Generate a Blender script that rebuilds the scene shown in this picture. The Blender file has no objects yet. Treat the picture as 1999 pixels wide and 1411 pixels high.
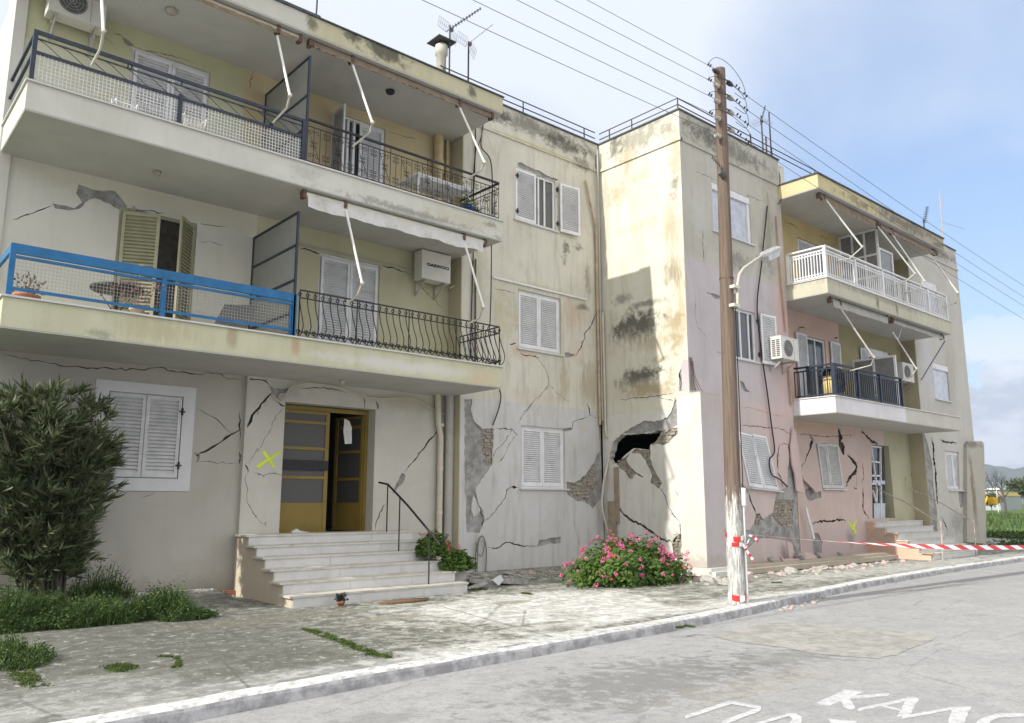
import bpy, bmesh, math, random
import numpy as np
from mathutils import Vector, Matrix
from mathutils.geometry import delaunay_2d_cdt
SC = bpy.context.scene
COL = SC.collection
rnd = random.Random(7)
# ------------------------------------------------------------------ camera
CAMZ = 1.55
FPX, YAW, PITCH, ROLL = 1567.0, math.radians(41.055), math.radians(9.95), math.radians(0.04)
def _rot():
    cy, sy, cp, sp = math.cos(YAW), math.sin(YAW), math.cos(PITCH), math.sin(PITCH)
    f = np.array([sy*cp, cy*cp, sp]); r = np.array([cy, -sy, 0.]); u = np.cross(r, f)
    cr, sr = math.cos(ROLL), math.sin(ROLL)
    return np.array([cr*r+sr*u, -sr*r+cr*u, f])
RM = _rot()
cd = bpy.data.cameras.new("camera"); cam = bpy.data.objects.new("camera", cd); COL.objects.link(cam)
cd.sensor_width = 36.0; cd.lens = FPX/1999*36.0; cd.clip_start = .05; cd.clip_end = 9000
m = Matrix.Identity(4)
for i in range(3):
    m[i][0] = RM[0][i]; m[i][1] = RM[1][i]; m[i][2] = -RM[2][i]
m[0][3], m[1][3], m[2][3] = 0, 0, CAMZ
cam.matrix_world = m
SC.camera = cam
# ------------------------------------------------------------------ light
SC.view_settings.view_transform = 'Standard'; SC.view_settings.look = 'None'
SC.view_settings.gamma = 1.0; SC.view_settings.use_curve_mapping = False
SC.view_settings.exposure = 0.60
EL = math.radians(33)
sun_from = Vector((-math.cos(EL), 0.035, math.sin(EL))).normalized()
sl = bpy.data.lights.new("sun", 'SUN'); so = bpy.data.objects.new("sun", sl); COL.objects.link(so)
sl.energy = 3.4; sl.angle = math.radians(.6); sl.color = (1.0, .96, .89)
so.rotation_euler = sun_from.to_track_quat('Z', 'Y').to_euler()
W = bpy.data.worlds.new("World"); SC.world = W; W.use_nodes = True
nt = W.node_tree; nt.nodes.clear()
def N(nt, t, **k):
    n = nt.nodes.new(t)
    for a, b in k.items():
        if a in ('loc',): continue
        setattr(n, a, b)
    return n
out = N(nt, 'ShaderNodeOutputWorld'); bg = N(nt, 'ShaderNodeBackground'); bg.inputs[1].default_value = 0.15
sky = N(nt, 'ShaderNodeTexSky', sky_type='NISHITA', sun_disc=False)
sky.sun_elevation = EL; sky.sun_rotation = math.radians(-90); sky.altitude = 0; sky.air_density = 1.0; sky.dust_density = 1.2; sky.ozone_density = 1.0
tc = N(nt, 'ShaderNodeTexCoord')
sep = N(nt, 'ShaderNodeSeparateXYZ'); nt.links.new(tc.outputs['Generated'], sep.inputs[0])
def M2(nt, op, a, b=None, clamp=False):
    n = nt.nodes.new('ShaderNodeMath'); n.operation = op; n.use_clamp = clamp
    for i, v in enumerate((a, b)):
        if v is None: continue
        if isinstance(v, (int, float)): n.inputs[i].default_value = v
        else: nt.links.new(v, n.inputs[i])
    return n.outputs[0]
def MR(nt, v, a, b, c=0., d=1., smooth=True):
    n = nt.nodes.new('ShaderNodeMapRange'); n.clamp = True
    if smooth: n.interpolation_type = 'SMOOTHSTEP'
    nt.links.new(v, n.inputs[0])
    n.inputs[1].default_value, n.inputs[2].default_value, n.inputs[3].default_value, n.inputs[4].default_value = a, b, c, d
    return n.outputs[0]
def NOISE(nt, vec, scale, detail=5, rough=.55, dist=0.):
    n = nt.nodes.new('ShaderNodeTexNoise'); n.inputs['Scale'].default_value = scale; n.inputs['Detail'].default_value = detail
    n.inputs['Roughness'].default_value = rough; n.inputs['Distortion'].default_value = dist
    if vec is not None: nt.links.new(vec, n.inputs['Vector'])
    return n.outputs['Fac']
def MAPV(nt, vec, scale=(1, 1, 1), loc=(0, 0, 0), rot=(0, 0, 0)):
    n = nt.nodes.new('ShaderNodeMapping'); n.inputs['Scale'].default_value = scale; n.inputs['Location'].default_value = loc; n.inputs['Rotation'].default_value = rot
    nt.links.new(vec, n.inputs['Vector']); return n.outputs[0]
def MIX(nt, f, a, b, mode='MIX'):
    n = nt.nodes.new('ShaderNodeMix'); n.data_type = 'RGBA'; n.blend_type = mode; n.clamp_factor = True
    for s, v in ((n.inputs[0], f), (n.inputs[6], a), (n.inputs[7], b)):
        if isinstance(v, (int, float)): s.default_value = v
        elif isinstance(v, (tuple, list)): s.default_value = (*v[:3], 1)
        else: nt.links.new(v, s)
    return n.outputs[2]
zc = M2(nt, 'ADD', sep.outputs['Z'], .14)
zc = M2(nt, 'MAXIMUM', zc, .05)
px_ = M2(nt, 'DIVIDE', sep.outputs['X'], zc); py_ = M2(nt, 'DIVIDE', sep.outputs['Y'], zc)
cmb = N(nt, 'ShaderNodeCombineXYZ'); nt.links.new(px_, cmb.inputs[0]); nt.links.new(py_, cmb.inputs[1])
n1 = NOISE(nt, MAPV(nt, cmb.outputs[0], (.42, .6, 1), (3.1, 1.7, 0), (0, 0, .5)), 1.0, 7, .52, .5)
# thin high veil, thicker toward the sun (-X) and overhead
azi = M2(nt, 'MULTIPLY_ADD', sep.outputs['X'], -.22); 
veil = M2(nt, 'ADD', n1, azi)
veil = MR(nt, veil, .28, .60, .12, 1.0)
# low cumulus bank
n2 = NOISE(nt, MAPV(nt, tc.outputs['Generated'], (1, 1, 1.5), (.37, .2, 0)), 13, 12, .52, .1)
low = MR(nt, sep.outputs['Z'], .10, .25, 1., 0.)
cum = M2(nt, 'ADD', n2, M2(nt, 'MULTIPLY', low, .32))
cum = MR(nt, cum, .63, .655, 0., 1.)
cum = M2(nt, 'MULTIPLY', cum, low)
n3 = NOISE(nt, MAPV(nt, tc.outputs['Generated'], (1, 1, 2.6), (.1, .5, .3)), 9, 6, .6)
ccol = MIX(nt, MR(nt, M2(nt, 'ADD', n3, M2(nt, 'MULTIPLY', sep.outputs['Z'], 1.3)), .52, .74), (2.9, 3.2, 3.8), (5.0, 5.1, 5.2))
side = M2(nt, 'ADD', M2(nt, 'MULTIPLY', sep.outputs['X'], .62), M2(nt, 'MULTIPLY', sep.outputs['Y'], .78))
def toward(px, py, a, b):
    d = RM.T @ np.array([(px-999.5)/FPX, -(py-705.5)/FPX, 1.]); d = d/np.linalg.norm(d)
    v = nt.nodes.new('ShaderNodeVectorMath'); v.operation = 'DOT_PRODUCT'; v.inputs[1].default_value = d.tolist(); nt.links.new(tc.outputs['Generated'], v.inputs[0]); return MR(nt, v.outputs['Value'], a, b)
nW = NOISE(nt, MAPV(nt, cmb.outputs[0], (.5, 1.1, 1), (1.3, .7, 0), (0, 0, -.6)), 1.6, 6, .5, .4)
gap = M2(nt, 'MULTIPLY', toward(1830, 260, .955, .999), .80); gap2 = M2(nt, 'MULTIPLY', toward(1975, 600, .985, .9995), .9)
lowgap = M2(nt, 'MULTIPLY', MR(nt, sep.outputs['Z'], .24, .16), MR(nt, sep.outputs['X'], .75, .93, 0, 1.1))
vw = M2(nt, 'ADD', M2(nt, 'SUBTRACT', M2(nt, 'SUBTRACT', 1.02, lowgap), M2(nt, 'ADD', gap, gap2)), M2(nt, 'MULTIPLY', M2(nt, 'SUBTRACT', nW, .5), 1.7))
vw = MR(nt, vw, .05, 1.05, .05, 1., False)
vcol = MIX(nt, MR(nt, side, -.25, .45), (7.1, 6.9, 6.7), (4.0, 4.25, 4.7))  # unseen veil behind the camera brightened and warmed to fill the shaded facades
c1 = MIX(nt, vw, MIX(nt, .35, sky.outputs[0], (1.2, 2.15, 4.0)), vcol)
c1 = MIX(nt, cum, c1, ccol)
nt.links.new(c1, bg.inputs[0]); nt.links.new(bg.outputs[0], out.inputs[0])
# ------------------------------------------------------------------ pixel to point on a real plane
def P(x, y, ax, v):
    d = RM.T @ np.array([(x-999.5)/FPX, -(y-705.5)/FPX, 1.]); c = np.array([0, 0, CAMZ])
    return Vector((c + d*(v-c[ax])/d[ax]).tolist())
def cr(ox, oy, s, pts): return [(ox+a/s, oy+b/s) for a, b in pts]
# ------------------------------------------------------------------ materials
MATS = {}
def new_mat(name):
    mt = bpy.data.materials.new(name); mt.use_nodes = True; t = mt.node_tree; t.nodes.clear()
    o = t.nodes.new('ShaderNodeOutputMaterial'); b = t.nodes.new('ShaderNodeBsdfPrincipled'); t.links.new(b.outputs[0], o.inputs[0])
    return mt, t, b
def simple(name, col, rough=.6, metal=0., var=.12, scale=6., bump=0., spec=.4, dirt=None, dscale=3., streak=False):
    if name in MATS: return MATS[name]
    mt, t, b = new_mat(name)
    g = t.nodes.new('ShaderNodeNewGeometry').outputs['Position']
    f = NOISE(t, g, scale, 5, .6)
    dk = tuple(c*(1-var) for c in col); lt = tuple(min(1, c*(1+var)) for c in col)
    c = MIX(t, MR(t, f, .3, .7), dk, lt)
    if dirt:
        gg = MAPV(t, g, (3, 3, .35) if streak else (1, 1, 1))
        f2 = NOISE(t, gg, dscale, 6, .65)
        c = MIX(t, MR(t, f2, dirt[1], dirt[1]+.18, 0, dirt[2]), c, dirt[0])
    t.links.new(c, b.inputs['Base Color']); b.inputs['Roughness'].default_value = rough; b.inputs['Metallic'].default_value = metal
    b.inputs['Specular IOR Level'].default_value = spec
    if bump:
        bn = t.nodes.new('ShaderNodeBump'); bn.inputs['Strength'].default_value = bump; bn.inputs['Distance'].default_value = .02
        t.links.new(NOISE(t, g, scale*5, 6, .7), bn.inputs['Height']); t.links.new(bn.outputs[0], b.inputs['Normal'])
    MATS[name] = mt; return mt
def plaster(name, base, zones=(), blobs=(), axis='X', grime=.5, grimecol=(.23, .22, .17), mott=.09):
    """zones: (coord 'X'/'Z', threshold, sign, colour); blobs: (u, z, ru, rz, colour, strength, breakup, streak)"""
    if name in MATS: return MATS[name]
    mt, t, b = new_mat(name)
    g = t.nodes.new('ShaderNodeNewGeometry').outputs['Position']
    s = t.nodes.new('ShaderNodeSeparateXYZ'); t.links.new(g, s.inputs[0])
    wob = NOISE(t, g, 2.2, 5, .6)
    c = base
    for co, th, sg, col in zones:
        v = s.outputs[co]
        v = M2(t, 'ADD', v, M2(t, 'MULTIPLY', M2(t, 'SUBTRACT', wob, .5), .03))
        f = MR(t, v, th-.006, th+.006, 0. if sg > 0 else 1., 1. if sg > 0 else 0., False)
        c = MIX(t, f, c, col)
    nA = NOISE(t, g, .9, 6, .6, .6); nB = NOISE(t, MAPV(t, g, (4.5, 4.5, .5)), 1.6, 5, .6); nC = NOISE(t, g, 14, 5, .65); nD = NOISE(t, g, 4.3, 12, .74, .35)
    nE = NOISE(t, MAPV(t, g, (7, 7, 1.5)), 1.7, 10, .76)
    c = MIX(t, MR(t, nA, .35, .7, 0, mott*2.4), c, tuple(x*.55 for x in grimecol) if False else (.52, .50, .42), 'MULTIPLY')
    c = MIX(t, MR(t, nB, .46, .74, 0, grime*.75), c, grimecol)
    c = MIX(t, MR(t, nD, .57, .74, 0, grime*.9), c, grimecol)
    c = MIX(t, MR(t, NOISE(t, MAPV(t, g, (1, 1, .8), (5, 5, 5)), 1.3, 9, .7), .54, .70, 0, grime*.75), c, (.42, .36, .25))
    c = MIX(t, MR(t, nC, .55, .8, 0, grime*.22), c, grimecol)
    U = s.outputs[axis]
    for (u, z, ru, rz, col, st, br, stk) in blobs:
        du = M2(t, 'DIVIDE', M2(t, 'SUBTRACT', U, u), ru); dz = M2(t, 'DIVIDE', M2(t, 'SUBTRACT', s.outputs['Z'], z), rz)
        d = M2(t, 'SQRT', M2(t, 'ADD', M2(t, 'MULTIPLY', du, du), M2(t, 'MULTIPLY', dz, dz)))
        f = M2(t, 'SUBTRACT', 1.0, d)
        f = M2(t, 'ADD', f, M2(t, 'MULTIPLY', M2(t, 'SUBTRACT', nE if stk else nD, .52), br*4.0))
        f = M2(t, 'MULTIPLY', MR(t, f, -.1, .75, 0, st), MR(t, d, .8, 1.5, 1, 0))
        c = MIX(t, f, c, col)
    t.links.new(c, b.inputs['Base Color']); b.inputs['Roughness'].default_value = .88; b.inputs['Specular IOR Level'].default_value = .25
    bn = t.nodes.new('ShaderNodeBump'); bn.inputs['Strength'].default_value = .35; bn.inputs['Distance'].default_value = .012
    hh = M2(t, 'ADD', NOISE(t, g, 60, 4, .6), M2(t, 'MULTIPLY', nA, 3.)); t.links.new(hh, bn.inputs['Height']); t.links.new(bn.outputs[0], b.inputs['Normal'])
    MATS[name] = mt; return mt
WHITE = simple('white_aluminium', (.68, .685, .70), .5, 0, .06, 3, dirt=((.44, .43, .38), .50, .5), dscale=5)
WHITEW = simple('white_plastic', (.66, .66, .66), .45, 0, .05, 4, dirt=((.42, .40, .34), .5, .4))
CREAMM = simple('cream_enamel', (.62, .60, .50), .5, 0, .08, 5, dirt=((.32, .30, .24), .5, .4))
NAVY = simple('navy_enamel', (.018, .028, .05), .45, 0, .3, 10)
BLACKI = simple('black_iron', (.018, .018, .022), .6, 0, .4, 20, dirt=((.12, .07, .045), .6, .35))
BLUE = simple('blue_enamel', (.012, .125, .29), .55, 0, .15, 4, dirt=((.05, .12, .20), .54, .6))
RUST = simple('rusty_steel', (.12, .075, .055), .8, 0, .4, 25, .2)
COPPER = simple('terracotta_pipe', (.46, .28, .19), .65, 0, .15, 8)
ROOFT = simple('bitumen_flashing', (.07, .075, .08), .8, 0, .3, 9)
MARBLE = simple('worn_marble', (.56, .555, .54), .55, 0, .05, 5, dirt=((.36, .34, .28), .56, .4), dscale=2.6)
TREAD = simple('marble_nosing', (.54, .52, .46), .6, 0, .08, 5, dirt=((.30, .24, .15), .50, .6), dscale=4)
CONC = simple('exposed_concrete', (.30, .295, .285), .95, 0, .26, 5, .8, .2, dirt=((.17, .165, .15), .5, .7), dscale=7)
CHIP = simple('bare_render', (.46, .43, .38), .95, 0, .2, 12, .4)
DARK = simple('recess_shade_colour', (.085, .078, .068), 1.0, 0, .3, 9)  # near-black colour stands in for the shade in cracks and behind openings
ROOM = simple('room_shade_colour', (.06, .058, .055), 1.0)  # near-black walls carry the rooms' darkness in their colour
WOOD = simple('weathered_wood', (.27, .18, .12), .85, 0, .25, 9, .4, .2, dirt=((.12, .08, .055), .5, .6), dscale=2.5, streak=True)
GREYW = simple('grey_plank', (.33, .32, .31), .9, 0, .25, 9, .4, .2)
BOARD = simple('tan_board', (.31, .25, .185), .9, 0, .15, 6, .2, .2, dirt=((.2, .15, .1), .55, .5))
OCHRE = simple('ochre_door_paint', (.215, .15, .028), .5, 0, .12, 3, dirt=((.2, .12, .02), .5, .5))
OLIVE = simple('olive_louvre_paint', (.33, .32, .21), .6, 0, .08, 5, dirt=((.2, .18, .11), .55, .4))
BLACKC = simple('black_cable', (.012, .012, .014), .5)
PIPEC = simple('cream_pipe', (.56, .52, .40), .6, 0, .08, 3, dirt=((.3, .27, .2), .52, .5))
GREYP = simple('grey_pvc', (.42, .41, .38), .6, 0, .08, 3, dirt=((.25, .24, .2), .5, .5))
FABRIC = simple('awning_fabric', (.58, .57, .55), .9, 0, .08, 6, dirt=((.3, .28, .23), .5, .6))
BROWNM = simple('brown_awning_fabric', (.22, .17, .12), .9, 0, .2, 6, dirt=((.1, .08, .06), .5, .6))
PIN = simple('pinkish_plaster_back', (.50, .42, .40), .9, 0, .1, 6, .5)
TAPEW = simple('tape_white', (.82, .82, .82), .4, 0, .02)
TAPER = simple('tape_red', (.62, .035, .03), .4, 0, .05)
DKWIRE = simple('wire_mesh_grey', (.34, .34, .33), .5, 0, .1)
WHWIRE = simple('wire_mesh_white', (.62, .63, .62), .5, 0, .1)
YEL = simple('fluorescent_spray', (.62, .78, .03), .6, 0, .1)
def glassmat(name, tint=(.05, .06, .065), rough=.08):
    if name in MATS: return MATS[name]
    mt, t, b = new_mat(name); b.inputs['Base Color'].default_value = (*tint, 1); b.inputs['Roughness'].default_value = rough
    b.inputs['Specular IOR Level'].default_value = .8
    MATS[name] = mt; return mt
GLASS = glassmat('window_glass'); FROST = glassmat('frosted_door_glass', (.055, .053, .05), .6)
def brickmat():
    mt, t, b = new_mat('rubble_brick')
    g = t.nodes.new('ShaderNodeNewGeometry').outputs['Position']
    v = t.nodes.new('ShaderNodeTexVoronoi'); v.inputs['Scale'].default_value = 7.5; t.links.new(MAPV(t, g, (1, 1, 1.6)), v.inputs['Vector'])
    c = MIX(t, NOISE(t, g, 6, 5, .6), (.26, .215, .165), (.48, .41, .32))
    vb = t.nodes.new('ShaderNodeRGBToBW'); t.links.new(v.outputs['Color'], vb.inputs[0]); c = MIX(t, MR(t, vb.outputs[0], .3, .7, 0, .5), c, (.50, .40, .30))
    c = MIX(t, MR(t, t.nodes.new('ShaderNodeNewGeometry').outputs['Random Per Island'], 0, 1, 0, .7), c, (.48, .44, .37)); c = MIX(t, MR(t, NOISE(t, g, 9, 6, .7), .44, .62, 0, .8), c, (.31, .30, .28))
    t.links.new(c, b.inputs['Base Color']); b.inputs['Roughness'].default_value = .95
    bn = t.nodes.new('ShaderNodeBump'); bn.inputs['Strength'].default_value = 1.; bn.inputs['Distance'].default_value = .05
    t.links.new(M2(t, 'ADD', v.outputs['Distance'], NOISE(t, g, 30, 4, .7)), bn.inputs['Height']); t.links.new(bn.outputs[0], b.inputs['Normal'])
    return mt
BRICK = brickmat()
# ------------------------------------------------------------------ mesh builder
class MB:
    def __init__(s): s.v = []; s.f = []; s.mi = []; s.sm = []; s.cur = 0
    def add(s, vs, fs, smooth=False):
        o = len(s.v); s.v += [Vector(x) for x in vs]; s.f += [[i+o for i in f] for f in fs]; s.mi += [s.cur]*len(fs); s.sm += [smooth]*len(fs)
    def quad(s, a, b, c, d): s.add([a, b, c, d], [[0, 1, 2, 3]])
    def box(s, x0, x1, y0, y1, z0, z1):
        s.obox(Vector((x0, y0, z0)), Vector((x1-x0, 0, 0)), Vector((0, y1-y0, 0)), Vector((0, 0, z1-z0)))
    def obox(s, o, a, b, c):
        o, a, b, c = Vector(o), Vector(a), Vector(b), Vector(c)
        s.add([o, o+a, o+a+b, o+b, o+c, o+a+c, o+a+b+c, o+b+c], [[0, 3, 2, 1], [4, 5, 6, 7], [0, 1, 5, 4], [1, 2, 6, 5], [2, 3, 7, 6], [3, 0, 4, 7]])
    def tube(s, pts, r, n=6, cap=True, r2=None):
        pts = [Vector(p) for p in pts]; L = len(pts); rings = []
        up = None
        for i, p in enumerate(pts):
            d = (pts[min(i+1, L-1)]-pts[max(i-1, 0)])
            if d.length < 1e-9: d = Vector((0, 0, 1))
            d.normalize()
            if up is None: up = Vector((0, 0, 1)) if abs(d.z) < .9 else Vector((0, 1, 0))
            a = d.cross(up)
            if a.length < 1e-4: a = d.cross(Vector((1, 0, 0)))
            a.normalize(); b = d.cross(a).normalized()
            rr = r if r2 is None else r+(r2-r)*i/(L-1)
            rings.append([p+a*rr*math.cos(2*math.pi*k/n)+b*rr*math.sin(2*math.pi*k/n) for k in range(n)])
        vs = [v for rg in rings for v in rg]; fs = []
        for i in range(L-1):
            for k in range(n): fs.append([i*n+k, i*n+(k+1) % n, (i+1)*n+(k+1) % n, (i+1)*n+k])
        s.add(vs, fs, True)
        if cap: s.add(rings[0], [list(range(n))]); s.add(rings[-1], [list(range(n))[::-1]])
    def bar(s, a, b, w, h=None, up=(0, 0, 1)):
        a, b = Vector(a), Vector(b); h = h or w; d = (b-a); u = Vector(up)
        if abs(d.normalized().dot(u)) > .95: u = Vector((0, 1, 0))
        x = d.cross(u).normalized(); y = x.cross(d).normalized()
        s.obox(a-x*w/2-y*h/2, d, x*w, y*h)
    def lathe(s, c, prof, n=14):
        c = Vector(c); vs = [c+Vector((r*math.cos(2*math.pi*k/n), r*math.sin(2*math.pi*k/n), z)) for r, z in prof for k in range(n)]
        fs = [[i*n+k, i*n+(k+1) % n, (i+1)*n+(k+1) % n, (i+1)*n+k] for i in range(len(prof)-1) for k in range(n)]
        s.add(vs, fs, True)
    def build(s, name, mats, parent=None, base=None):
        me = bpy.data.meshes.new(name)
        if base is None:
            base = parent['_b'] if parent is not None and '_b' in parent else (0, 0, 0)
        base = Vector(base)
        me.from_pydata([tuple(v-base) for v in s.v], [], s.f)
        mats = mats if isinstance(mats, (list, tuple)) else [mats]
        for m_ in mats: me.materials.append(m_)
        me.polygons.foreach_set('material_index', s.mi); me.polygons.foreach_set('use_smooth', s.sm); me.update()
        o = bpy.data.objects.new(name, me); COL.objects.link(o)
        o['_b'] = list(base)
        if parent is not None: o.parent = parent
        else: o.location = base
        return o
def tag(o, label=None, cat=None, group=None, kind=None):
    if label: o['label'] = label
    if cat: o['category'] = cat
    if group: o['group'] = group
    if kind: o['kind'] = kind
    return o
def thing(name, base, label, cat, group=None):
    o = bpy.data.objects.new(name, None); COL.objects.link(o); o.location = base; o['_b'] = list(base); o.empty_display_size = .2
    return tag(o, label, cat, group)
def box(name, mat, parent, *a):
    b = MB(); b.box(*a); return b.build(name, mat, parent)
# ------------------------------------------------------------------ damaged wall sheet
def jag(poly, amp, step=.09, closed=True, seed=0):
    r = random.Random(seed); res = []; n = len(poly)
    for i in range(n if closed else n-1):
        a = Vector(poly[i]); b = Vector(poly[(i+1) % n]); L = (b-a).length; k = max(1, int(L/step))
        nn = Vector((-(b-a).y, (b-a).x)); nn = nn.normalized() if nn.length > 0 else nn
        for j in range(k):
            p = a.lerp(b, j/k)
            if j or closed: p = p+nn*r.uniform(-amp, amp)
            res.append(p)
    if not closed: res.append(Vector(poly[-1]))
    return res
def crackpoly(pts, w, seed):
    r = random.Random(seed); pts = jag(pts, .022, .07, False, seed); n = len(pts); A = []; B = []
    for i, p in enumerate(pts):
        d = pts[min(i+1, n-1)]-pts[max(i-1, 0)]
        if d.length < 1e-6: continue
        d.normalize(); nn = Vector((-d.y, d.x)); t = i/(n-1)
        ww = w*min(.7, .30+w*4)*r.uniform(.4, 1.45)*min(1, .25+4*min(t, 1-t))
        A.append(p+nn*ww); B.append(p-nn*ww)
    return A+B[::-1]
def wallsheet(parent, ax, v, outline, mat, holes=(), concrete=(), brick=(), islands=(), cracks=(), voids=(), reveal=.16, warp=None, seed=1, name='wall', crackmat=None):
    """ax: axis the sheet faces (0 or 1). pixel polygons are traced onto the sheet's plane; ('w', ...) lists are metres."""
    oa = 1-ax
    def conv(poly):
        if poly and poly[0] == 'w': return [Vector(p) for p in poly[1:]]
        res = []
        for x, y in poly:
            p = P(x, y, ax, v); res.append(Vector((p[oa], p[2])))
        return res
    polys = []; kinds = []
    o2 = conv(outline)
    def put(poly, k):
        if len(poly) >= 3: polys.append(poly); kinds.append(k)
    put(o2, 'wall')
    for h in holes: put(conv(h), 'open')
    for i, h in enumerate(voids): put(jag(conv(h), .02, .07, True, seed+i), 'void')
    for i, h in enumerate(islands): put(jag(conv(h), .012, .08, True, seed+i), 'island')
    for i, h in enumerate(brick): put(jag(conv(h), .03, .08, True, seed+31*i), 'brick')
    for i, h in enumerate(concrete): put(jag(conv(h), .018, .07, True, seed+17*i), 'concrete')
    for i, (c, w) in enumerate(cracks): put(crackpoly(conv(c), w, seed+7*i), 'crack')
    rc = random.Random(seed*13+5)
    for i, (c, w) in enumerate(cracks):
        cp = jag(conv(c), .022, .07, False, seed+7*i)
        for q in cp[1:-1]:
            if rc.random() < min(.45, .10+w*6):
                R = rc.uniform(.010, .022)+w*.55; off = Vector((rc.uniform(-1, 1), rc.uniform(-1, 1)))*R*.6
                put([q+off+Vector((math.cos(k*.9), math.sin(k*.9)))*R*rc.uniform(.5, 1.5) for k in range(7)], 'chip')
    vs = []; fs = []
    for p in polys:
        fs.append(list(range(len(vs), len(vs)+len(p)))); vs += [Vector((q.x, q.y)) for q in p]
    ov, oe, of, _, _, oo = delaunay_2d_cdt(vs, [], fs, 0, 1e-5)
    prec = ['open', 'void', 'crack', 'island', 'brick', 'concrete', 'chip', 'wall']
    dep = dict(open=reveal, void=.2, island=0., brick=.05, concrete=.028, chip=.012, crack=.07, wall=0.)
    def pt(i, d):
        a, z = ov[i]; dd = d
        if warp: da, dn = warp(a, z); a += da; dd = d+dn
        return Vector((a, v+dd, z)) if ax == 1 else Vector((v+dd, a, z))
    cen = np.array([[sum(ov[i].x for i in f)/len(f), sum(ov[i].y for i in f)/len(f)] for f in of])
    def inside(poly):
        a = np.array([(p.x, p.y) for p in poly]); c = np.roll(a, -1, 0); w = np.zeros(len(cen), int)
        for (x0, y0), (x1, y1) in zip(a, c):
            if y0 == y1: continue
            side = (x1-x0)*(cen[:, 1]-y0)-(cen[:, 0]-x0)*(y1-y0)
            w += ((y0 <= cen[:, 1]) & (y1 > cen[:, 1]) & (side > 0)).astype(int)-((y1 <= cen[:, 1]) & (y0 > cen[:, 1]) & (side < 0)).astype(int)
        return w != 0
    ins = [inside(p) for p in polys]
    kf = []
    for i in range(len(of)):
        if not ins[0][i]: kf.append(None); continue
        ks = set(kinds[j] for j in range(1, len(polys)) if ins[j][i]); k = 'wall'
        for q in prec:
            if q in ks: k = q; break
        kf.append(k)
    em = {}
    for i, f in enumerate(of):
        for j in range(len(f)):
            e = (f[j], f[(j+1) % len(f)]); em.setdefault(tuple(sorted(e)), []).append(i)
    # every separate patch or crack becomes its own object
    adj = {}
    for e, fl in em.items():
        if len(fl) == 2 and kf[fl[0]] == kf[fl[1]]: adj.setdefault(fl[0], []).append(fl[1]); adj.setdefault(fl[1], []).append(fl[0])
    comp = [-1]*len(of); nc = 0; ck = {}
    def tri(f): a, b_, c = (ov[q] for q in f[:3]); return abs((b_.x-a.x)*(c.y-a.y)-(c.x-a.x)*(b_.y-a.y))/2
    for i in range(len(of)):
        if comp[i] >= 0 or kf[i] not in ('brick', 'concrete', 'crack', 'chip'): continue
        st, mem = [i], []; comp[i] = nc
        while st:
            q = st.pop(); mem.append(q)
            for w_ in adj.get(q, ()):
                if comp[w_] < 0: comp[w_] = nc; st.append(w_)
        if kf[i] == 'chip':
            for q in mem: comp[q] = -2
        elif sum(tri(of[q]) for q in mem) < .0012:
            for q in mem: kf[q] = 'wall'; comp[q] = -1
        else: ck[nc] = kf[i]; nc += 1
    bs = {-1: MB(), -2: MB()}
    for c in ck: bs[c] = MB()
    for i, f in enumerate(of):
        k = kf[i]
        if k in (None, 'open', 'void'): continue
        bs[comp[i]].add([pt(q, dep[k]) for q in f], [list(range(len(f)))])
    for e, fl in em.items():
        ks = [kf[i] for i in fl]; cs = [comp[i] for i in fl]
        if len(ks) == 1: ks.append(None); cs.append(-1)
        d = [dep[k] if k is not None else .2 for k in ks]
        if ks[0] == ks[1] or abs(d[0]-d[1]) < 1e-6: continue
        s = 0 if d[0] < d[1] else 1
        if ks[s] in (None, 'open', 'void'): continue
        c = cs[s]
        if ks[1-s] in ('crack', 'brick', 'chip') and ks[s] in ('wall', 'island', 'chip'): c = cs[1-s]
        bs[c].quad(pt(e[0], d[s]), pt(e[1], d[s]), pt(e[1], d[1-s]), pt(e[0], d[1-s]))
    def winds(poly, x, z):
        w_ = 0
        for p, q in zip(poly, poly[1:]+poly[:1]):
            if p.y <= z < q.y and (q.x-p.x)*(z-p.y)-(x-p.x)*(q.y-p.y) > 0: w_ += 1
            elif q.y <= z < p.y and (q.x-p.x)*(z-p.y)-(x-p.x)*(q.y-p.y) < 0: w_ -= 1
        return w_ != 0
    rb = random.Random(seed)
    bpol = [p for p, k in zip(polys, kinds) if k == 'brick']; blk = [p for p, k in zip(polys, kinds) if k in ('open', 'void', 'island')]
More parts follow.
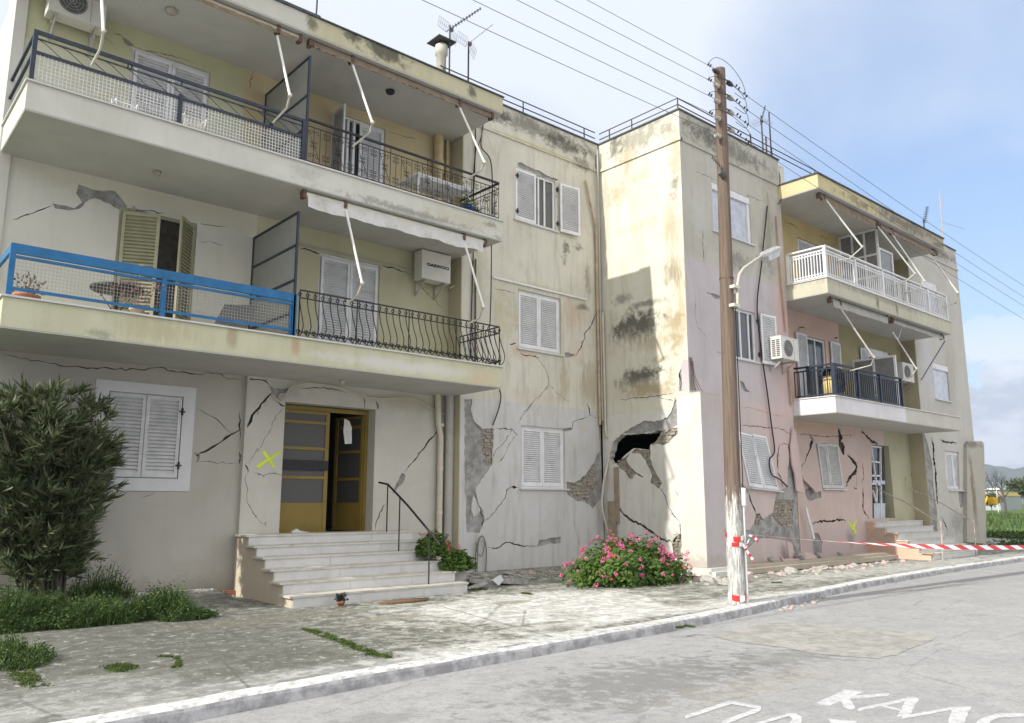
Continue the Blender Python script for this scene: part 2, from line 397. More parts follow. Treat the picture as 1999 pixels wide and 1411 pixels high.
    for c, k in ck.items():
        if k != 'brick': continue
        vs_ = [ov[q] for i, f in enumerate(of) if comp[i] == c for q in f]; x0, x1, z0, z1 = min(p.x for p in vs_), max(p.x for p in vs_), min(p.y for p in vs_), max(p.y for p in vs_)
        z = z0; row = 0
        while z < z1:
            hgt = rb.uniform(.045, .085); x = x0-rb.uniform(0, .12)
            while x < x1:
                wd = rb.uniform(.07, .17); cx_, cz_ = x+wd/2, z+hgt/2
                if any(winds(p, cx_, cz_) for p in bpol) and not any(winds(p, a_, cz_) for p in blk for a_ in (x+.01, cx_, x+wd-.01)) and rb.random() < .88:
                    d0 = rb.uniform(.004, .042); tl = rb.uniform(-.008, .008)
                    def q3(a, zz, dd): return Vector((a, v+dd, zz)) if ax == 1 else Vector((v+dd, a, zz))
                    e_ = rb.uniform(.004, .012)
                    F = [q3(x+e_+.004, z+e_+tl, d0), q3(x+wd-e_, z+e_-tl, d0), q3(x+wd-e_, z+hgt-e_-tl, d0), q3(x+e_+.004, z+hgt-e_+tl, d0)]; B = [q3(x+.004, z+.003+tl, .06), q3(x+wd-.002, z+.003-tl, .06), q3(x+wd-.002, z+hgt-.003-tl, .06), q3(x+.004, z+hgt-.003+tl, .06)]
                    bs[c].add(F+B, [[0, 1, 2, 3], [0, 4, 5, 1], [1, 5, 6, 2], [2, 6, 7, 3], [3, 7, 4, 0]])
                x += wd
            z += hgt
    w = bs[-1].build(name, mat, parent)
    if bs[-2].f: bs[-2].build('chipped_edges', CHIP, w)['kind'] = 'stuff'
    for c, k in ck.items():
        mm, nm = dict(brick=(BRICK, 'exposed_brick'), concrete=(CONC, 'exposed_concrete'), crack=(crackmat or DARK, 'crack'))[k]
        bs[c].build(nm, mm, w)
    return w
# ------------------------------------------------------------------ shared builders
def shutter(parent, O, U, V, mat=None, name='shutter', pitch=.045, hinges=0, nrm=None, back=True):
    """one louvred leaf: O lower left corner, U width vector, V height vector"""
    mat = mat or WHITE
    O, U, V = Vector(O), Vector(U), Vector(V); Nn = Vector(nrm) if nrm else U.cross(V).normalized()
    b = MB(); w = U.length; h = V.length; u = U/w; v = V/h; fw = min(.055, w*.13); t = .035
    def bx(a0, a1, c0, c1, n0, n1): b.obox(O+u*a0+v*c0+Nn*n0, u*(a1-a0), v*(c1-c0), Nn*(n1-n0))
    bx(0, fw, 0, h, -t/2, t/2); bx(w-fw, w, 0, h, -t/2, t/2); bx(fw, w-fw, 0, fw*1.3, -t/2, t/2); bx(fw, w-fw, h-fw*1.1, h, -t/2, t/2)
    z = fw*1.3; n = max(3, int((h-fw*2.4)/pitch)); p = (h-fw*2.4)/n
    for i in range(n):
        a = O+u*fw+v*(z+i*p)
        b.quad(a+Nn*.017, a+u*(w-2*fw)+Nn*.017, a+u*(w-2*fw)+v*p*.74-Nn*.014, a+v*p*.74-Nn*.014)
        b.quad(a+Nn*.017, a+u*(w-2*fw)+Nn*.017, a+u*(w-2*fw)-v*p*.10+Nn*.012, a-v*p*.10+Nn*.012)
    if back:
        a = O+u*fw+v*fw-Nn*.020
        b.quad(a, a+u*(w-2*fw), a+u*(w-2*fw)+v*(h-2*fw), a+v*(h-2*fw))
    o = b.build(name, mat, parent)
    return o
def hinge(parent, pts):
    for p, dx in pts:
        b = MB(); p = Vector(p); b.box(p.x-.05, p.x+.05, p.y-.02, p.y-.005, p.z-.012, p.z+.012); b.box(p.x-.015, p.x+.015, p.y-.03, p.y-.006, p.z-.06, p.z+.06)
        b.build('hinge', BLACKI, parent)
def closed_window(parent, ax, x0, x1, z0, z1, y, frame=.05, sill=True, midbar=True, recess=.075, mat=None):
    """a window closed by a pair of louvred leaves, facing -Y"""
    b = MB(); yy = y+recess
    b.box(x0, x1, yy-.02, yy+.05, z1-frame, z1); b.box(x0, x0+frame, yy-.02, yy+.05, z0, z1-frame); b.box(x1-frame, x1, yy-.02, yy+.05, z0, z1-frame); b.box(x0+frame, x1-frame, yy-.02, yy+.05, z0, z0+frame*.8)
    w = b.build('window', mat or WHITE, parent)
    xa, xb, za, zb = x0+frame+.004, x1-frame-.004, z0+frame*.8+.004, z1-frame-.004; xm = (xa+xb)/2
    shutter(w, (xa, yy-.012, za), (xm-xa-.004, 0, 0), (0, 0, zb-za), mat)
    shutter(w, (xm+.004, yy-.012, za), (xb-xm-.004, 0, 0), (0, 0, zb-za), mat)
    if sill: box('sill', MARBLE, w, x0-.05, x1+.07, y-.05, y+.1, z0-.035, z0-.002)
    return w
def glazed(parent, x0, x1, z0, z1, y, bars=(), name='window', curtain=True, fw=.055):
    b = MB(); b.box(x0, x0+fw, y-.02, y+.04, z0, z1); b.box(x1-fw, x1, y-.02, y+.04, z0, z1); b.box(x0+fw, x1-fw, y-.02, y+.04, z1-fw, z1); b.box(x0+fw, x1-fw, y-.02, y+.04, z0, z0+fw)
    for q in bars: b.box(q-.025, q+.025, y-.018, y+.038, z0+fw, z1-fw)
    w = b.build(name, WHITE, parent)
    g = MB(); g.box(x0+fw, x1-fw, y+.01, y+.016, z0+fw, z1-fw); g.build('pane', GLASS, w)
    return w
def spiral(c, r0, turns, plane, start=0., sgn=1, n=14):
    """scroll polyline in plane ('XZ' or 'YZ')"""
    pts = []
    for i in range(n+1):
        t = i/n; a = start+sgn*turns*2*math.pi*t; r = r0*(1-.8*t)
        dx, dz = math.cos(a)*r, math.sin(a)*r
        pts.append((c[0]+(dx if plane == 'XZ' else 0), c[1]+(dx if plane == 'YZ' else 0), c[2]+dz))
    return pts
# ------------------------------------------------------------------ ground
def sstep(x): x = max(0., min(1., x)); return x*x*(3-2*x)
KERB = [(-30, 6.1), (-6, 6.25), (0, 6.42), (2.53, 6.6), (4, 6.72), (5.9, 6.79), (8.7, 6.92), (10, 7.03), (11, 7.14), (13.5, 7.52), (16.4, 7.86), (20.2, 8.08), (24, 8.2), (27, 8.27), (60, 8.7)]
def kerb_y(x):
    for (a, b), (c, d) in zip(KERB, KERB[1:]):
        if x <= c: return b+(d-b)*(x-a)/(c-a)
    return KERB[-1][1]
from mathutils import noise as mnoise
def gh(x, y):
    h = .15*sstep((y-11.6)/1.9)*(1 if x > 8.6 or x < 5.3 else 0)*sstep((14.3-x)/1.) if x < 14.3 else 0
    return h+.012*mnoise.noise(Vector((x*.9, y*.9, 0)))
def ground_mat(name, kind):
    mt, t, b = new_mat(name)
    g = t.nodes.new('ShaderNodeNewGeometry').outputs['Position']; s = t.nodes.new('ShaderNodeSeparateXYZ'); t.links.new(g, s.inputs[0])
    def blob(u, v, ru, rv, br=.8, sc=1.6, soft=.5):
        d = M2(t, 'SQRT', M2(t, 'ADD', M2(t, 'POWER', M2(t, 'ABSOLUTE', M2(t, 'DIVIDE', M2(t, 'SUBTRACT', s.outputs['X'], u), ru)), 2.), M2(t, 'POWER', M2(t, 'ABSOLUTE', M2(t, 'DIVIDE', M2(t, 'SUBTRACT', s.outputs['Y'], v), rv)), 2.)))
        f = M2(t, 'ADD', M2(t, 'SUBTRACT', 1., d), M2(t, 'MULTIPLY', M2(t, 'SUBTRACT', NOISE(t, g, sc, 7, .65, .4), .5), br*3))
        return MR(t, f, 0, soft)
    fine = NOISE(t, g, 70, 4, .75); mid = NOISE(t, g, 5, 8, .68, .6); big = NOISE(t, g, .8, 6, .6, .8)
    strk = NOISE(t, MAPV(t, g, (1.0, 1.9, 1), rot=(0, 0, .15)), 2.6, 10, .74, .3)
    if kind == 'walk':
        c = MIX(t, MR(t, mid, .43, .57), (.125, .125, .105), (.33, .33, .295))
        moss = M2(t, 'MULTIPLY', MR(t, strk, .50, .58), .55); c = MIX(t, moss, c, (.125, .13, .085)); c = MIX(t, MR(t, M2(t, 'ADD', s.outputs['X'], M2(t, 'MULTIPLY', mid, 1.5)), 4.6, 6.4, .62, 0), c, (.085, .085, .072))  # moss streaks; colour also mixed darker towards the left end
        wm = MR(t, M2(t, 'ADD', M2(t, 'MULTIPLY', NOISE(t, g, 7, 10, .75, .3), .5), M2(t, 'MULTIPLY', strk, .5)), .485, .545)
        for q, st in ((blob(8.9, 9.3, 3.3, 1.9, .6), 1.), (blob(4.3, 7.0, 5.0, .5, .6), .9), (blob(10.2, 7.7, 5, .55, .5), .9), (blob(5.2, 13.3, 2.2, .45, .6), .8), (blob(1.6, 7.6, 1.6, .9, .8), .5), (blob(21, 8.9, 9, .8, .6), .55)):
            c = MIX(t, M2(t, 'MULTIPLY', M2(t, 'MULTIPLY', q, st), MR(t, wm, 0, 1, .45, 1.)), c, (.64, .64, .61))
        for (u, v, ru, rv) in ((6.2, 9.6, .9, .3), (8.6, 9.9, .45, .25), (10.6, 8.0, .6, .3), (7.6, 7.9, .25, .12), (11.3, 8.9, .8, .2), (5.0, 10.6, 2., .35)):
            c = MIX(t, M2(t, 'MULTIPLY', blob(u, v, ru, rv, .3, 3), .65), c, (.20, .185, .13))
        c = MIX(t, MR(t, NOISE(t, g, 8, 10, .74, .3), .565, .60, 0, .75), c, (.58, .575, .55)); c = MIX(t, MR(t, NOISE(t, g, 24, 6, .75), .55, .68, 0, .5), c, (.13, .13, .11)); c = MIX(t, MR(t, NOISE(t, MAPV(t, g, (1, 1, 1), (3, 3, 3)), 30, 5, .75), .58, .68, 0, .45), c, (.66, .66, .62))
        c = MIX(t, MR(t, fine, .35, .7, 0, .35), c, (.5, .5, .48), 'OVERLAY')
        ju = M2(t, 'ADD', s.outputs['X'], M2(t, 'ADD', M2(t, 'MULTIPLY', s.outputs['Y'], -.22), M2(t, 'MULTIPLY', mid, .06)))
        for per, ax_ in ((3.7, ju), (3.3, M2(t, 'ADD', s.outputs['Y'], M2(t, 'MULTIPLY', mid, .05)))):
            fr_ = M2(t, 'FRACT', M2(t, 'DIVIDE', ax_, per)); fr_ = M2(t, 'ABSOLUTE', M2(t, 'SUBTRACT', fr_, .42))
            c = MIX(t, M2(t, 'MULTIPLY', MR(t, fr_, .0025, .006, 1, 0), MR(t, NOISE(t, g, 2.2, 5, .7), .38, .5, .1, .75)), c, (.10, .105, .07))
        v = t.nodes.new('ShaderNodeTexVoronoi'); v.feature = 'DISTANCE_TO_EDGE'; v.inputs['Scale'].default_value = .33; t.links.new(MAPV(t, g, (1, 1, 0), (3.3, .6, 0)), v.inputs['Vector'])
        c = MIX(t, MR(t, M2(t, 'ADD', v.outputs['Distance'], M2(t, 'MULTIPLY', M2(t, 'SUBTRACT', mid, .5), .04)), .0015, .007, .5, 0, False), c, (.10, .10, .075))
        c = MIX(t, MR(t, M2(t, 'ADD', M2(t, 'ADD', s.outputs['X'], M2(t, 'MULTIPLY', mid, 2.)), M2(t, 'MULTIPLY', s.outputs['Y'], -.35)), 2.2, 4.6, .42, 0), c, (.11, .11, .095))  # pavement colour mixed darker again towards the left end
    elif kind == 'road':
        c = MIX(t, MR(t, mid, .3, .7), (.30, .30, .298), (.37, .37, .365))
        c = MIX(t, MR(t, big, .45, .7, 0, .5), c, (.41, .41, .40))
        c = MIX(t, MR(t, strk, .52, .72, 0, .5), c, (.235, .235, .23)); c = MIX(t, MR(t, NOISE(t, g, 26, 8, .78), .45, .62, 0, .35), c, (.20, .20, .195))
        for (u, v, ru, rv, st, col) in ((6.3, 5.2, 1.9, .9, .75, (.145, .14, .13)), (8.3, 5.0, 1.6, .5, .6, (.16, .155, .14)), (3.4, 5.7, .8, .25, .5, (.17, .165, .155)), (7.0, 4.4, 1.5, .35, .35, (.36, .33, .26)), (17.5, 6.9, 2.2, .3, .35, (.17, .165, .155))):
            c = MIX(t, M2(t, 'MULTIPLY', blob(u, v, ru, rv, 1.5, 6.0, .7), st*.85), c, col)
        c = MIX(t, MR(t, NOISE(t, g, 85, 4, .75), .55, .68, 0, .55), c, (.55, .55, .53))
        c = MIX(t, MR(t, NOISE(t, MAPV(t, g, (1, 1, 1), (7, 7, 7)), 70, 4, .75), .55, .68, 0, .55), c, (.15, .15, .15)); c = MIX(t, MR(t, NOISE(t, g, 11, 9, .76), .53, .60, 0, .35), c, (.20, .20, .19)); vr = t.nodes.new('ShaderNodeTexVoronoi'); vr.feature = 'DISTANCE_TO_EDGE'; vr.inputs['Scale'].default_value = .28; t.links.new(MAPV(t, g, (1, 1.4, 0), (.8, .3, 0)), vr.inputs['Vector']); c = MIX(t, MR(t, M2(t, 'ADD', vr.outputs['Distance'], M2(t, 'MULTIPLY', M2(t, 'SUBTRACT', mid, .5), .05)), .001, .004, .35, 0, False), c, (.14, .14, .135))
    elif kind == 'patch':
        c = MIX(t, MR(t, mid, .35, .65), (.25, .25, .23), (.38, .37, .34)); c = MIX(t, MR(t, NOISE(t, g, 14, 6, .7), .55, .7, 0, .6), c, (.46, .44, .38)); c = MIX(t, MR(t, NOISE(t, g, 60, 4, .75), .52, .66, 0, .5), c, (.16, .155, .14))
    elif kind == 'field':
        c = MIX(t, MR(t, NOISE(t, g, .35, 8, .7), .4, .62), (.045, .095, .012), (.11, .17, .03)); c = MIX(t, MR(t, NOISE(t, g, 2.5, 5, .7), .6, .75, 0, .7), c, (.30, .30, .05))
    elif kind == 'gravel':
        c = MIX(t, MR(t, mid, .35, .65), (.20, .185, .16), (.36, .34, .30)); c = MIX(t, MR(t, NOISE(t, g, 22, 4, .7), .55, .7, 0, .6), c, (.48, .46, .42))
    elif kind == 'lime':
        c = MIX(t, MR(t, NOISE(t, g, 9, 7, .7), .38, .55), (.38, .38, .365), (.64, .64, .62)); c = MIX(t, MR(t, mid, .6, .72, 0, .5), c, (.22, .22, .19))
    elif kind == 'kerbface':
        c = MIX(t, MR(t, NOISE(t, g, 6, 7, .7), .4, .62), (.28, .28, .285), (.47, .47, .475))
    t.links.new(c, b.inputs['Base Color']); b.inputs['Roughness'].default_value = .92; b.inputs['Specular IOR Level'].default_value = .25
    bn = t.nodes.new('ShaderNodeBump'); bn.inputs['Strength'].default_value = .55; bn.inputs['Distance'].default_value = .02
    t.links.new(M2(t, 'ADD', M2(t, 'MULTIPLY', NOISE(t, g, 120 if kind == 'road' else 45, 5, .75), .5), mid), bn.inputs['Height']); t.links.new(bn.outputs[0], b.inputs['Normal'])
    return mt
def grid(name, xs, ys, hf, mat, kind='structure'):
    b = MB(); nx, ny = len(xs), None
    rows = [[(x, y, hf(x, y)) for y in ys(x)] for x in xs]; ny = len(rows[0])
    b.add([p for r_ in rows for p in r_], [[i*ny+j, (i+1)*ny+j, (i+1)*ny+j+1, i*ny+j+1] for i in range(nx-1) for j in range(ny-1)], True)
    return tag(b.build(name, mat), kind=kind)
fr = [i/60 for i in range(61)]
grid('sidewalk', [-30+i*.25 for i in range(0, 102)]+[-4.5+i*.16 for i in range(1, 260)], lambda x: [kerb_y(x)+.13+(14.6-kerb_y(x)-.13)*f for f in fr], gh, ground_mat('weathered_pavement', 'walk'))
grid('gravel_lot', [36.9, 42, 48, 56, 62], lambda x: [8.86, 10, 12, 15.0], lambda x, y: -.012, ground_mat('gravel', 'gravel'))
LIME = ground_mat('limewashed_kerb_top', 'lime'); KF = ground_mat('kerb_face_concrete', 'kerbface')
kb = MB(); xs = [-30+i*.2 for i in range(0, 451)]
def kpts(x):
    y = kerb_y(x)+.012*mnoise.noise(Vector((x*2.3, 3, 0))); dz = .008*mnoise.noise(Vector((x*1.9, 9, 0)))
    return [Vector((x, y-.015, -.13)), Vector((x, y-.004, -.04)), Vector((x, y+.006, -.012+dz)), Vector((x, y+.03, .004+dz)), Vector((x, y+.19, .007+dz)), Vector((x, y+.2, -.02))]
rows = [kpts(x) for x in xs]
for i in range(len(xs)-1):
    for j in range(5):
        kb.cur = 1 if j < 2 else 0
        kb.add([rows[i][j], rows[i+1][j], rows[i+1][j+1], rows[i][j+1]], [[0, 1, 2, 3]], j in (1, 2))
tag(kb.build('kerb', [LIME, KF]), kind='structure')
tag(box('road', ground_mat('light_asphalt', 'road'), None, -300, 900, -300, 8.9, -.3, -.12), kind='structure')
grid('field', [-1500, -400, -100, 0, 60, 120, 300, 800, 4000], lambda x: [8.88, 15, 60, 200, 600, 3500], lambda x, y: -.04, ground_mat('spring_grass', 'field'))
# worn repair in the asphalt and the painted letters
pt = MB(); pp = cr(1300, 1100, 2.86, [(255, 405), (430, 355), (620, 325), (860, 345), (1130, 365), (1400, 385), (1510, 400), (1500, 425), (1390, 465), (1280, 510), (1190, 530), (900, 510), (640, 465), (380, 435)])
pp = jag([tuple(P(x, y, 2, -.116))[:2] for x, y in pp], .02, .08, True, 4)
pt.add([(p.x, p.y, -.116) for p in pp], [list(range(len(pp)))]); tag(pt.build('asphalt_patch', ground_mat('patched_asphalt', 'patch')), kind='structure')
def roadmark(polys):
    b = MB(); zq = -.1188
    for q in polys:
        zq += .00025
        pw = [P(x, y, 2, -.115) for x, y in cr(1340, 1300, 3.033, q)]
        pw = jag([(p.x, p.y) for p in pw], .006, .06, True, 3)
        b.add([(p.x, p.y, zq) for p in pw], [list(range(len(pw)))])
    return b
PAINT = simple('worn_road_paint', (.52, .52, .52), .85, 0, .08, 8, dirt=((.36, .36, .36), .44, .85), dscale=16)
def stroke(a, b_, w, w2=None):
    (x0, y0), (x1, y1) = a, b_; w2 = w2 or w
    return [(x0, y0-w), (x1, y1-w2), (x1+w2*.8, y1), (x1, y1+w2), (x0, y0+w), (x0-w*.8, y0)]
marks = [[(765, 215), (940, 137), (1050, 148), (1000, 172), (1205, 158), (1190, 174), (1010, 190), (965, 190), (1000, 245), (975, 257), (930, 238), (912, 203), (850, 232), (800, 228)],
         stroke((1020, 255), (1330, 190), 9), [(1300, 183), (1345, 180), (1380, 192), (1320, 290), (1240, 298), (1270, 262)], stroke((1160, 232), (1280, 262), 7),
         stroke((1280, 302), (1590, 245), 9), [(1575, 240), (1690, 238), (1660, 300), (1640, 345), (1545, 345)],
         [(1710, 340), (1730, 315), (1830, 280), (1999, 276), (1999, 296), (1850, 305), (1800, 325), (1790, 345)],
         stroke((0, 298), (255, 215), 12), stroke((255, 213), (440, 245), 9), stroke((215, 335), (430, 255), 14),
         stroke((400, 345), (610, 287), 9), [(590, 280), (645, 278), (685, 300), (680, 345), (610, 345), (625, 310)], [(838, 312), (1000, 325), (1020, 345), (860, 345)]]
tag(roadmark(marks).build('road_lettering', PAINT), kind='structure')
# distant hills
def hills(name, dist, a0, a1, hmax, mat, sd, thick=400):
    b = MB(); n = 160; vs = []
    for i in range(n+1):
        a = math.radians(a0+(a1-a0)*i/n); h = hmax*(.55+.6*mnoise.fractal(Vector((i*.045, sd, 0)), 1., 2., 5))
        for r_, hh in ((dist, -2), (dist+thick*.35, h*.6), (dist+thick*.8, h), (dist+thick*1.6, h*.7), (dist+thick*2, -2)):
            vs.append((math.sin(a)*r_, math.cos(a)*r_, hh+(hh > 0)*h*.12*mnoise.noise(Vector((i*.6, r_*.01, sd)))))
    b.add(vs, [[i*5+j, (i+1)*5+j, (i+1)*5+j+1, i*5+j+1] for i in range(n) for j in range(4)], True)
    return tag(b.build(name, mat), kind='structure')
hills('hills', 2600, 40, 110, 150, simple('hill_scrub', (.07, .085, .06), .95, 0, .35, .004), 3.3)
# ------------------------------------------------------------------ building materials
CR = (.56, .555, .43); CR2 = (.50, .50, .40); LIL = (.55, .545, .54); DKG = (.13, .13, .105); BRN = (.36, .29, .17); BLK = (.075, .073, .06); WHT = (.70, .68, .60)
def bl(x, y, rx, ry, col, st, br, stk, ax, v):
    a = P(x, y, ax, v); b_ = P(x+rx, y, ax, v); c_ = P(x, y+ry, ax, v); oa = 1-ax
    return (a[oa], a[2], abs(b_[oa]-a[oa])+.01, abs(c_[2]-a[2])+.01, col, st, br, stk)
def bw(u, z, ru, rz, col, st, br=.7, stk=False): return (u, z, ru, rz, col, st, br, stk)
YA, YE, YB, Y2, Y3, YC, YD, X3 = 13.76, 13.68, 11.93, 13.3, 10.72, 11.18, 9.59, 14.55
m_beige = plaster('beige_plaster', (.45, .43, .385), grime=.10, blobs=[bw(5, .1, 3, .35, (.28, .26, .21), .5, .5), bw(4.9, .75, .5, .2, (.5, .49, .46), .4, .8)])
m_entr = plaster('entrance_white_plaster', (.55, .53, .48), grime=.10, blobs=[bw(9.2, 3.55, 1.6, .25, (.42, .37, .26), .6, .6), bw(6.4, 3.55, .6, .3, (.35, .34, .32), .5)])
m_midA = plaster('mid_floor_plaster', (.60, .59, .53), zones=[('X', 5.75, 1, (.50, .48, .33))], grime=.08, blobs=[bw(4, 6.6, 3.5, .3, (.55, .52, .38), .6, .5), bw(9.6, 5.5, .4, 1.1, (.42, .38, .25), .5)])
m_topA = plaster('top_floor_plaster', (.50, .50, .32), zones=[('X', 5.35, 1, (.54, .45, .27)), ('Z', 8.75, -1, (.55, .55, .42)), ('X', 5.352, 1, (.54, .455, .28))], grime=.05)
b2b = [bw(12.2, 10.45, 3.2, .30, DKG, .75, .8), bw(13.3, 10.3, .9, .28, BLK, .7, 1.0), bw(11.2, 10.4, .5, .25, BLK, .7, .9), bw(13.9, 10.0, .5, .25, BLK, .6, 1.1),
       bw(12.3, 9.98, 2.2, .07, (.42, .40, .18), .7, .6), bw(13.3, 7.55, .16, .35, BLK, .75, 1.1), bw(13.75, 7.75, .25, .14, BLK, .7, 1.2), bw(14.1, 7.0, .15, .5, BLK, .4, 1.1),
       bw(13.9, 6.25, .35, .13, BLK, .8, .8), bw(13.5, 6.05, .6, .5, (.46, .33, .22), .55, .8, True), bw(12.0, 5.9, .5, .7, (.45, .40, .22), .55, .9), bw(11.3, 5.7, .45, .8, (.42, .38, .22), .5, .9),
       bw(13.2, 4.4, .25, .7, BRN, .55, .8, True), bw(14.1, 4.4, .5, .7, BRN, .6, .9, True), bw(11.9, 4.9, .6, .3, (.55, .42, .30), .5, .8), bw(13.7, 5.2, .4, .4, (.60, .47, .38), .5, .8), bw(12.6, 6.5, 1.6, .1, (.44, .42, .28), .6, .7), bw(14.35, 5.2, .16, 4.5, (.45, .42, .32), .5, .6), bw(10.6, 6.6, .3, 1.5, (.45, .43, .30), .6, .8)]
m_b2 = plaster('stained_cream_plaster', (.60, .58, .50), zones=[('Z', 3.74, -1, LIL)], blobs=b2b, grime=.46)
q = lambda x, y, rx, ry, c, st, br=.8, sk=False: bl(x, y, rx, ry, c, st, br, sk, 0, X3)
b3b = [q(1250, 265, 90, 38, DKG, .55, .9), q(1200, 290, 18, 30, BLK, .6, 1.), q(1320, 300, 18, 70, BRN, .5, .9), q(1200, 380, 40, 25, BRN, .5, 1.), q(1250, 345, 40, 12, BRN, .35, 1.), q(1315, 360, 12, 30, BLK, .5, 1.2), q(1315, 530, 26, 38, (.26, .22, .13), .8, .9, True), q(1315, 640, 26, 60, BRN, .8, .9), q(1215, 585, 22, 14, DKG, .6, .9), q(1262, 592, 50, 9, DKG, .7, .7), q(1240, 632, 62, 30, BLK, .9, 1.0, False), q(1235, 650, 55, 26, (.16, .15, .12), .6, .9, True), q(1330, 600, 12, 120, (.40, .30, .16), .5, .9, True),
       q(1250, 733, 60, 20, BLK, .9, 1.0, False), q(1240, 745, 50, 20, (.17, .155, .12), .6, .9, True), q(1265, 760, 70, 24, BRN, .85, .7), q(1270, 668, 60, 22, BRN, .5, .8, True), q(1225, 310, 20, 36, BRN, .6, .8, True), q(1250, 440, 60, 12, BRN, .3, .9), q(1310, 440, 20, 60, BRN, .5, .9, True), q(1290, 700, 40, 10, BRN, .5, 1.0), q(1310, 740, 16, 40, BRN, .5, 1.), q(1182, 400, 8, 200, (.45, .42, .34), .6, .6)]
m_b3s = plaster('sunlit_cream_plaster', (.63, .61, .51), zones=[('Z', 3.62, -1, (.65, .64, .59))], blobs=b3b, axis='Y', grime=.34)
m_b3f = plaster('pinkish_bay_plaster', (.47, .455, .40), zones=[('Z', 7.08, -1, (.50, .455, .47)), ('Z', 3.95, -1, (.54, .46, .44))], grime=.24,
    blobs=[bw(16.6, 10.3, 2.4, .4, DKG, .75, .8), bw(15.5, 10.4, .9, .25, BLK, .5, 1.), bw(18.4, 9.9, .5, .5, (.33, .33, .30), .6, .8), bw(16.6, 7.4, .9, .35, DKG, .55, .9), bw(15.2, 8.2, .4, 1., (.5, .5, .47), .5, .9), bw(18.2, 8.5, .3, 1.3, (.20, .20, .14), .6, .9, True), bw(18.1, 7.7, .5, .6, DKG, .4, .9), bw(18.55, 5.6, .4, 2.5, (.58, .40, .36), .7, .3), bw(17.9, 3.0, 1.1, 3., (.56, .40, .38), .4, .3)])
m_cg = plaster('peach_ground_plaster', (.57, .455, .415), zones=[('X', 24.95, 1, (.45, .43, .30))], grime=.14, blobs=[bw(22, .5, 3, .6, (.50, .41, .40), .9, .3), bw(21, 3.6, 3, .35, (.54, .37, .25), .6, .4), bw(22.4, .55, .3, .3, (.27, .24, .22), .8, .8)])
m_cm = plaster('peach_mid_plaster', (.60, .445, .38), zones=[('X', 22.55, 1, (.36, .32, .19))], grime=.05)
m_ct = plaster('yellow_top_plaster', (.54, .435, .23), grime=.05)
m_end = plaster('grey_beige_end_plaster', (.50, .485, .44), grime=.2, blobs=[bw(29, 10.3, 2.4, .35, DKG, .8, .8), bw(29.5, 6, .7, 1.6, (.34, .32, .27), .5, .9, True), bw(28.9, .9, .8, .5, (.30, .29, .27), .8, .7), bw(27.6, 6.2, .7, 1.6, (.52, .52, .55), .7, .2)])
SLABA = plaster('dirty_fascia_mid', (.54, .53, .38), grime=.25, blobs=[bw(7.8, 3.95, 2.2, .14, (.60, .58, .55), .8, .6), bw(9.6, 3.85, .5, .25, (.55, .42, .28), .6, .7, True), bw(4.7, 4.05, .12, .3, (.33, .27, .17), .7, .6, True), bw(3.6, 4.0, .8, .25, (.42, .38, .24), .6, .8, True), bw(2.8, 3.85, .3, .1, BLK, .4, 1.1), bw(5.75, 4.05, .1, .3, (.42, .28, .16), .7, .6, True)])
SLABU = plaster('dirty_fascia_upper', (.58, .575, .52), grime=.14, blobs=[bw(8, 6.85, 2.6, .1, BLK, .5, 1.1), bw(9.8, 7.05, .3, .1, BLK, .6, 1.), bw(9.2, 7., 1.2, .2, (.48, .43, .30), .5, .9), bw(5.8, 7., .3, .2, (.33, .31, .27), .4, 1.)])
ROOFA = plaster('roof_fascia', (.51, .48, .33), zones=[('X', 5.68, -1, (.55, .54, .48))], grime=.2, blobs=[bw(7.2, 9.8, .75, .22, BLK, .85, 1.0), bw(9.3, 9.75, .14, .2, BLK, .8, .8), bw(5.75, 9.78, .16, .2, BLK, .7, .8), bw(6.6, 9.85, .3, .1, BLK, .7, 1.)])
SLABC = plaster('grey_cream_fascia', (.50, .48, .38), grime=.3, blobs=[bw(22, 7.1, 4, .1, BLK, .35, 1.0, True), bw(21.7, 6.95, .12, .25, BLK, .7, .7, True), bw(22.9, 6.95, .1, .25, BLK, .6, .7, True)])
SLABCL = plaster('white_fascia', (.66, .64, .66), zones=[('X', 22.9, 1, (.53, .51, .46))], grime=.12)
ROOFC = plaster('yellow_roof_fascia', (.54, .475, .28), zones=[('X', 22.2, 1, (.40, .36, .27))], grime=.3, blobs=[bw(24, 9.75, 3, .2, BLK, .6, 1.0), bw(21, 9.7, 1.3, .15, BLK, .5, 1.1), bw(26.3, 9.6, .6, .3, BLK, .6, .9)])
SOFF = simple('slab_soffit', (.45, .445, .42), .9, 0, .05, 2, dirt=((.40, .37, .28), .58, .4), dscale=1.6)
# ------------------------------------------------------------------ left building
BL = thing('apartment_building', (6, 13, 0), 'cream three-storey block with wide balconies, ochre entrance door and marble steps, cracked all over', 'building')
def slab(parent, name, x0, x1, y0, y1, z0, z1, mat, trim=True, soffit=True):
    b = MB(); b.box(x0, x1, y0, y1, z0+.02, z1); o = b.build(name, mat, parent)
    s = MB(); s.box(x0+.006, x1-.006, y0+.006, y1, z0, z0+.02); s.build('soffit', SOFF, o)
    if trim:
        t = MB(); t.box(x0-.03, x1+.03, y0-.035, y0+.3, z1+.001, z1+.026); t.box(x0-.03, x0+.25, y0+.3, y1-.01, z1+.001, z1+.026); t.build('edge_trim', MARBLE, o)
    return o
XL, XE = 1.66, 10.13
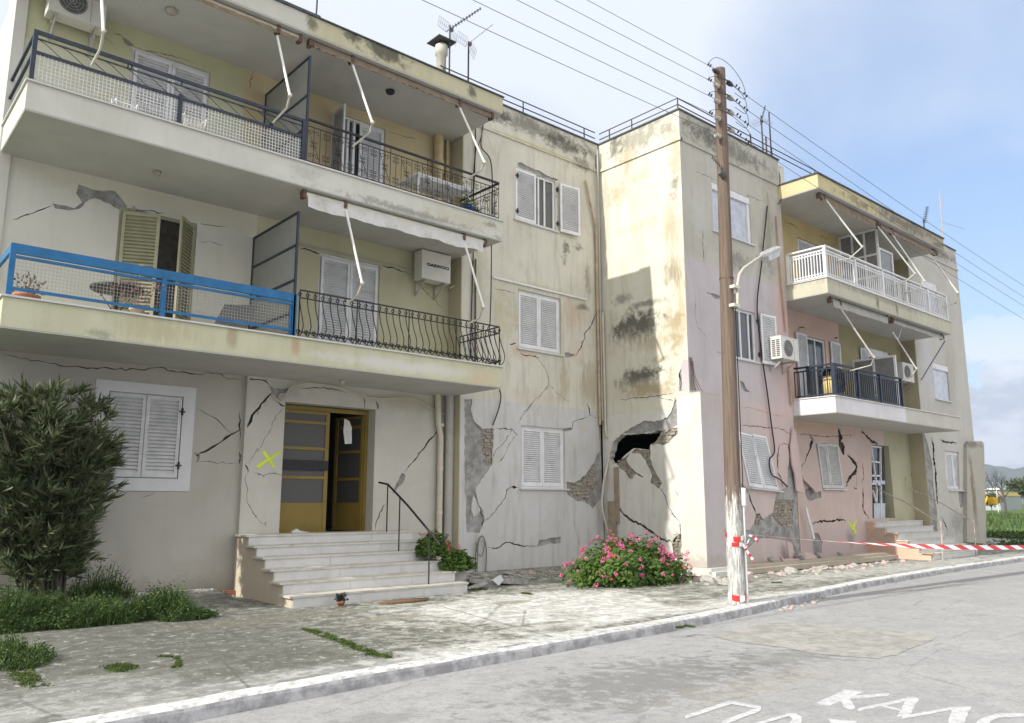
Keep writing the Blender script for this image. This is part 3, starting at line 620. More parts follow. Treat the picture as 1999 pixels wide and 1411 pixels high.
# --- walls
wl = P(212, 770, 1, YA); wr = P(358, 775, 1, YA); wb = P(355, 935, 1, YA)
WX0, WX1, WZ0, WZ1 = wl.x, wr.x, wb.z, wr.z
gfo = ['w', (XL, -.15), (5.72, -.15), (5.72, 3.76), (XL, 3.76)]
c3 = lambda p: cr(0, 400, 3.123, p); c5 = lambda p: cr(0, 700, 2.822, p); c6 = lambda p: cr(450, 700, 2.822, p)
wallsheet(BL, 1, YA, gfo, m_beige, holes=[['w', (WX0-.03, WZ0-.03), (WX1+.03, WZ0-.03), (WX1+.03, WZ1+.03), (WX0-.03, WZ1+.03)]],
    brick=[c5([(1085, 545), (1060, 518), (1100, 524), (1098, 545), (1085, 575)])],
    cracks=[(c5([(1080, 535), (1100, 520), (1150, 500), (1200, 470), (1245, 435), (1300, 405), (1330, 385)]), .04),
            (c5([(1085, 275), (1150, 310), (1190, 330), (1230, 370), (1280, 410)]), .014),
            (c3([(20, 910), (120, 935), (300, 965), (500, 990), (680, 1000), (850, 1005), (970, 990), (1080, 1020), (1200, 1030), (1320, 1025), (1400, 1060), (1470, 1068)]), .018),
            (c5([(1090, 568), (1180, 572), (1290, 580), (1322, 560)]), .010), (c5([(1322, 290), (1324, 340), (1322, 445)]), .03), (c5([(1318, 515), (1325, 545), (1316, 580)]), .04),
            (c5([(770, 765), (840, 745), (870, 712)]), .012), (c5([(1180, 662), (1205, 665)]), .035), (c5([(570, 780), (640, 778)]), .012), (c5([(790, 1060), (797, 1080)]), .02)], seed=3)
fr_ = MB(); fw = .2
for a in ((WX0-fw, WX1+fw, WZ1, WZ1+fw*.85), (WX0-fw, WX1+fw, WZ0-fw, WZ0), (WX0-fw, WX0, WZ0, WZ1), (WX1, WX1+fw, WZ0, WZ1)): fr_.box(a[0], a[1], YA-.022, YA+.1, a[2], a[3])
wfr = fr_.build('window_surround', simple('white_surround_plaster', (.60, .60, .60), .8, 0, .04, 4), BL)
b = MB(); b.box(WX0, WX1, YA+.03, YA+.06, WZ0, WZ1); gw = b.build('window', WHITEW, BL)
xm = (WX0+WX1)/2
shutter(gw, (WX0+.02, YA-.005, WZ0+.02), (xm-WX0-.03, 0, 0), (0, 0, WZ1-WZ0-.04), simple('painted_louvre', (.56, .56, .56), .6), pitch=.058)
shutter(gw, (xm+.0, YA-.005, WZ0+.02), (WX1-xm-.02, 0, 0), (0, 0, WZ1-WZ0-.04), MATS['painted_louvre'], pitch=.058)
hinge(gw, [((WX1-.01, YA-.015, WZ0+.22), 0), ((WX1-.01, YA-.015, WZ1-.25), 0)])
# entrance wall
d0 = P(557, 789, 1, YE); d1 = P(733.5, 801, 1, YE); dz = .98
EX0, EX1, EZ1 = d0.x, d1.x, d1.z+.02
wallsheet(BL, 1, YE, ['w', (5.74, -.1), (XE+.05, -.1), (XE+.05, 3.76), (5.74, 3.76)], m_entr,
    holes=[['w', (EX0, dz-.02), (EX1, dz-.02), (EX1, EZ1), (EX0, EZ1)]],
    concrete=[c6([(215, 150), (240, 168), (300, 165), (338, 158), (305, 188), (268, 190), (262, 215), (225, 205)]), c6([(945, 625), (966, 640), (950, 690), (915, 720), (895, 745), (890, 735), (915, 690), (930, 650)]), c6([(800, 225), (822, 262), (812, 282), (800, 262)])],
    cracks=[(c6([(80, 392), (110, 345), (120, 310), (160, 270), (200, 215), (228, 188)]), .045), (c6([(75, 98), (130, 115), (190, 120), (215, 145)]), .03),
            (c6([(300, 262), (250, 310), (215, 400), (180, 460), (130, 530), (100, 580)]), .010), (c6([(262, 240), (300, 262)]), .05),
            (c6([(70, 580), (95, 620), (80, 660), (95, 720), (90, 790), (140, 870), (200, 930)]), .012), (c6([(70, 575), (100, 622)]), .035), (c6([(130, 625), (180, 645), (240, 632), (292, 640)]), .010),
            (c6([(1178, 358), (1130, 410), (1080, 470), (1040, 520), (1000, 575), (960, 625)]), .030), (c6([(855, 800), (820, 850), (800, 910), (798, 940)]), .022),
            (c6([(735, 215), (740, 278)]), .03), (c6([(390, 165), (470, 160), (560, 165), (640, 190)]), .02)], seed=11, reveal=.3)
# yellow spray cross
pm = MB()
for a, b_ in (((180, 510), (243, 597)), ((146, 598), (274, 515))):
    A, B = [P(x, y, 1, YE-.004) for x, y in c6([a, b_])]; d = (B-A); nn = Vector((-d.z, 0, d.x)).normalized()*.028
    ln = jag([(A+nn).xz, (B+nn*.7).xz, (B-nn*.7).xz, (A-nn).xz], .008, .05, True, 5)
    pm.add([(p.x, YE-(.004 if a[0] == 180 else .006), p.y) for p in ln], [list(range(len(ln)))])
pm.build('spray_mark', YEL, BL)
# beige / entrance pilaster edge and left pilaster strips
b = MB(); b.box(5.70, 5.74, YE-.012, YA+.05, -.1, 3.755); b.build('corner_strip', m_entr, BL)
b = MB(); b.box(XL-.02, XL+.14, YA-.06, YA+.1, 4.18, 9.55); b.build('pilaster', plaster('pilaster_plaster', (.56, .55, .5), grime=.1), BL)
# mid floor
t0 = P(233, 416, 1, YA); t1 = P(385, 441, 1, YA); MX0, MX1, MZ1 = t0.x, t1.x, t1.z+.04
s0 = P(624, 494, 1, YA); s1 = P(742, 518, 1, YA); SX0, SX1, SZ1 = s0.x, s1.x, s1.z
c4 = lambda p: cr(500, 350, 3.123, p); c1 = lambda p: cr(0, 0, 3.123, p); c2 = lambda p: cr(500, 0, 3.123, p)
wallsheet(BL, 1, YA, ['w', (XL, 4.15), (XE+.1, 4.15), (XE+.1, 6.8), (XL, 6.8)], m_midA,
    holes=[['w', (MX0, 4.17), (MX1, 4.17), (MX1, MZ1), (MX0, MZ1)], ['w', (SX0, 4.17), (SX1, 4.17), (SX1, SZ1), (SX0, SZ1)]],
    concrete=[c1([(480, 1120), (560, 1155), (700, 1165), (735, 1200), (780, 1260), (750, 1290), (720, 1275), (640, 1230), (580, 1210), (510, 1240), (470, 1180)]), c1([(320, 1240), (400, 1255), (450, 1265), (495, 1240), (520, 1235), (490, 1275), (420, 1285), (340, 1270)])],
    cracks=[(c1([(70, 1340), (130, 1320), (200, 1300), (260, 1275), (320, 1250)]), .018), (c1([(180, 1305), (208, 1296)]), .05), (c3([(1220, 115), (1260, 120), (1330, 130), (1390, 135)]), .012), (c3([(1225, 112), (1268, 122)]), .03), (c3([(1210, 220), (1280, 222), (1370, 245)]), .012),
            (c4([(270, 425), (320, 430), (385, 455)]), .03), (c4([(765, 525), (850, 545), (950, 580)]), .03), (c4([(990, 630), (1030, 680), (1080, 730), (1140, 790)]), .012), (c3([(780, 20), (900, 35), (1000, 48)]), .02), (c4([(1265, 460), (1290, 640), (1280, 800)]), .02)], seed=21)
# top floor
u0 = P(259, 92, 1, YA); u1 = P(411, 139, 1, YA); TX0, TX1, TZ1 = u0.x, u1.x, (u0.z+u1.z)/2
v0 = P(650.5, 217, 1, YA); v1 = P(753, 252, 1, YA); VX0, VX1, VZ1 = v0.x, v1.x, (v0.z+v1.z)/2
wallsheet(BL, 1, YA, ['w', (XL, 7.1), (XE+.1, 7.1), (XE+.1, 9.6), (XL, 9.6)], m_topA,
    holes=[['w', (TX0, 7.21), (TX1, 7.21), (TX1, TZ1), (TX0, TZ1)], ['w', (VX0, 7.21), (VX1, 7.21), (VX1, VZ1), (VX0, VZ1)]],
    concrete=[c1([(745, 215), (780, 235), (820, 275), (790, 280), (755, 262)])],
    cracks=[(c1([(470, 120), (560, 180), (620, 220), (690, 265)]), .018), (c1([(690, 205), (745, 215)]), .02), (c1([(810, 280), (808, 360)]), .014), (c1([(820, 290), (1000, 330), (1200, 380)]), .012), (c1([(1555, 380), (1535, 450), (1520, 540)]), .014), (c2([(800, 795), (900, 830), (980, 850)]), .012)], seed=31)
# doors of the balconies
def louvre_door(x0, x1, z0, z1, y, mat, a0=0, a1=0, dark=False, split=.5, pitch=.05):
    b = MB(); b.box(x0, x0+.05, y, y+.07, z0, z1); b.box(x1-.05, x1, y, y+.07, z0, z1); b.box(x0+.05, x1-.05, y, y+.07, z1-.05, z1)
    d = b.build('balcony_door', mat, BL)
    g = MB(); g.box(x0+.05, x1-.05, y+.09, y+.1, z0, z1-.05); g.build('pane', GLASS if dark else DARK, d)  # where not glazed, a dark sheet stands for shade behind the louvres
    w = (x1-x0-.1); wl = w*split-.004; wr = w*(1-split)-.004
    if a0 is not None: shutter(d, (x0+.05, y-.03, z0+.02), (wl*math.cos(a0), -wl*math.sin(a0), 0), (0, 0, z1-z0-.09), mat, pitch=pitch)
    if a1 is not None: shutter(d, (x1-.05-wr*math.cos(a1), y-.03-wr*math.sin(a1), z0+.02), (wr*math.cos(a1), wr*math.sin(a1), 0), (0, 0, z1-z0-.09), mat, pitch=pitch)
    return d
louvre_door(MX0, MX1, 4.21, MZ1, YA+.02, OLIVE, math.radians(24), math.radians(50), pitch=.06)['label'] = 'olive louvred balcony door standing ajar'
louvre_door(SX0, SX1, 4.21, SZ1, YA+.04, WHITE)
louvre_door(TX0, TX1, 7.23, TZ1, YA+.04, WHITE)
dd = louvre_door(VX0, VX1, 7.23, VZ1, YA+.04, WHITE, None, 0, True, split=.5)
sh = shutter(dd, (VX0-.02, YA-.52, 7.25), (0, .5, 0), (0, 0, VZ1-7.3), WHITE, nrm=(-1, 0, 0)); sh['label'] = 'white louvred leaf swung fully open'
fm = MB(); fm.box(VX0+.32, VX0+.37, YA-.02, YA+.05, 7.23, VZ1-.08); fm.box(VX0+.45, VX0+.50, YA-.04, YA+.03, 7.23, VZ1-.08); fm.build('sash', WHITE, dd)
# entrance door: fixed leaf and open leaf in ochre steel
ED = MB(); yd = YE+.26; xm = P(640, 900, 1, yd).x
ED.box(EX0, EX1-.0, yd, yd+.05, EZ1-.10, EZ1-.02); ED.box(EX1-.07, EX1-.0, yd, yd+.05, dz, EZ1-.10); ED.box(EX0-.02, EX0+.05, yd, yd+.05, dz, EZ1-.10)
ed = ED.build('entrance_door', OCHRE, BL)
def leaf(o, u, n, w, h):
    o, u, n = Vector(o), Vector(u).normalized(), Vector(n).normalized(); b = MB(); z = Vector((0, 0, 1))
    def bx(a0, a1, z0, z1, t=.025): b.obox(o+u*a0+z*z0-n*t, u*(a1-a0), z*(z1-z0), n*2*t)
    bx(0, .06, 0, h); bx(w-.08, w, 0, h); bx(.06, w-.08, 0, .50, .02)
    zs = [.50, 1.00, 1.54, 2.03, h-.03]
    for q in zs[1:]: bx(.06, w-.08, q-.025, q+.03)
    bx(.06, w-.08, .48, .54, .024)
    l = b.build('door_leaf', OCHRE, ed); g = MB()
    g.obox(o+u*.06+z*.5-n*.004, u*(w-.14), z*(h-.53), n*.008); return l, g, bx
l1, g1, _ = leaf((EX0+.05, yd-.01, dz+.02), (1, 0, 0), (0, -1, 0), xm-EX0-.06, EZ1-dz-.13); g1.build('pane', FROST, ed)
k = MB(); k.box(EX0+.06, xm-.02, yd-.06, yd-.035, dz+1.16, dz+1.34); k.build('push_bar', BLACKI, ed)
an = math.radians(76); wv = EX1-.07-xm
l2, g2, _ = leaf((EX1-.08, yd+.03, dz+.02), (-math.cos(an), math.sin(an), 0), (-math.sin(an), -math.cos(an), 0), wv, EZ1-dz-.13); g2.build('pane', FROST, ed)
# dark stair hall
b = MB(); x0, x1, y0, y1, z0, z1 = EX0-.9, EX1+.7, YE+.45, YE+4.5, .9, 3.6
b.quad((x0, y1, z0), (x1, y1, z0), (x1, y1, z1), (x0, y1, z1)); b.quad((x0, y0, z0), (x0, y1, z0), (x0, y1, z1), (x0, y0, z1)); b.quad((x1, y0, z0), (x1, y1, z0), (x1, y1, z1), (x1, y0, z1)); b.quad((x0, y0, z1), (x1, y0, z1), (x1, y1, z1), (x0, y1, z1)); b.box(x0, x1, YE+.2, y1, .88, dz)
b.quad((x0, y0, z0), (EX0-.02, y0, z0), (EX0-.02, y0, z1), (x0, y0, z1))
for i in range(7): b.box(x0, EX0+.75, YE+1.6+.28*i, y1-.01, dz+.17*i, dz+.17*(i+1))
b.build('stair_hall', simple('hall_wall', (.20, .19, .18), .9), BL)
# ------- block 2 with the three windows
k3 = lambda p: cr(880, 780, 3.36, p); k2 = lambda p: cr(900, 500, 3.528, p); k1 = lambda p: cr(900, 150, 3.44, p); kk = lambda p: cr(840, 740, 3.3625, p)
W1 = (11.85, 13.22, 1.86, 3.24); W2 = (11.77, 13.13, 4.98, 6.35)
W3 = (11.69, 12.98, 8.0, 9.27)
H = lambda w: ['w', (w[0], w[2]), (w[1], w[2]), (w[1], w[3]), (w[0], w[3])]
wallsheet(BL, 1, Y2, ['w', (10.16, -.05), (14.5, -.05), (14.47, 3.7), (14.52, 4.2), (14.5, 10.68), (10.16, 10.68)], m_b2, holes=[H(W1), H(W2), H(W3)],
    concrete=[kk([(225, 130), (275, 130), (265, 200), (290, 280), (345, 330), (410, 320), (418, 360), (405, 560), (350, 645), (298, 712), (310, 800), (345, 870), (355, 925), (330, 990), (325, 1010), (240, 1010), (226, 700)]),
              k3([(985, 320), (1010, 310), (1040, 345), (1052, 420), (1010, 560), (985, 670), (955, 690), (937, 720), (915, 690), (880, 672), (820, 665), (765, 620), (760, 540), (810, 545), (845, 525), (880, 500), (900, 470), (940, 410), (960, 360)]),
              k3([(580, 920), (640, 912), (720, 900), (720, 940), (640, 950), (560, 965)]),
              k1([(378, 575), (410, 575), (440, 600), (500, 625), (520, 625), (560, 655), (640, 685), (655, 690), (640, 700), (560, 676), (500, 648), (440, 628), (380, 605)]),
              ['w', (14.40, 3.75), (14.5, 3.75), (14.5, 2.3), (14.44, 2.5), (14.38, 3.1)], ['w', (14.40, 10.3), (14.5, 10.5), (14.5, 9.9), (14.43, 10.0)],
              k2([(715, 668), (740, 665), (785, 672), (780, 685), (735, 700), (715, 690)]), k3([(745, 185), (795, 182), (795, 195), (770, 207), (745, 208)])],
    brick=[kk([(345, 335), (412, 325), (405, 420), (405, 560), (372, 560), (345, 480)]), k3([(880, 500), (955, 425), (960, 560), (930, 600), (880, 655), (820, 645), (770, 585), (765, 545), (810, 545), (850, 520)])],
    islands=[kk([(285, 760), (268, 860), (285, 905), (310, 895), (328, 858), (300, 790)])],
    cracks=[(k3([(240, 968), (300, 975), (340, 950), (380, 935), (420, 950), (470, 960), (570, 965)]), .026), (k3([(290, 188), (360, 190), (410, 200), (440, 235)]), .022), (k3([(410, 190), (350, 280), (300, 325), (275, 390)]), .012), (k3([(435, 215), (380, 300), (345, 380), (300, 430)]), .012),
            (k3([(458, 575), (420, 570), (370, 590), (355, 650), (310, 700), (260, 770), (225, 790)]), .018), (k3([(400, 570), (432, 576)]), .05), (k3([(195, 720), (220, 790), (205, 850)]), .025), (k3([(555, 0), (500, 70), (440, 155)]), .009),
            (k3([(748, 192), (795, 190), (800, 150), (850, 130), (915, 103)]), .018), (k3([(917, 105), (910, 60), (895, 30)]), .03), (k3([(915, 105), (960, 118), (1005, 125)]), .010), (k3([(800, 790), (830, 880), (850, 980)]), .008), (k3([(940, 140), (975, 180), (1010, 190)]), .008),
            (k2([(965, 365), (920, 410), (905, 460), (860, 520), (845, 580), (820, 640), (785, 692)]), .026), (k2([(490, 685), (530, 710), (570, 760), (600, 830), (605, 880), (570, 930), (500, 1000), (430, 1080), (390, 1150)]), .013), (k2([(605, 880), (680, 960), (760, 1010)]), .007),
            (k2([(385, 640), (430, 680), (490, 688), (545, 705)]), .020), (k2([(330, 605), (380, 598)]), .04), (k2([(215, 215), (290, 235), (380, 262)]), .01), (k1([(165, 380), (200, 450), (215, 520)]), .008), (k1([(640, 700), (650, 900), (655, 1000)]), .012)], seed=41, reveal=.14)
b = MB()
for x in (P(905, 900, 1, Y2).x-.0,):
    b.box(10.14, 10.165, Y2+.002, YA+.05, -.05, 10.68)
b.build('side_wall', plaster('return_plaster', (.50, .46, .32), grime=.2), BL)
closed_window(BL, 1, W1[0], W1[1], W1[2], W1[3], Y2, .05); closed_window(BL, 1, W2[0], W2[1], W2[2], W2[3], Y2)
# open window on the top floor
w = glazed(BL, W3[0], W3[1], W3[2], W3[3], Y2+.06, bars=((W3[0]+W3[1])/2+.12, (W3[0]+W3[1])/2+.32, (W3[0]+W3[1])/2-.02))
c = MB(); n = 24; xa = (W3[0]+W3[1])/2; ln = (W3[1]-xa-.1)/n
for i in range(n):
    c.quad((xa+i*ln, Y2+.13+.012*(i % 2), W3[2]+.05), (xa+(i+1)*ln, Y2+.13+.012*((i+1) % 2), W3[2]+.05), (xa+(i+1)*ln, Y2+.13+.012*((i+1) % 2), W3[3]-.05), (xa+i*ln, Y2+.13+.012*(i % 2), W3[3]-.05))
c.build('curtain', simple('net_curtain', (.5, .52, .5), .9), w)
shutter(w, (W3[0]+.0, Y2+.01, W3[2]+.02), ((W3[1]-W3[0])*.5, 0, 0), (0, 0, W3[3]-W3[2]-.03))
shutter(w, (W3[1]+.10, Y2-.06, W3[2]+.0), ((W3[1]-W3[0])*.48, -.06, 0), (0, 0, W3[3]-W3[2]-.03))
hinge(w, [((W3[0]+.04, Y2-.01, W3[2]+.2), 0), ((W3[0]+.04, Y2-.01, W3[3]-.2), 0), ((W3[1]+.05, Y2-.01, W3[2]+.2), 0), ((W3[1]+.05, Y2-.01, W3[3]-.2), 0)])
box('sill', MARBLE, w, W3[0]-.06, W3[1]+.08, Y2-.05, Y2+.1, W3[2]-.035, W3[2]-.002)
b = MB(); a0 = P(961, 541, 1, Y2); a1 = P(1143, 585, 1, Y2); b.bar((a0.x, Y2-.02, a0.z), (a1.x, Y2-.02, a1.z-.0), .04, .045); b.build('cable_trunking', WHITEW, BL)
box('string_course', m_b2, BL, 10.17, 14.5, Y2-.035, Y2+.05, 9.92, 9.99)
b = MB(); b.box(10.12, 14.52, Y2-.03, Y2+.3, 10.682, 10.72); b.build('coping', ROOFT, BL)
b = MB(); a0 = P(240, 385+0, 1, YA); a0 = P(577, 475, 1, YA-.02); a1 = P(806, 527, 1, YA-.02); b.tube([a0, a1], .018); b.build('cable_trunking', GREYP, BL)
# --- slabs
bm_ = slab(BL, 'balcony', XL, XE, YB, YA-.0, 3.76, 4.175, SLABA); bu_ = slab(BL, 'balcony', XL, XE, YB, YA, 6.77, 7.19, SLABU)
bm_['label'] = 'lower balcony with blue and black railings'; bu_['label'] = 'upper balcony with navy and scrolled railings'
b = MB(); b.box(XL-.1, XE+.0, YB, YA+.3, 9.58, 9.915); b.box(XL, XE, YA+.3, YA+.9, 9.6, 10.4); rs = b.build('roof_slab', ROOFA, BL)
s = MB(); s.box(XL-.1, XE-.004, YB+.006, YA, 9.555, 9.578); s.build('soffit', SOFF, rs)
b = MB(); b.box(XL-.12, 5.9, YB-.035, YB+.3, 9.917, 9.965); b.box(5.9, XE+.02, YB-.035, YB+.3, 9.917, 9.94); b.build('flashing', ROOFT, rs)
# dividers
def divider(parent, x, ztop, zbot, bars, y0=YB+.04, y1=YA-.03, slope=0.):
    b = MB(); zt0, zt1 = ztop, ztop+slope
    for z in [ztop-.02]+list(bars)+[zbot+.02]: b.box(x-.018, x+.018, y0, y1, z-.02, z+.02)
    b.box(x-.018, x+.018, y0-.02, y0+.02, zbot, ztop); b.box(x-.018, x+.018, y1-.02, y1+.02, zbot, ztop)
    b.cur = 1; b.box(x-.004, x+.004, y0+.02, y1-.02, zbot, ztop-.02)
    return b.build('divider_screen', [NAVY, simple('wired_glass_grey', (.24, .245, .23), .35, 0, .06)], parent)
divider(bm_, 5.70, 6.33, 4.22, (5.75, 5.15, 4.6)); divider(bu_, 5.77, 9.18, 7.22, (8.45, 7.85))
# --- railings
def meshgrid(parent, x0, x1, y, z0, z1, sp, mat, r=.0028, name='mesh_panel'):
    b = MB(); n = int((x1-x0)/sp)
    for i in range(1, n): x = x0+(x1-x0)*i/n; b.box(x-r, x+r, y-r, y+r, z0, z1)
    n = int((z1-z0)/sp)
    for i in range(1, n): z = z0+(z1-z0)*i/n; b.box(x0, x1, y+r, y+r*2.6, z-r, z+r)
    return b.build(name, mat, parent)
yr = YB+.05
r = MB(); XR0, XR1 = 1.70, 5.72; xmid = P(352, 200, 1, yr).x
r.bar((XR0, yr, 7.96), (XR1, yr, 7.96), .045, .05); r.bar((XR0, yr, 7.865), (XR1, yr, 7.865), .018); r.bar((XR0, yr, 7.66), (XR1, yr, 7.66), .04); r.bar((XR0, yr, 7.23), (XR1, yr, 7.23), .04)
for x in (XR0, xmid, XR1): r.box(x-.028, x+.028, yr-.03, yr+.03, 7.19, 7.72 if x == xmid else 7.98)
for x in (XR0+1.2, 2.95, 5.0, xmid): r.box(x-.01, x+.01, yr-.01, yr+.01, 7.87, 7.95)
for z in (7.96, 7.66, 7.23): r.bar((XR0, yr, z), (XR0, YA-.06, z), .04)
nw = 14; dx = (XR1-XR0)/nw
for i in range(nw):
    xa = XR0+dx*i
    for ph in (0,):
        pts = [(xa+dx*1.55*t, yr, 7.76+(.1 if ph else -.1)*math.cos(math.pi*t)*(-1)) for t in [j/8 for j in range(9)]]
        pts = [p for p in pts if p[0] < XR1]
        if len(pts) > 1: r.tube(pts, .006, 4, False)
r.build('railing', NAVY, bu_)['label'] = 'navy railing with wavy top and white mesh'
meshgrid(bu_, XR0+.03, xmid-.03, yr, 7.25, 7.64, .05, WHWIRE, .004); meshgrid(bu_, xmid+.03, XR1-.03, yr, 7.25, 7.64, .05, WHWIRE, .004)
# scrolled iron
r = MB(); X0, X1 = 5.80, XE-.06
r.bar((X0, yr, 8.02), (X1, yr, 8.02), .04, .035); r.bar((X0, yr, 7.90), (X1, yr, 7.90), .014); r.bar((X0, yr, 7.27), (X1, yr, 7.27), .014)
n = 36; sp = (X1-X0)/n
def scroll(b, c, R, pl, flip):
    b.tube(spiral((c[0], c[1], c[2]), R, 1.15, pl, 0 if flip > 0 else math.pi, flip, 10), .0055, 4, False)
def ironrun(b, pos, n, pl):
    for i in range(n+1):
        c = pos(i)
        full = i % 7 == 0
        b.tube([(c[0], c[1], 7.27 if not full else 7.19), (c[0], c[1], 7.90 if not full else 8.02)], .008 if full else .0065, 4, False)
        if i == n: break
        k = i % 4
        d = pos(i+1); mx = ((c[0]+d[0])/2, (c[1]+d[1])/2)
        if k in (0, 1):
            for z in (7.8, 7.38): scroll(b, (c[0]+(d[0]-c[0])*(.5), c[1]+(d[1]-c[1])*.5, z), sp*.42, pl, 1 if k == 0 else -1)
        if k == 0:
            e = pos(i+2) if i+2 <= n else d; b.tube([(c[0], c[1], 7.85), (e[0], e[1], 7.32)], .0055, 4, False)
            f = pos(i+1)
            for s_ in (-1, 1): scroll(b, (f[0]+s_*(sp*.3 if pl == 'XZ' else 0), f[1]+s_*(sp*.3 if pl == 'YZ' else 0), 7.62), sp*.25, pl, s_); scroll(b, (f[0]+s_*(sp*.3 if pl == 'XZ' else 0), f[1]+s_*(sp*.3 if pl == 'YZ' else 0), 7.55), sp*.25, pl, -s_)
        if k == 2:
            f = pos(i+1)
            for s_ in (-1, 1):
                for z in (7.82, 7.75, 7.42, 7.35): scroll(b, (f[0]+s_*(sp*.32 if pl == 'XZ' else 0), f[1]+s_*(sp*.32 if pl == 'YZ' else 0), z), sp*.26, pl, s_)
ironrun(r, lambda i: (X0+sp*i, yr), n, 'XZ')
r.build('railing', BLACKI, bu_)['label'] = 'black railing of iron scrolls'
r = MB(); r.bar((X1, yr, 8.02), (X1, Y2-.02, 8.02), .04, .035); r.bar((X1, yr, 7.90), (X1, Y2-.02, 7.90), .014); r.bar((X1, yr, 7.27), (X1, Y2-.02, 7.27), .014)
ironrun(r, lambda i: (X1, yr+sp*i), 11, 'YZ'); r.build('railing', BLACKI, bu_)
# blue railing
r = MB(); X0b, X1b = 1.69, 5.74
def bz(y): return P(583, y, 1, yr).z
r.box(X0b, X1b, yr-.025, yr+.02, 4.78, 4.915); r.box(X0b, X1b, yr-.02, yr+.02, 4.72, 4.755)
r.box(X0b, X1b, yr-.015, yr+.015, 4.285, 4.325); xmb = P(320, 560, 1, yr).x
for x in (X0b+.03, xmb, X1b-.035): r.box(x-.035, x+.035, yr-.03, yr+.025, 4.2, 4.9)
r.box(X1b-.11, X1b-.08, yr-.012, yr+.012, 4.2, 4.74); r.box(X0b, X0b+.04, yr, YA-.06, 4.80, 4.9)
r.build('railing', BLUE, bm_)['label'] = 'bright blue railing with rusted wire mesh'
meshgrid(bm_, X0b+.06, xmb-.03, yr, 4.32, 4.72, .045, DKWIRE, .0022); meshgrid(bm_, xmb+.03, X1b-.1, yr, 4.32, 4.72, .045, DKWIRE, .0022)
# bellied iron railing
r = MB(); X0c, X1c = 5.80, XE-.03
def belly(b, x, y, nx, ny):
    prof = [(0.0, 4.985), (.02, 4.93), (.0, 4.86), (-.0, 4.82), (.05, 4.66), (.13, 4.50), (.17, 4.38), (.14, 4.27), (.06, 4.22), (.01, 4.25), (.0, 4.30), (.03, 4.32)]
    b.tube([(x+nx*o, y+ny*o, z) for o, z in prof], .009, 5, False)
    for z, R in ((4.925, .03), (4.30, .035)): b.tube([(x+(R*math.cos(t) if ny else nx*0+0)+nx*.0, y+(R*math.cos(t) if nx else 0), z+R*math.sin(t)) for t in [k*math.pi/4 for k in range(8)]], .009, 4, False)
r.bar((X0c, yr, 5.0), (X1c, yr, 5.0), .022); r.bar((X0c, yr, 4.87), (X1c, yr, 4.87), .018); r.bar((X0c, yr, 4.30), (X1c, yr, 4.30), .018)
n = 31
for i in range(n+1): belly(r, X0c+(X1c-X0c)*i/n, yr, 0, -1)
for i in range(5): x = X0c+(X1c-X0c)*i/4; r.tube([(x, yr, 4.19), (x, yr, 5.0)], .011, 5)
r.build('railing', BLACKI, bm_)['label'] = 'black railing of bellied iron bars'
r = MB(); X1d = X1c-.0
for z in (5.0, 4.87, 4.30): r.bar((X1d, yr, z), (X1d, Y2-.02, z), .02)
for i in range(1, 9): belly(r, X1d, yr+(Y2-yr)*i/9, 1, 0)
r.tube([(X1d, Y2-.03, 4.19), (X1d, Y2-.03, 5.0)], .011, 5)
r.build('railing', BLACKI, bm_)
# ceiling lamps
def ceil_lamp(parent, p, rr, mat):
    b = MB(); b.lathe((p.x, p.y, p.z), [(rr, 0), (rr, -.03), (rr*.8, -.06), (rr*.35, -.075), (0.001, -.08)], 16); return b.build('ceiling_lamp', mat, parent)
GL = simple('lamp_glass', (.35, .33, .27), .3)
ceil_lamp(rs, P(335, 19, 2, 9.55), .10, GL); ceil_lamp(rs, P(762, 177, 2, 9.55), .09, BLACKI); ceil_lamp(bu_, P(307, 335, 2, 6.76), .06, GL); ceil_lamp(bm_, P(668, 742, 2, 3.75), .05, GREYP)
# --- steps
st = MB(); SX0, SXr = 5.62, 8.42; TR = [11.45, 11.79, 12.13, 12.47, 12.81, 13.15]; RS = [0, .17, .34, .51, .68, .845, 1.01]
ends = [8.97, 8.95, 8.95, 8.95, 8.95, 8.95]
stw = MB()
for i in range(6): stw.box(SX0+.04, ends[i]-.03, TR[i]+.03, YE-.002 if i == 5 else TR[i+1]+.03, -.05, RS[i+1]-.032)
scs = stw.build('staircase', plaster('step_side_plaster', (.52, .46, .36), grime=.15), BL)
for i in range(6):
    t = MB(); y1 = (YE-.002) if i == 5 else TR[i+1]+.045
    xs_ = [SX0-.0, SX0+(ends[i]-SX0)*.36, SX0+(ends[i]-SX0)*.72, ends[i]]
    t.cur = 1; t.box(SX0-.01, ends[i], TR[i]-.005, y1, RS[i+1]-.03, RS[i+1]); t.cur = 0
    for a, b_ in zip(xs_, xs_[1:]): t.box(a+.05 if a == xs_[0] else a+.002, b_-.002 if b_ != ends[i] else b_-.02, TR[i]+.012, TR[i]+.029, (RS[i]+.001 if i else -.04), RS[i+1]-.031)
    t.build('step', [MARBLE, TREAD], scs)
# planter wall beside steps
PLX = P(909, 1120, 1, 12.05).x
b = MB(); PLZ = P(895, 1108, 1, 12.05).z; b.box(8.965, PLX, 12.02, 12.1, -.05, PLZ); b.box(PLX-.06, PLX, 12.1, YE, -.05, PLZ); b.box(8.965, 9.02, 12.1, YE, -.05, PLZ)
pl = b.build('planter', plaster('planter_plaster', (.55, .55, .53), grime=.2), BL); box('soil', simple('dark_soil', (.06, .045, .03), 1), pl, 9.02, PLX-.06, 12.1, YE-.01, .1, PLZ-.08)
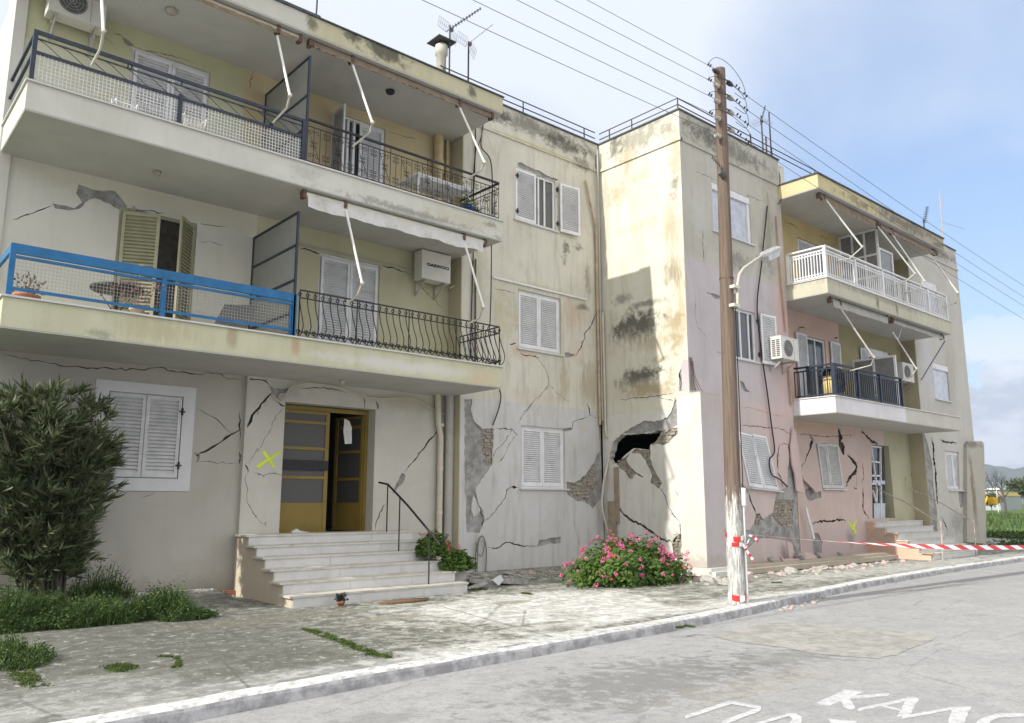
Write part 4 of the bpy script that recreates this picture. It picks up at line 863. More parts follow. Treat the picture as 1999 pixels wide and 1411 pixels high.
# handrail
hr = MB(); A = P(740, 921, 1, 13.0); f1 = (8.24, 12.97); ptop = P(757, 932, 1, 12.97)
xh = 8.22
def hz(y): return 1.86-(13.0-y)*.53
hr.tube([(xh, 13.28, 1.92), (xh, 12.97, 1.88), (xh, 12.3, 1.50), (xh, 11.55, 1.02), (xh+.0, 11.28, .84)], .02, 6)
for y, zf, zt in ((12.97, 1.01, 1.88), (12.55, .68, 1.64), (11.6, .17, 1.05)): hr.tube([(xh, y, zf), (xh, y, zt)], .014, 6)
hr.build('handrail', BLACKI, BL)
# drain pipes at the re-entrant corner
b = MB(); x = 9.86; b.tube([(x, YE-.10, .1), (x, YE-.10, 2.9), (x-.06, YE-.10, 3.15), (x-.09, YE-.10, 3.78)], .062, 10)
for z in (1.3, 2.2, 3.1): b.lathe((x, YE-.1, z), [(.07, 0), (.072, .06), (.062, .07)], 10)
b.build('drain_pipe', PIPEC, BL)
b = MB(); b.tube([(10.06, YE-.14, 0), (10.06, YE-.14, 3.76)], .095, 12); b.build('drain_pipe', GREYP, BL)
b = MB(); b.tube([(9.72, YA-.13, 7.2), (9.72, YA-.13, 9.56)], .105, 12); b.lathe((9.72, YA-.13, 8.75), [(.105, -.1), (.125, -.05), (.125, .22), (.105, .25)], 12); b.build('drain_pipe', simple('ochre_pipe', (.50, .40, .22), .6), BL)
b = MB(); b.tube([(10.0, YA-.07, 7.2), (10.0, YA-.07, 9.56)], .045, 8); b.build('drain_pipe', MATS['ochre_pipe'], BL)
b = MB(); p0 = P(928, 560, 1, Y2-.03); b.tube([(p0.x, Y2-.05, 4.2), (p0.x-.02, Y2-.05, 6.78)], .022, 6); b.build('drain_pipe', RUST, BL)
# hanging cables
def cable(pts, r, mat, parent, name='cable', n=6):
    P_ = [Vector(p) for p in pts]; res = []
    for i in range(len(P_)-1):
        p0, p1, p2, p3 = P_[max(i-1, 0)], P_[i], P_[i+1], P_[min(i+2, len(P_)-1)]
        for j in range(n):
            t = j/n; res.append(.5*((2*p1)+(-p0+p2)*t+(2*p0-5*p1+4*p2-p3)*t*t+(-p0+3*p1-3*p2+p3)*t**3))
    res.append(P_[-1]); b = MB(); b.tube(res, r, 5); return b.build(name, mat, parent)
def pxc(pts, ax, v): return [P(x, y, ax, v) for x, y in pts]
cable(pxc(c4([(1435, 400), (1432, 700), (1425, 900)]), 1, YB-.03), .012, BLACKC, BL)
cable(pxc(cr(800, 180, 5.04, [(700, 235), (722, 330), (690, 480), (648, 590), (640, 800), (625, 950), (560, 1010), (490, 1050)]), 1, Y2-.05), .010, BLACKC, BL)
cable(pxc(cr(800, 180, 5.04, [(648, 350), (645, 600), (632, 800), (625, 1080)]), 1, Y2-.04), .016, BLACKC, BL)
cable(pxc(cr(800, 180, 5.04, [(722, 300), (708, 420), (705, 540), (770, 620), (800, 700), (812, 860), (812, 1200)]), 1, Y2-.06), .014, BLACKC, BL)
cable(pxc([(925, 470), (922, 560), (918, 700)], 1, Y2-.03), .012, BLACKC, BL)
cable(pxc([(975, 760), (978, 775), (973, 800), (962, 830)], 1, Y2-.06), .014, BLACKC, BL)
cable(pxc(c6([(230, 200), (280, 240), (310, 200), (330, 160), (420, 138), (560, 150), (700, 190), (800, 218), (1000, 218), (1100, 270), (1200, 310), (1290, 312), (1345, 280), (1362, 230)]), 1, YE-.06), .014, PIPEC, BL)
cable(pxc(c6([(1225, 290), (1260, 240), (1310, 205)]), 1, YE-.1), .012, PIPEC, BL)
cable(pxc(cr(500, 350, 3.123, [(1180, 665), (1240, 630), (1300, 600), (1350, 592)]), 1, YA-.2), .02, PIPEC, BL)
cable(pxc(c6([(1350, 1180), (1350, 1080), (1370, 990), (1395, 985), (1410, 1060), (1405, 1185)]), 1, Y2-.05), .012, simple('green_hose', (.16, .18, .12), .6), BL, 'hose')
cable(pxc(c6([(1358, 1185), (1365, 1020), (1385, 975), (1400, 1010), (1385, 1085), (1362, 1070), (1352, 1010)]), 1, Y2-.07), .010, MATS['green_hose'], BL, 'hose')
# joint pipes between the two buildings
JX = 14.45
b = MB(); b.tube([(JX-.02, Y2-.08, 10.5), (JX-.02, Y2-.08, 3.5)], .022, 6); b.build('drain_pipe', GREYP, BL)
b = MB(); b.tube([(JX-.10, Y2-.05, 8.3), (JX-.08, Y2-.05, 3.4)], .034, 8); b.tube([P(1143, 352, 1, Y2-.06), (JX-.10, Y2-.06, 8.3)], .026, 6); b.build('drain_pipe', simple('tan_pipe', (.40, .31, .21), .7, 0, .2, 6), BL)
cable([(JX+.02, Y2-.12, 6.2), (JX+.03, Y2-.12, 4.2), (JX+.05, Y2-.12, 3.2)]+pxc(k3([(1045, 250), (1048, 330), (1030, 420), (1000, 560), (995, 720), (1030, 860), (1055, 960)]), 1, Y2-.15), .028, PIPEC, BL, 'loose_pipe')
pj = P(1204, 912, 0, X3); b = MB(); b.box(X3-.05, X3-.012, pj.y-.07, pj.y+.06, pj.z-1.3, pj.z); b.build('joint_board', BOARD, BL)
b = MB(); b.obox((X3-.10, pj.y-.02, .15), (.04, 0, 0), (0, .2, 0), (0, .05, pj.z-.95)); b.build('joint_board', BOARD, BL)
# body behind the facade, chimney, roof rail
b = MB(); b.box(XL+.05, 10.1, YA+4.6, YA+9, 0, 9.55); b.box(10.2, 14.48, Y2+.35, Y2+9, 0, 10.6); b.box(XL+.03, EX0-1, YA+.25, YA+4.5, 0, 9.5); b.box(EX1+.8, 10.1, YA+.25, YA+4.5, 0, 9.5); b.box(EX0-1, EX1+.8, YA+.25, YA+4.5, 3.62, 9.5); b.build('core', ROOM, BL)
b = MB(); b.box(XL-.01, XL+.04, YA+.11, YA+9, -.1, 9.56); b.build('side_wall', plaster('pale_blue_side', (.56, .62, .66), grime=.05, axis='Y'), BL)
ch = MB(); YK = 14.1; p = P(861, 145, 1, YK); cx = p.x; zt = P(861, 82, 1, YK).z; ch.lathe((cx, YK, 9.6), [(.115, 0), (.115, zt-9.6-.34), (.15, zt-9.6-.32), (.15, zt-9.6-.1), (.125, zt-9.6-.08)], 12)
cho = ch.build('chimney', simple('chimney_cement', (.50, .49, .43), .8, 0, .08, 5), BL)
cc = MB(); a = .25
cc.add([(cx-a, YK-a, zt), (cx+a, YK-a, zt), (cx+a, YK+a, zt), (cx-a, YK+a, zt), (cx, YK, zt+.18), (cx-a, YK-a, zt-.02), (cx+a, YK-a, zt-.02), (cx+a, YK+a, zt-.02), (cx-a, YK+a, zt-.02)], [[0, 1, 4], [1, 2, 4], [2, 3, 4], [3, 0, 4], [0, 5, 6, 1], [1, 6, 7, 2], [2, 7, 8, 3], [3, 8, 5, 0], [5, 8, 7, 6]])
for sx in (-1, 1):
    for sy in (-1, 1): cc.box(cx+sx*.08-.01, cx+sx*.08+.01, YK+sy*.08-.01, YK+sy*.08+.01, zt-.12, zt)
cc.build('chimney_cap', ROOFT, cho)
def roofrail(parent, pts, z0, zs, posts, mat=RUST, zp=10.7):
    b = MB()
    for z in zs: b.tube([(x, y, z) for x, y in pts], .014, 6)
    for x, y in posts: b.tube([(x, y, zp), (x, y, zs[0])], .016, 6)
    return b.build('roof_railing', mat, parent)
roofrail(BL, [(9.5, Y2+.02), (14.45, Y2+.02)], 10.7, (11.02, 10.86), [(9.6, Y2+.02), (11.95, Y2+.02), (14.05, Y2+.02)], simple('dark_rail', (.05, .04, .04), .6), 10.7)
# ------------------------------------------------------------------ right building
BR = thing('apartment_building', (20, 11, 0), 'pink and cream block with a gaping hole in its side wall and crushed ground floor', 'building')
g4 = lambda p: cr(1130, 700, 3.068, p); g6 = lambda p: cr(1390, 820, 4.865, p); g7 = lambda p: cr(1500, 800, 4.55, p); g8 = lambda p: cr(1660, 820, 4.866, p)
XR = 18.9; XN = 26.75; XZ = 31.0
wallsheet(BR, 0, X3, ['w', (Y3+.002, -.05), (Y2+.04, -.05), (Y2+.04, 10.68), (Y3+.002, 10.68)], m_b3s,
    voids=[g4([(205, 500), (250, 455), (330, 448), (400, 445), (490, 430), (465, 480), (430, 520), (425, 550), (380, 545), (330, 540), (290, 570), (260, 595), (225, 625), (190, 632), (175, 600)])],
    concrete=[g4([(250, 455), (320, 410), (390, 370), (450, 375), (530, 355), (560, 300), (575, 245), (600, 232), (608, 235), (612, 390), (540, 425), (430, 440)]), g4([(600, 80), (625, 8), (670, 8), (675, 195), (605, 195)])],
    brick=[g4([(485, 435), (570, 415), (612, 395), (605, 440), (560, 480), (520, 520), (445, 515), (435, 505)]), g4([(225, 625), (290, 575), (330, 545), (350, 540), (425, 550), (435, 640), (470, 700), (495, 740), (480, 772), (435, 745), (345, 690), (320, 725), (262, 672)]), g4([(570, 1085), (585, 1055), (615, 1045), (615, 1205), (570, 1180), (562, 1120)])],
    islands=[g4([(285, 600), (310, 565), (370, 570), (400, 610), (440, 700), (428, 745), (345, 680), (300, 640)])],
    cracks=[(g4([(210, 885), (260, 920), (300, 960), (370, 990), (440, 1040), (510, 1085), (560, 1100)]), .045), (g4([(480, 770), (510, 810), (530, 870), (560, 930), (605, 980)]), .02), (g4([(605, 975), (607, 1050)]), .02), (g4([(240, 250), (330, 235), (450, 225), (600, 200)]), .016), (g4([(560, 1120), (580, 1070), (612, 1050)]), .05), (g4([(575, 770), (590, 830)]), .015), (g4([(600, 80), (610, 150), (600, 195)]), .03), (g4([(455, 225), (560, 250), (600, 232)]), .012)], seed=51, reveal=.25)
# inside of the bay seen through the hole: broken lintel slab and room with its darkness in the wall colour
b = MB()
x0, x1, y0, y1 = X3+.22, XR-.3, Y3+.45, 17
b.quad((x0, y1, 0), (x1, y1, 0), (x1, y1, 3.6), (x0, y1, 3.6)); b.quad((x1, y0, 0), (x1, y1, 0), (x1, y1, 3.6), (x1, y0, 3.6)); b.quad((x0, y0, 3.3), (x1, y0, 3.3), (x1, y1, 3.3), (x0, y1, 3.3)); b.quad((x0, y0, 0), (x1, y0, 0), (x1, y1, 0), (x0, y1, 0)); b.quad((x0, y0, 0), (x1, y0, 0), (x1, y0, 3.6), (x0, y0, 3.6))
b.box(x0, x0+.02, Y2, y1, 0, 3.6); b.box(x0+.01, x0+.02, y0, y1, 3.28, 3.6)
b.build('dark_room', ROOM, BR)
# front of the bay
w3 = [P(1397, 362, 1, Y3), P(1466, 480, 1, Y3)]
A3 = (15.75, 17.40, 7.98, 9.22); A2 = (16.05, 17.36, 4.95, 6.2)
gq = g6([(235, 105), (507, 150), (638, 668), (345, 630)])
wallsheet(BR, 1, Y3, ['w', (X3+.004, -.05), (XR-.024, -.05), (XR-.024, 10.68), (X3+.004, 10.68)], m_b3f, holes=[H(A3), H(A2), gq],
    concrete=[g6([(300, 1050), (350, 1045), (400, 980), (410, 930), (418, 885), (440, 880), (485, 945), (540, 900), (575, 880), (600, 770), (615, 690), (650, 672), (700, 640), (715, 560), (735, 310), (765, 440), (790, 520), (790, 600), (805, 670), (860, 705), (872, 1250), (790, 1300), (760, 1170), (640, 1130), (560, 1130), (490, 1120), (420, 1150), (370, 1200), (300, 1210)]),
              g6([(278, 600), (350, 668), (345, 700), (280, 690)]), [(1346, 703), (1353, 703), (1358, 762), (1347, 762)], cr(1380, 550, 3.447, [(225, 665), (250, 680), (265, 725), (300, 745), (260, 738), (228, 712)]), cr(900, 500, 3.528, [(1690, 248), (1740, 262), (1795, 275), (1800, 300), (1750, 290), (1720, 265)])],
    brick=[g6([(600, 775), (650, 750), (785, 755), (775, 970), (740, 1000), (700, 1005), (640, 990), (590, 930), (570, 890)]), g6([(415, 885), (450, 885), (485, 945), (440, 1000), (405, 985)])],
    cracks=[(g6([(350, 690), (365, 760), (385, 810), (415, 880)]), .05), (g6([(265, 55), (400, 55), (520, 75), (620, 70), (690, 95), (760, 145)]), .02), (g6([(640, 235), (625, 330), (618, 470)]), .05), (g6([(640, 235), (680, 218), (725, 235)]), .014), (g6([(620, 480), (660, 560), (665, 640)]), .03),
            (g6([(728, 225), (738, 330)]), .05), (g6([(690, 1020), (695, 1090)]), .03), (g6([(510, 135), (530, 130)]), .02), (cr(900, 500, 3.528, [(1620, 250), (1612, 400), (1625, 480), (1690, 560), (1720, 615)]), .010), (cr(900, 500, 3.528, [(1760, 660), (1812, 680)]), .014),
            (cr(1300, 80, 3.206, [(190, 815), (240, 835), (300, 865), (330, 880)]), .012), (cr(1300, 80, 3.206, [(500, 960), (560, 985), (600, 1000)]), .014), (cr(1300, 80, 3.206, [(228, 1180), (232, 1270), (236, 1380)]), .02), (cr(1380, 550, 3.447, [(215, 845), (300, 850), (400, 880), (520, 910)]), .008)], seed=61, reveal=.16)
box('string_course', m_b3f, BR, X3, XR, Y3-.035, Y3+.05, 9.92, 9.99); b = MB(); b.box(X3-.035, X3+.05, Y3-.035, Y2+.02, 9.92, 9.99); b.build('string_course', m_b3s, BR)
b = MB(); b.box(X3-.03, XR+.02, Y3-.03, Y3+.3, 10.682, 10.72); b.box(X3-.03, X3+.3, Y3+.3, Y2+.02, 10.682, 10.72); b.build('coping', ROOFT, BR)
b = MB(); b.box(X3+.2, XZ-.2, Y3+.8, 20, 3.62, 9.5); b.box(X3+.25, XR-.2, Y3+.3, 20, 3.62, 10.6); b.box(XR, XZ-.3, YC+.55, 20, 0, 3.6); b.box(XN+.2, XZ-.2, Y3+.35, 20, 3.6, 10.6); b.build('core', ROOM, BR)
# roller window (top), sliding window (middle), torn window (ground)
b = MB(); b.box(A3[0], A3[1], Y3+.01, Y3+.09, A3[3]-.17, A3[3]); b.box(A3[0], A3[0]+.05, Y3+.03, Y3+.09, A3[2], A3[3]-.17); b.box(A3[1]-.11, A3[1], Y3+.03, Y3+.09, A3[2], A3[3]-.17)
w = b.build('window', WHITE, BR); r = MB(); n = 26
for i in range(n):
    z = A3[2]+(A3[3]-.17-A3[2])*i/n; dz_ = (A3[3]-.17-A3[2])/n; r.quad((A3[0]+.05, Y3+.075, z), (A3[1]-.11, Y3+.075, z), (A3[1]-.11, Y3+.068, z+dz_*.9), (A3[0]+.05, Y3+.068, z+dz_*.9)); r.quad((A3[0]+.05, Y3+.068, z+dz_*.9), (A3[1]-.11, Y3+.068, z+dz_*.9), (A3[1]-.11, Y3+.075, z+dz_), (A3[0]+.05, Y3+.075, z+dz_))
r.build('roller_shutter', simple('blue_white_roller', (.52, .55, .62), .5), w); box('sill', MARBLE, w, A3[0]-.06, A3[1]+.1, Y3-.05, Y3+.1, A3[2]-.035, A3[2]-.002)
w = glazed(BR, A2[0], A2[1], A2[2], A2[3], Y3+.07, bars=(16.75, 17.12)); shutter(w, (A2[1]+.12, Y3-.07, A2[2]-.02), (.62, -.05, 0), (0, 0, A2[3]-A2[2]+.02)); box('sill', MARBLE, w, A2[0]-.06, A2[1]+.08, Y3-.05, Y3+.1, A2[2]-.035, A2[2]-.002)
hinge(w, [((A2[1]+.06, Y3-.01, A2[2]+.2), 0), ((A2[1]+.06, Y3-.01, A2[3]-.2), 0)])
Q = [P(x, y, 1, Y3-.0) for x, y in g6([(240, 110), (374, 130), (505, 152), (632, 665), (490, 648), (350, 628)])]
b = MB(); off = Vector((0, .08, 0)); b.add([q+off for q in Q], [[0, 1, 2, 3, 4, 5]]); w = b.build('window', WHITEW, BR); w['label'] = 'leaning louvred window pushed out of square'
def skewshut(parent, bl_, br_, tr_, tl_, mat=None, pitch=.05): # slight taper ignored: built as a parallelogram
    U = (br_-bl_); V = ((tl_-bl_)+(tr_-br_))/2; return shutter(parent, bl_, U, V, mat, pitch=pitch, nrm=(0, -1, 0))
skewshut(w, Q[5]+Vector((0, .0, 0)), Q[4]-(Q[4]-Q[5])*.02, Q[1], Q[0]); skewshut(w, Q[4]+(Q[3]-Q[4])*.02, Q[3], Q[2], Q[1])
b = MB(); b.bar(Q[5]+Vector((-.03, -.03, -.04)), Q[3]+Vector((.08, -.03, -.04)), .14, .03, (0, 0, 1)); b.build('sill', MARBLE, w)
# boxed column at the front corner
bx0, bx1, by0, bz1 = 14.45, 15.17, 10.36, 3.93
b = MB(); b.box(bx0, bx1, by0, Y3-.002, .20, bz1); b.box(bx0, X3-.002, Y3-.002, 11.0, .20, bz1)
b.build('boxed_column', plaster('column_casing', (.66, .63, .56), zones=[('X', 14.462, 1, (.50, .455, .455))], grime=.16, axis='Z', blobs=[(3.95, 3.9, .12, .12, (.42, .37, .28), .6, .8, True), (.25, .25, .35, .35, (.35, .32, .27), .6, .8, False)]), BR)
b = MB(); b.box(bx0-.03, 22.6, by0-.12, Y3-.003, .13, .195); b.box(bx0-.06, 22.9, by0-.25, Y3-.004, .02, .128); b.box(bx0-.06, X3-.003, Y3-.004, 11.3, .02, .128); b.box(bx0-.03, X3-.004, Y3-.004, 11.2, .129, .195)
b.build('plinth', plaster('plinth_tiles', (.62, .62, .58), zones=[('X', 15.35, 1, (.42, .37, .30))], grime=.35), BR)
# rebar sticking out at the broken corner
for i in range(4): cable([(X3+.02+.03*i, Y3-.02, 4.75), (X3+.03+.05*i, Y3-.05, 4.3), (X3+.06+.11*i, Y3-.05-.01*i, 3.98-.0*i)], .006, RUST, BR, 'rebar', 4)
# --- recessed balcony wall
gw = g7([(420, 300), (612, 302), (668, 700), (482, 700)])
dq = g8([(200, 232), (365, 245), (425, 930), (212, 930)])
lean = None
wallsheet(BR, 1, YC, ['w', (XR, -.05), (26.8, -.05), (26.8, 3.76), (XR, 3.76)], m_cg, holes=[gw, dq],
    concrete=[g7([(322, 700), (400, 690), (470, 730), (470, 775), (400, 800), (370, 815), (340, 780)]), g7([(380, 1100), (440, 1095), (480, 1170), (470, 1320), (400, 1280)]), g8([(600, 145), (700, 140), (715, 260), (610, 262)])],
    cracks=[(g7([(365, 225), (395, 265), (375, 320), (345, 400), (330, 455)]), .07), (g7([(330, 455), (300, 500), (290, 560)]), .02), (g7([(625, 160), (640, 240), (635, 300), (660, 340), (670, 400)]), .15), (g7([(705, 400), (745, 445), (785, 500), (775, 545), (720, 600), (690, 680)]), .08), (g7([(785, 560), (788, 650), (785, 695)]), .025), (g7([(250, 220), (330, 215), (450, 235), (560, 235), (640, 230), (760, 215)]), .02), (g7([(390, 1010), (450, 990), (540, 990), (640, 975), (690, 985)]), .05), (g7([(750, 692), (790, 695)]), .03),
            (g8([(100, 95), (160, 155), (200, 200), (260, 225)]), .07), (g8([(575, 225), (600, 400), (575, 520), (600, 590)]), .05), (g8([(115, 400), (130, 530), (110, 600)]), .04), (g8([(0, 350), (60, 430), (55, 500), (0, 530)]), .05), (g8([(120, 640), (120, 850), (180, 940)]), .05), (g8([(525, 540), (520, 630)]), .03)], seed=71, reveal=.3)
Q = [P(x, y, 1, YC) for x, y in g7([(424, 302), (510, 303), (612, 304), (666, 698), (560, 698), (484, 697)])]
b = MB(); b.add([q+Vector((0, .07, 0)) for q in Q], [[0, 1, 2, 3, 4, 5]]); w = b.build('window', WHITEW, BR)
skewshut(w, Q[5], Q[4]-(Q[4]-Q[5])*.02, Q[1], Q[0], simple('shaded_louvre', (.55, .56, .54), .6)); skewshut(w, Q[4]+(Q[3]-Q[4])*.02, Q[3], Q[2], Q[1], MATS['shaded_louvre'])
b = MB(); b.bar(Q[5]+Vector((-.05, -.03, -.03)), Q[3]+Vector((.1, -.03, -.03)), .12, .03, (0, 0, 1)); b.build('sill', MARBLE, w)
# crushed entrance door
D = lambda x, y, o=0.: P(*g8([(x, y)])[0], 1, YC+o)
b = MB(); dl = [(205, 250), (325, 262), (330, 930), (225, 930)]
def barpx(b, a, c, w_, yo=.12): b.bar(D(*a)+Vector((0, yo, 0)), D(*c)+Vector((0, yo, 0)), w_, .04, (0, 1, 0))
for a, c in (((207, 245), (222, 930)), ((322, 262), (330, 930)), ((207, 245), (330, 258)), ((235, 255), (290, 640)), ((205, 388), (325, 402)), ((210, 525), (328, 528)), ((212, 600), (330, 612)), ((250, 665), (285, 790)), ((290, 600), (285, 790))): barpx(b, a, c, .05)
ed2 = b.build('entrance_door', WHITE, BR); ed2['label'] = 'white glazed entrance door racked out of square'
b = MB(); b.add([D(222, 790, .13), D(332, 790, .13), D(332, 930, .13), D(224, 930, .13)], [[0, 1, 2, 3]]); b.add([D(212, 570, .12), D(330, 575, .12), D(330, 610, .12), D(212, 605, .12)], [[0, 1, 2, 3]]); b.build('door_panel', simple('bluish_panel', (.50, .54, .60), .5), ed2)
b = MB(); b.add([D(205, 250, .16), D(325, 258, .16), D(332, 930, .16), D(222, 930, .16)], [[0, 1, 2, 3]]); b.build('pane', GLASS, ed2)
b = MB(); b.add([D(325, 250, .29), D(372, 250, .29), D(432, 930, .29), D(325, 930, .29)], [[0, 1, 2, 3]]); b.build('gap_shade_sheet', DARK, BR)  # dark sheet stands in for the shade in the open gap
# white leaning trim and bare concrete column beside it
b = MB(); b.bar(D(597, 140, -.03), D(683, 930, -.03), .10, .06, (0, 1, 0)); b.build('door_trim', WHITEW, BR)
# balcony walls above
TD = (19.35, 22.0); 
d0 = P(1560, 650, 1, YC); 
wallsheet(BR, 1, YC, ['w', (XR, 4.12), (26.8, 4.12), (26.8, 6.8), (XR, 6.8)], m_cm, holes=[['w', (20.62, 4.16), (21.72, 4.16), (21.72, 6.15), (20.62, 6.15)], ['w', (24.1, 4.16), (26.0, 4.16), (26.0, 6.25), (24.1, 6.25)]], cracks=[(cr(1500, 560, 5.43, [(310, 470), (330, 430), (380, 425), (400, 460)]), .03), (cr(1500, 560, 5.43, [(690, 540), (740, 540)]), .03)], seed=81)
d = glazed(BR, 20.62, 21.72, 4.17, 6.14, YC+.07, bars=(21.2,), name='balcony_door')
shutter(d, (20.0, YC-.06, 4.2), (.56, .0, 0), (0, 0, 1.95)); shutter(d, (21.9, YC-.06, 4.2), (.55, 0, 0), (0, 0, 1.95))
d = glazed(BR, 24.1, 26.0, 4.17, 6.24, YC+.07, bars=(25.0,), name='balcony_door'); box('roller_box', WHITEW, d, 24.05, 25.6, YC-.05, YC+.06, 6.0, 6.26); shutter(d, (23.75, YC-.05, 4.2), (.5, 0, 0), (0, 0, 2.0))
wallsheet(BR, 1, YC, ['w', (XR, 7.1), (26.8, 7.1), (26.8, 9.6), (XR, 9.6)], m_ct, holes=[['w', (20.5, 7.2), (22.0, 7.2), (22.0, 9.0), (20.5, 9.0)]], cracks=[(cr(1480, 300, 3.528, [(180, 465), (240, 490), (275, 515)]), .02), (cr(1480, 300, 3.528, [(430, 565), (480, 590)]), .02)], seed=91)
d = glazed(BR, 20.5, 22.0, 7.2, 9.0, YC+.07, bars=(), name='balcony_door'); shutter(d, (20.52, YC+.02, 7.22), (.72, 0, 0), (0, 0, 1.74)); shutter(d, (21.25, YC+.02, 7.22), (.72, 0, 0), (0, 0, 1.74))
# --- end bay
E2 = (28.0, 29.25, 4.95, 6.15); E3 = (27.7, 28.9, 7.6, 9.0)
eg = g8([(898, 290), (1030, 305), (1040, 655), (915, 655)])
wallsheet(BR, 1, Y3, ['w', (XN, -.05), (XZ, -.05), (XZ, 10.68), (XN, 10.68)], m_end, holes=[H(E2), H(E3), eg],
    concrete=[['w', (XN, 0), (XN+.35, 0), (XN+.42, .6), (XN+.55, 1.2), (XN+.45, 2.), (XN+.5, 2.7), (XN+.3, 3.4), (XN+.1, 3.72), (XN, 3.72)], g8([(1030, 670), (1085, 670), (1075, 820), (1050, 840), (1030, 760)])],
    cracks=[(g8([(770, 160), (790, 260), (790, 350), (810, 480), (815, 620), (830, 800)]), .10), (g8([(1105, 200), (1125, 330), (1120, 450), (1100, 560), (1075, 650)]), .13), (g8([(1075, 820), (1125, 860), (1140, 960)]), .12), (g8([(850, 185), (900, 210), (1010, 215)]), .05), (g8([(865, 915), (905, 1000), (930, 1070)]), .04)], seed=101)
closed_window(BR, 1, 28.42-.0, 29.68, 1.96, 3.24, Y3-.0, .05); 
b = MB(); b.box(E2[0], E2[1], Y3+.05, Y3+.1, E2[2], E2[3]); w = b.build('window', MATS['blue_white_roller'], BR); box('roller_box', WHITEW, w, E2[0], E2[1], Y3+.0, Y3+.048, E2[3]-.17, E2[3]); box('sill', MARBLE, w, E2[0]-.06, E2[1]+.08, Y3-.06, Y3+.04, E2[2]-.035, E2[2]-.002)
b = MB(); b.box(E3[0], E3[1], Y3+.05, Y3+.1, E3[2], E3[3]); w = b.build('window', MATS['blue_white_roller'], BR); box('roller_box', WHITEW, w, E3[0], E3[1], Y3+.0, Y3+.048, E3[3]-.2, E3[3])
b = MB(); b.box(XN-.02, XN-.004, Y3+.002, YC+.05, 0, 10.68); b.box(XZ+.002, XZ+.02, Y3+.002, 19, 0, 10.68); b.build('side_wall', plaster('end_return', (.42, .38, .27), grime=.2), BR)
b = MB(); b.box(XR-.02, XR, Y3+.002, YC+.05, 0, 10.68); b.build('side_wall', m_cm, BR)
box('string_course', m_end, BR, XN, XZ+.04, Y3-.035, Y3+.05, 9.92, 9.99); box('coping', ROOFT, BR, XN, XZ+.03, Y3-.03, Y3+.3, 10.682, 10.72)
# --- slabs
SR0, SR1 = 18.93, 26.75
bcu = slab(BR, 'balcony', SR0, SR1, YD, Y3-.004, 6.77, 7.17, SLABC); bcl = slab(BR, 'balcony', SR0, SR1, YD, Y3-.004, 3.73, 4.14, SLABCL)
b = MB()
for z0, z1 in ((6.77, 7.17), (3.73, 4.14)): b.box(XR+.0, XN, Y3-.003, YC+.0, z0+.001, z1-.001)
b.build('balcony_floor', SOFF, BR)
bcu['label'] = 'upper balcony of the far block with white balustrade'; bcl['label'] = 'lower balcony of the far block with navy railing'
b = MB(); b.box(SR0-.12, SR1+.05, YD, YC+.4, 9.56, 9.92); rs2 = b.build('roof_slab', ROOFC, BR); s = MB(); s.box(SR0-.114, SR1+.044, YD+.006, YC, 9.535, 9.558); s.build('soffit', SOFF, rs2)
b = MB(); b.box(SR0-.15, SR1+.07, YD-.035, YD+.3, 9.922, 9.96); b.box(SR0-.15, SR0+.2, YD+.3, YC, 9.922, 9.96); b.build('flashing', ROOFT, rs2)
# white balustrade
yr = YD+.05
def baluster(parent, A, B, z0, n, posts, mat, zt, fancy=True, label=None):
    A, B = Vector(A), Vector(B); r = MB(); d = B-A
    up = Vector((0, 0, 1))
    r.bar(A+up*(zt), B+up*(zt), .07, .04); r.bar(A+up*(zt-.10), B+up*(zt-.10), .03, .035); r.bar(A+up*(z0+.08), B+up*(z0+.08), .03, .035)
    if fancy: r.bar(A+up*(z0+.15), B+up*(z0+.15), .02, .02); r.bar(A+up*(zt-.18), B+up*(zt-.18), .02, .02)
    for i in range(n+1): p = A+d*i/n; r.box(p.x-.011, p.x+.011, p.y-.011, p.y+.011, z0+.08, zt-.10)
    if fancy:
        for i in range(n):
            p = A+d*(i+.5)/n
            for z in (z0+.115, zt-.14): r.tube([p+Vector((d.normalized().x*.03*math.cos(t), d.normalized().y*.03*math.cos(t), z+.028*math.sin(t))) for t in [k*math.pi/3 for k in range(7)]], .007, 4, False)
    for i in posts: p = A+d*i; r.box(p.x-.035, p.x+.035, p.y-.035, p.y+.035, z0, zt+.0)
    o = r.build('railing', mat, parent)
    if label: o['label'] = label
    return o
baluster(bcu, (SR0+.06, yr, 0), (SR1-.1, yr, 0), 7.17, 62, [0, .21, .42, .62, .82, 1], WHITE, 8.03, label='white balustrade of thin uprights')
baluster(bcu, (SR0+.06, yr+.045, 0), (SR0+.06, Y3-.05, 0), 7.172, 12, [1], WHITE, 8.026)
baluster(bcl, (SR0+.09, yr, 0), (22.85, yr, 0), 4.14, 34, [0, .33, .66, 1], NAVY, 4.97, False, 'navy railing of plain uprights')
baluster(bcl, (SR0+.09, yr+.045, 0), (SR0+.09, Y3-.03, 0), 4.142, 8, [.62], NAVY, 4.966, False)
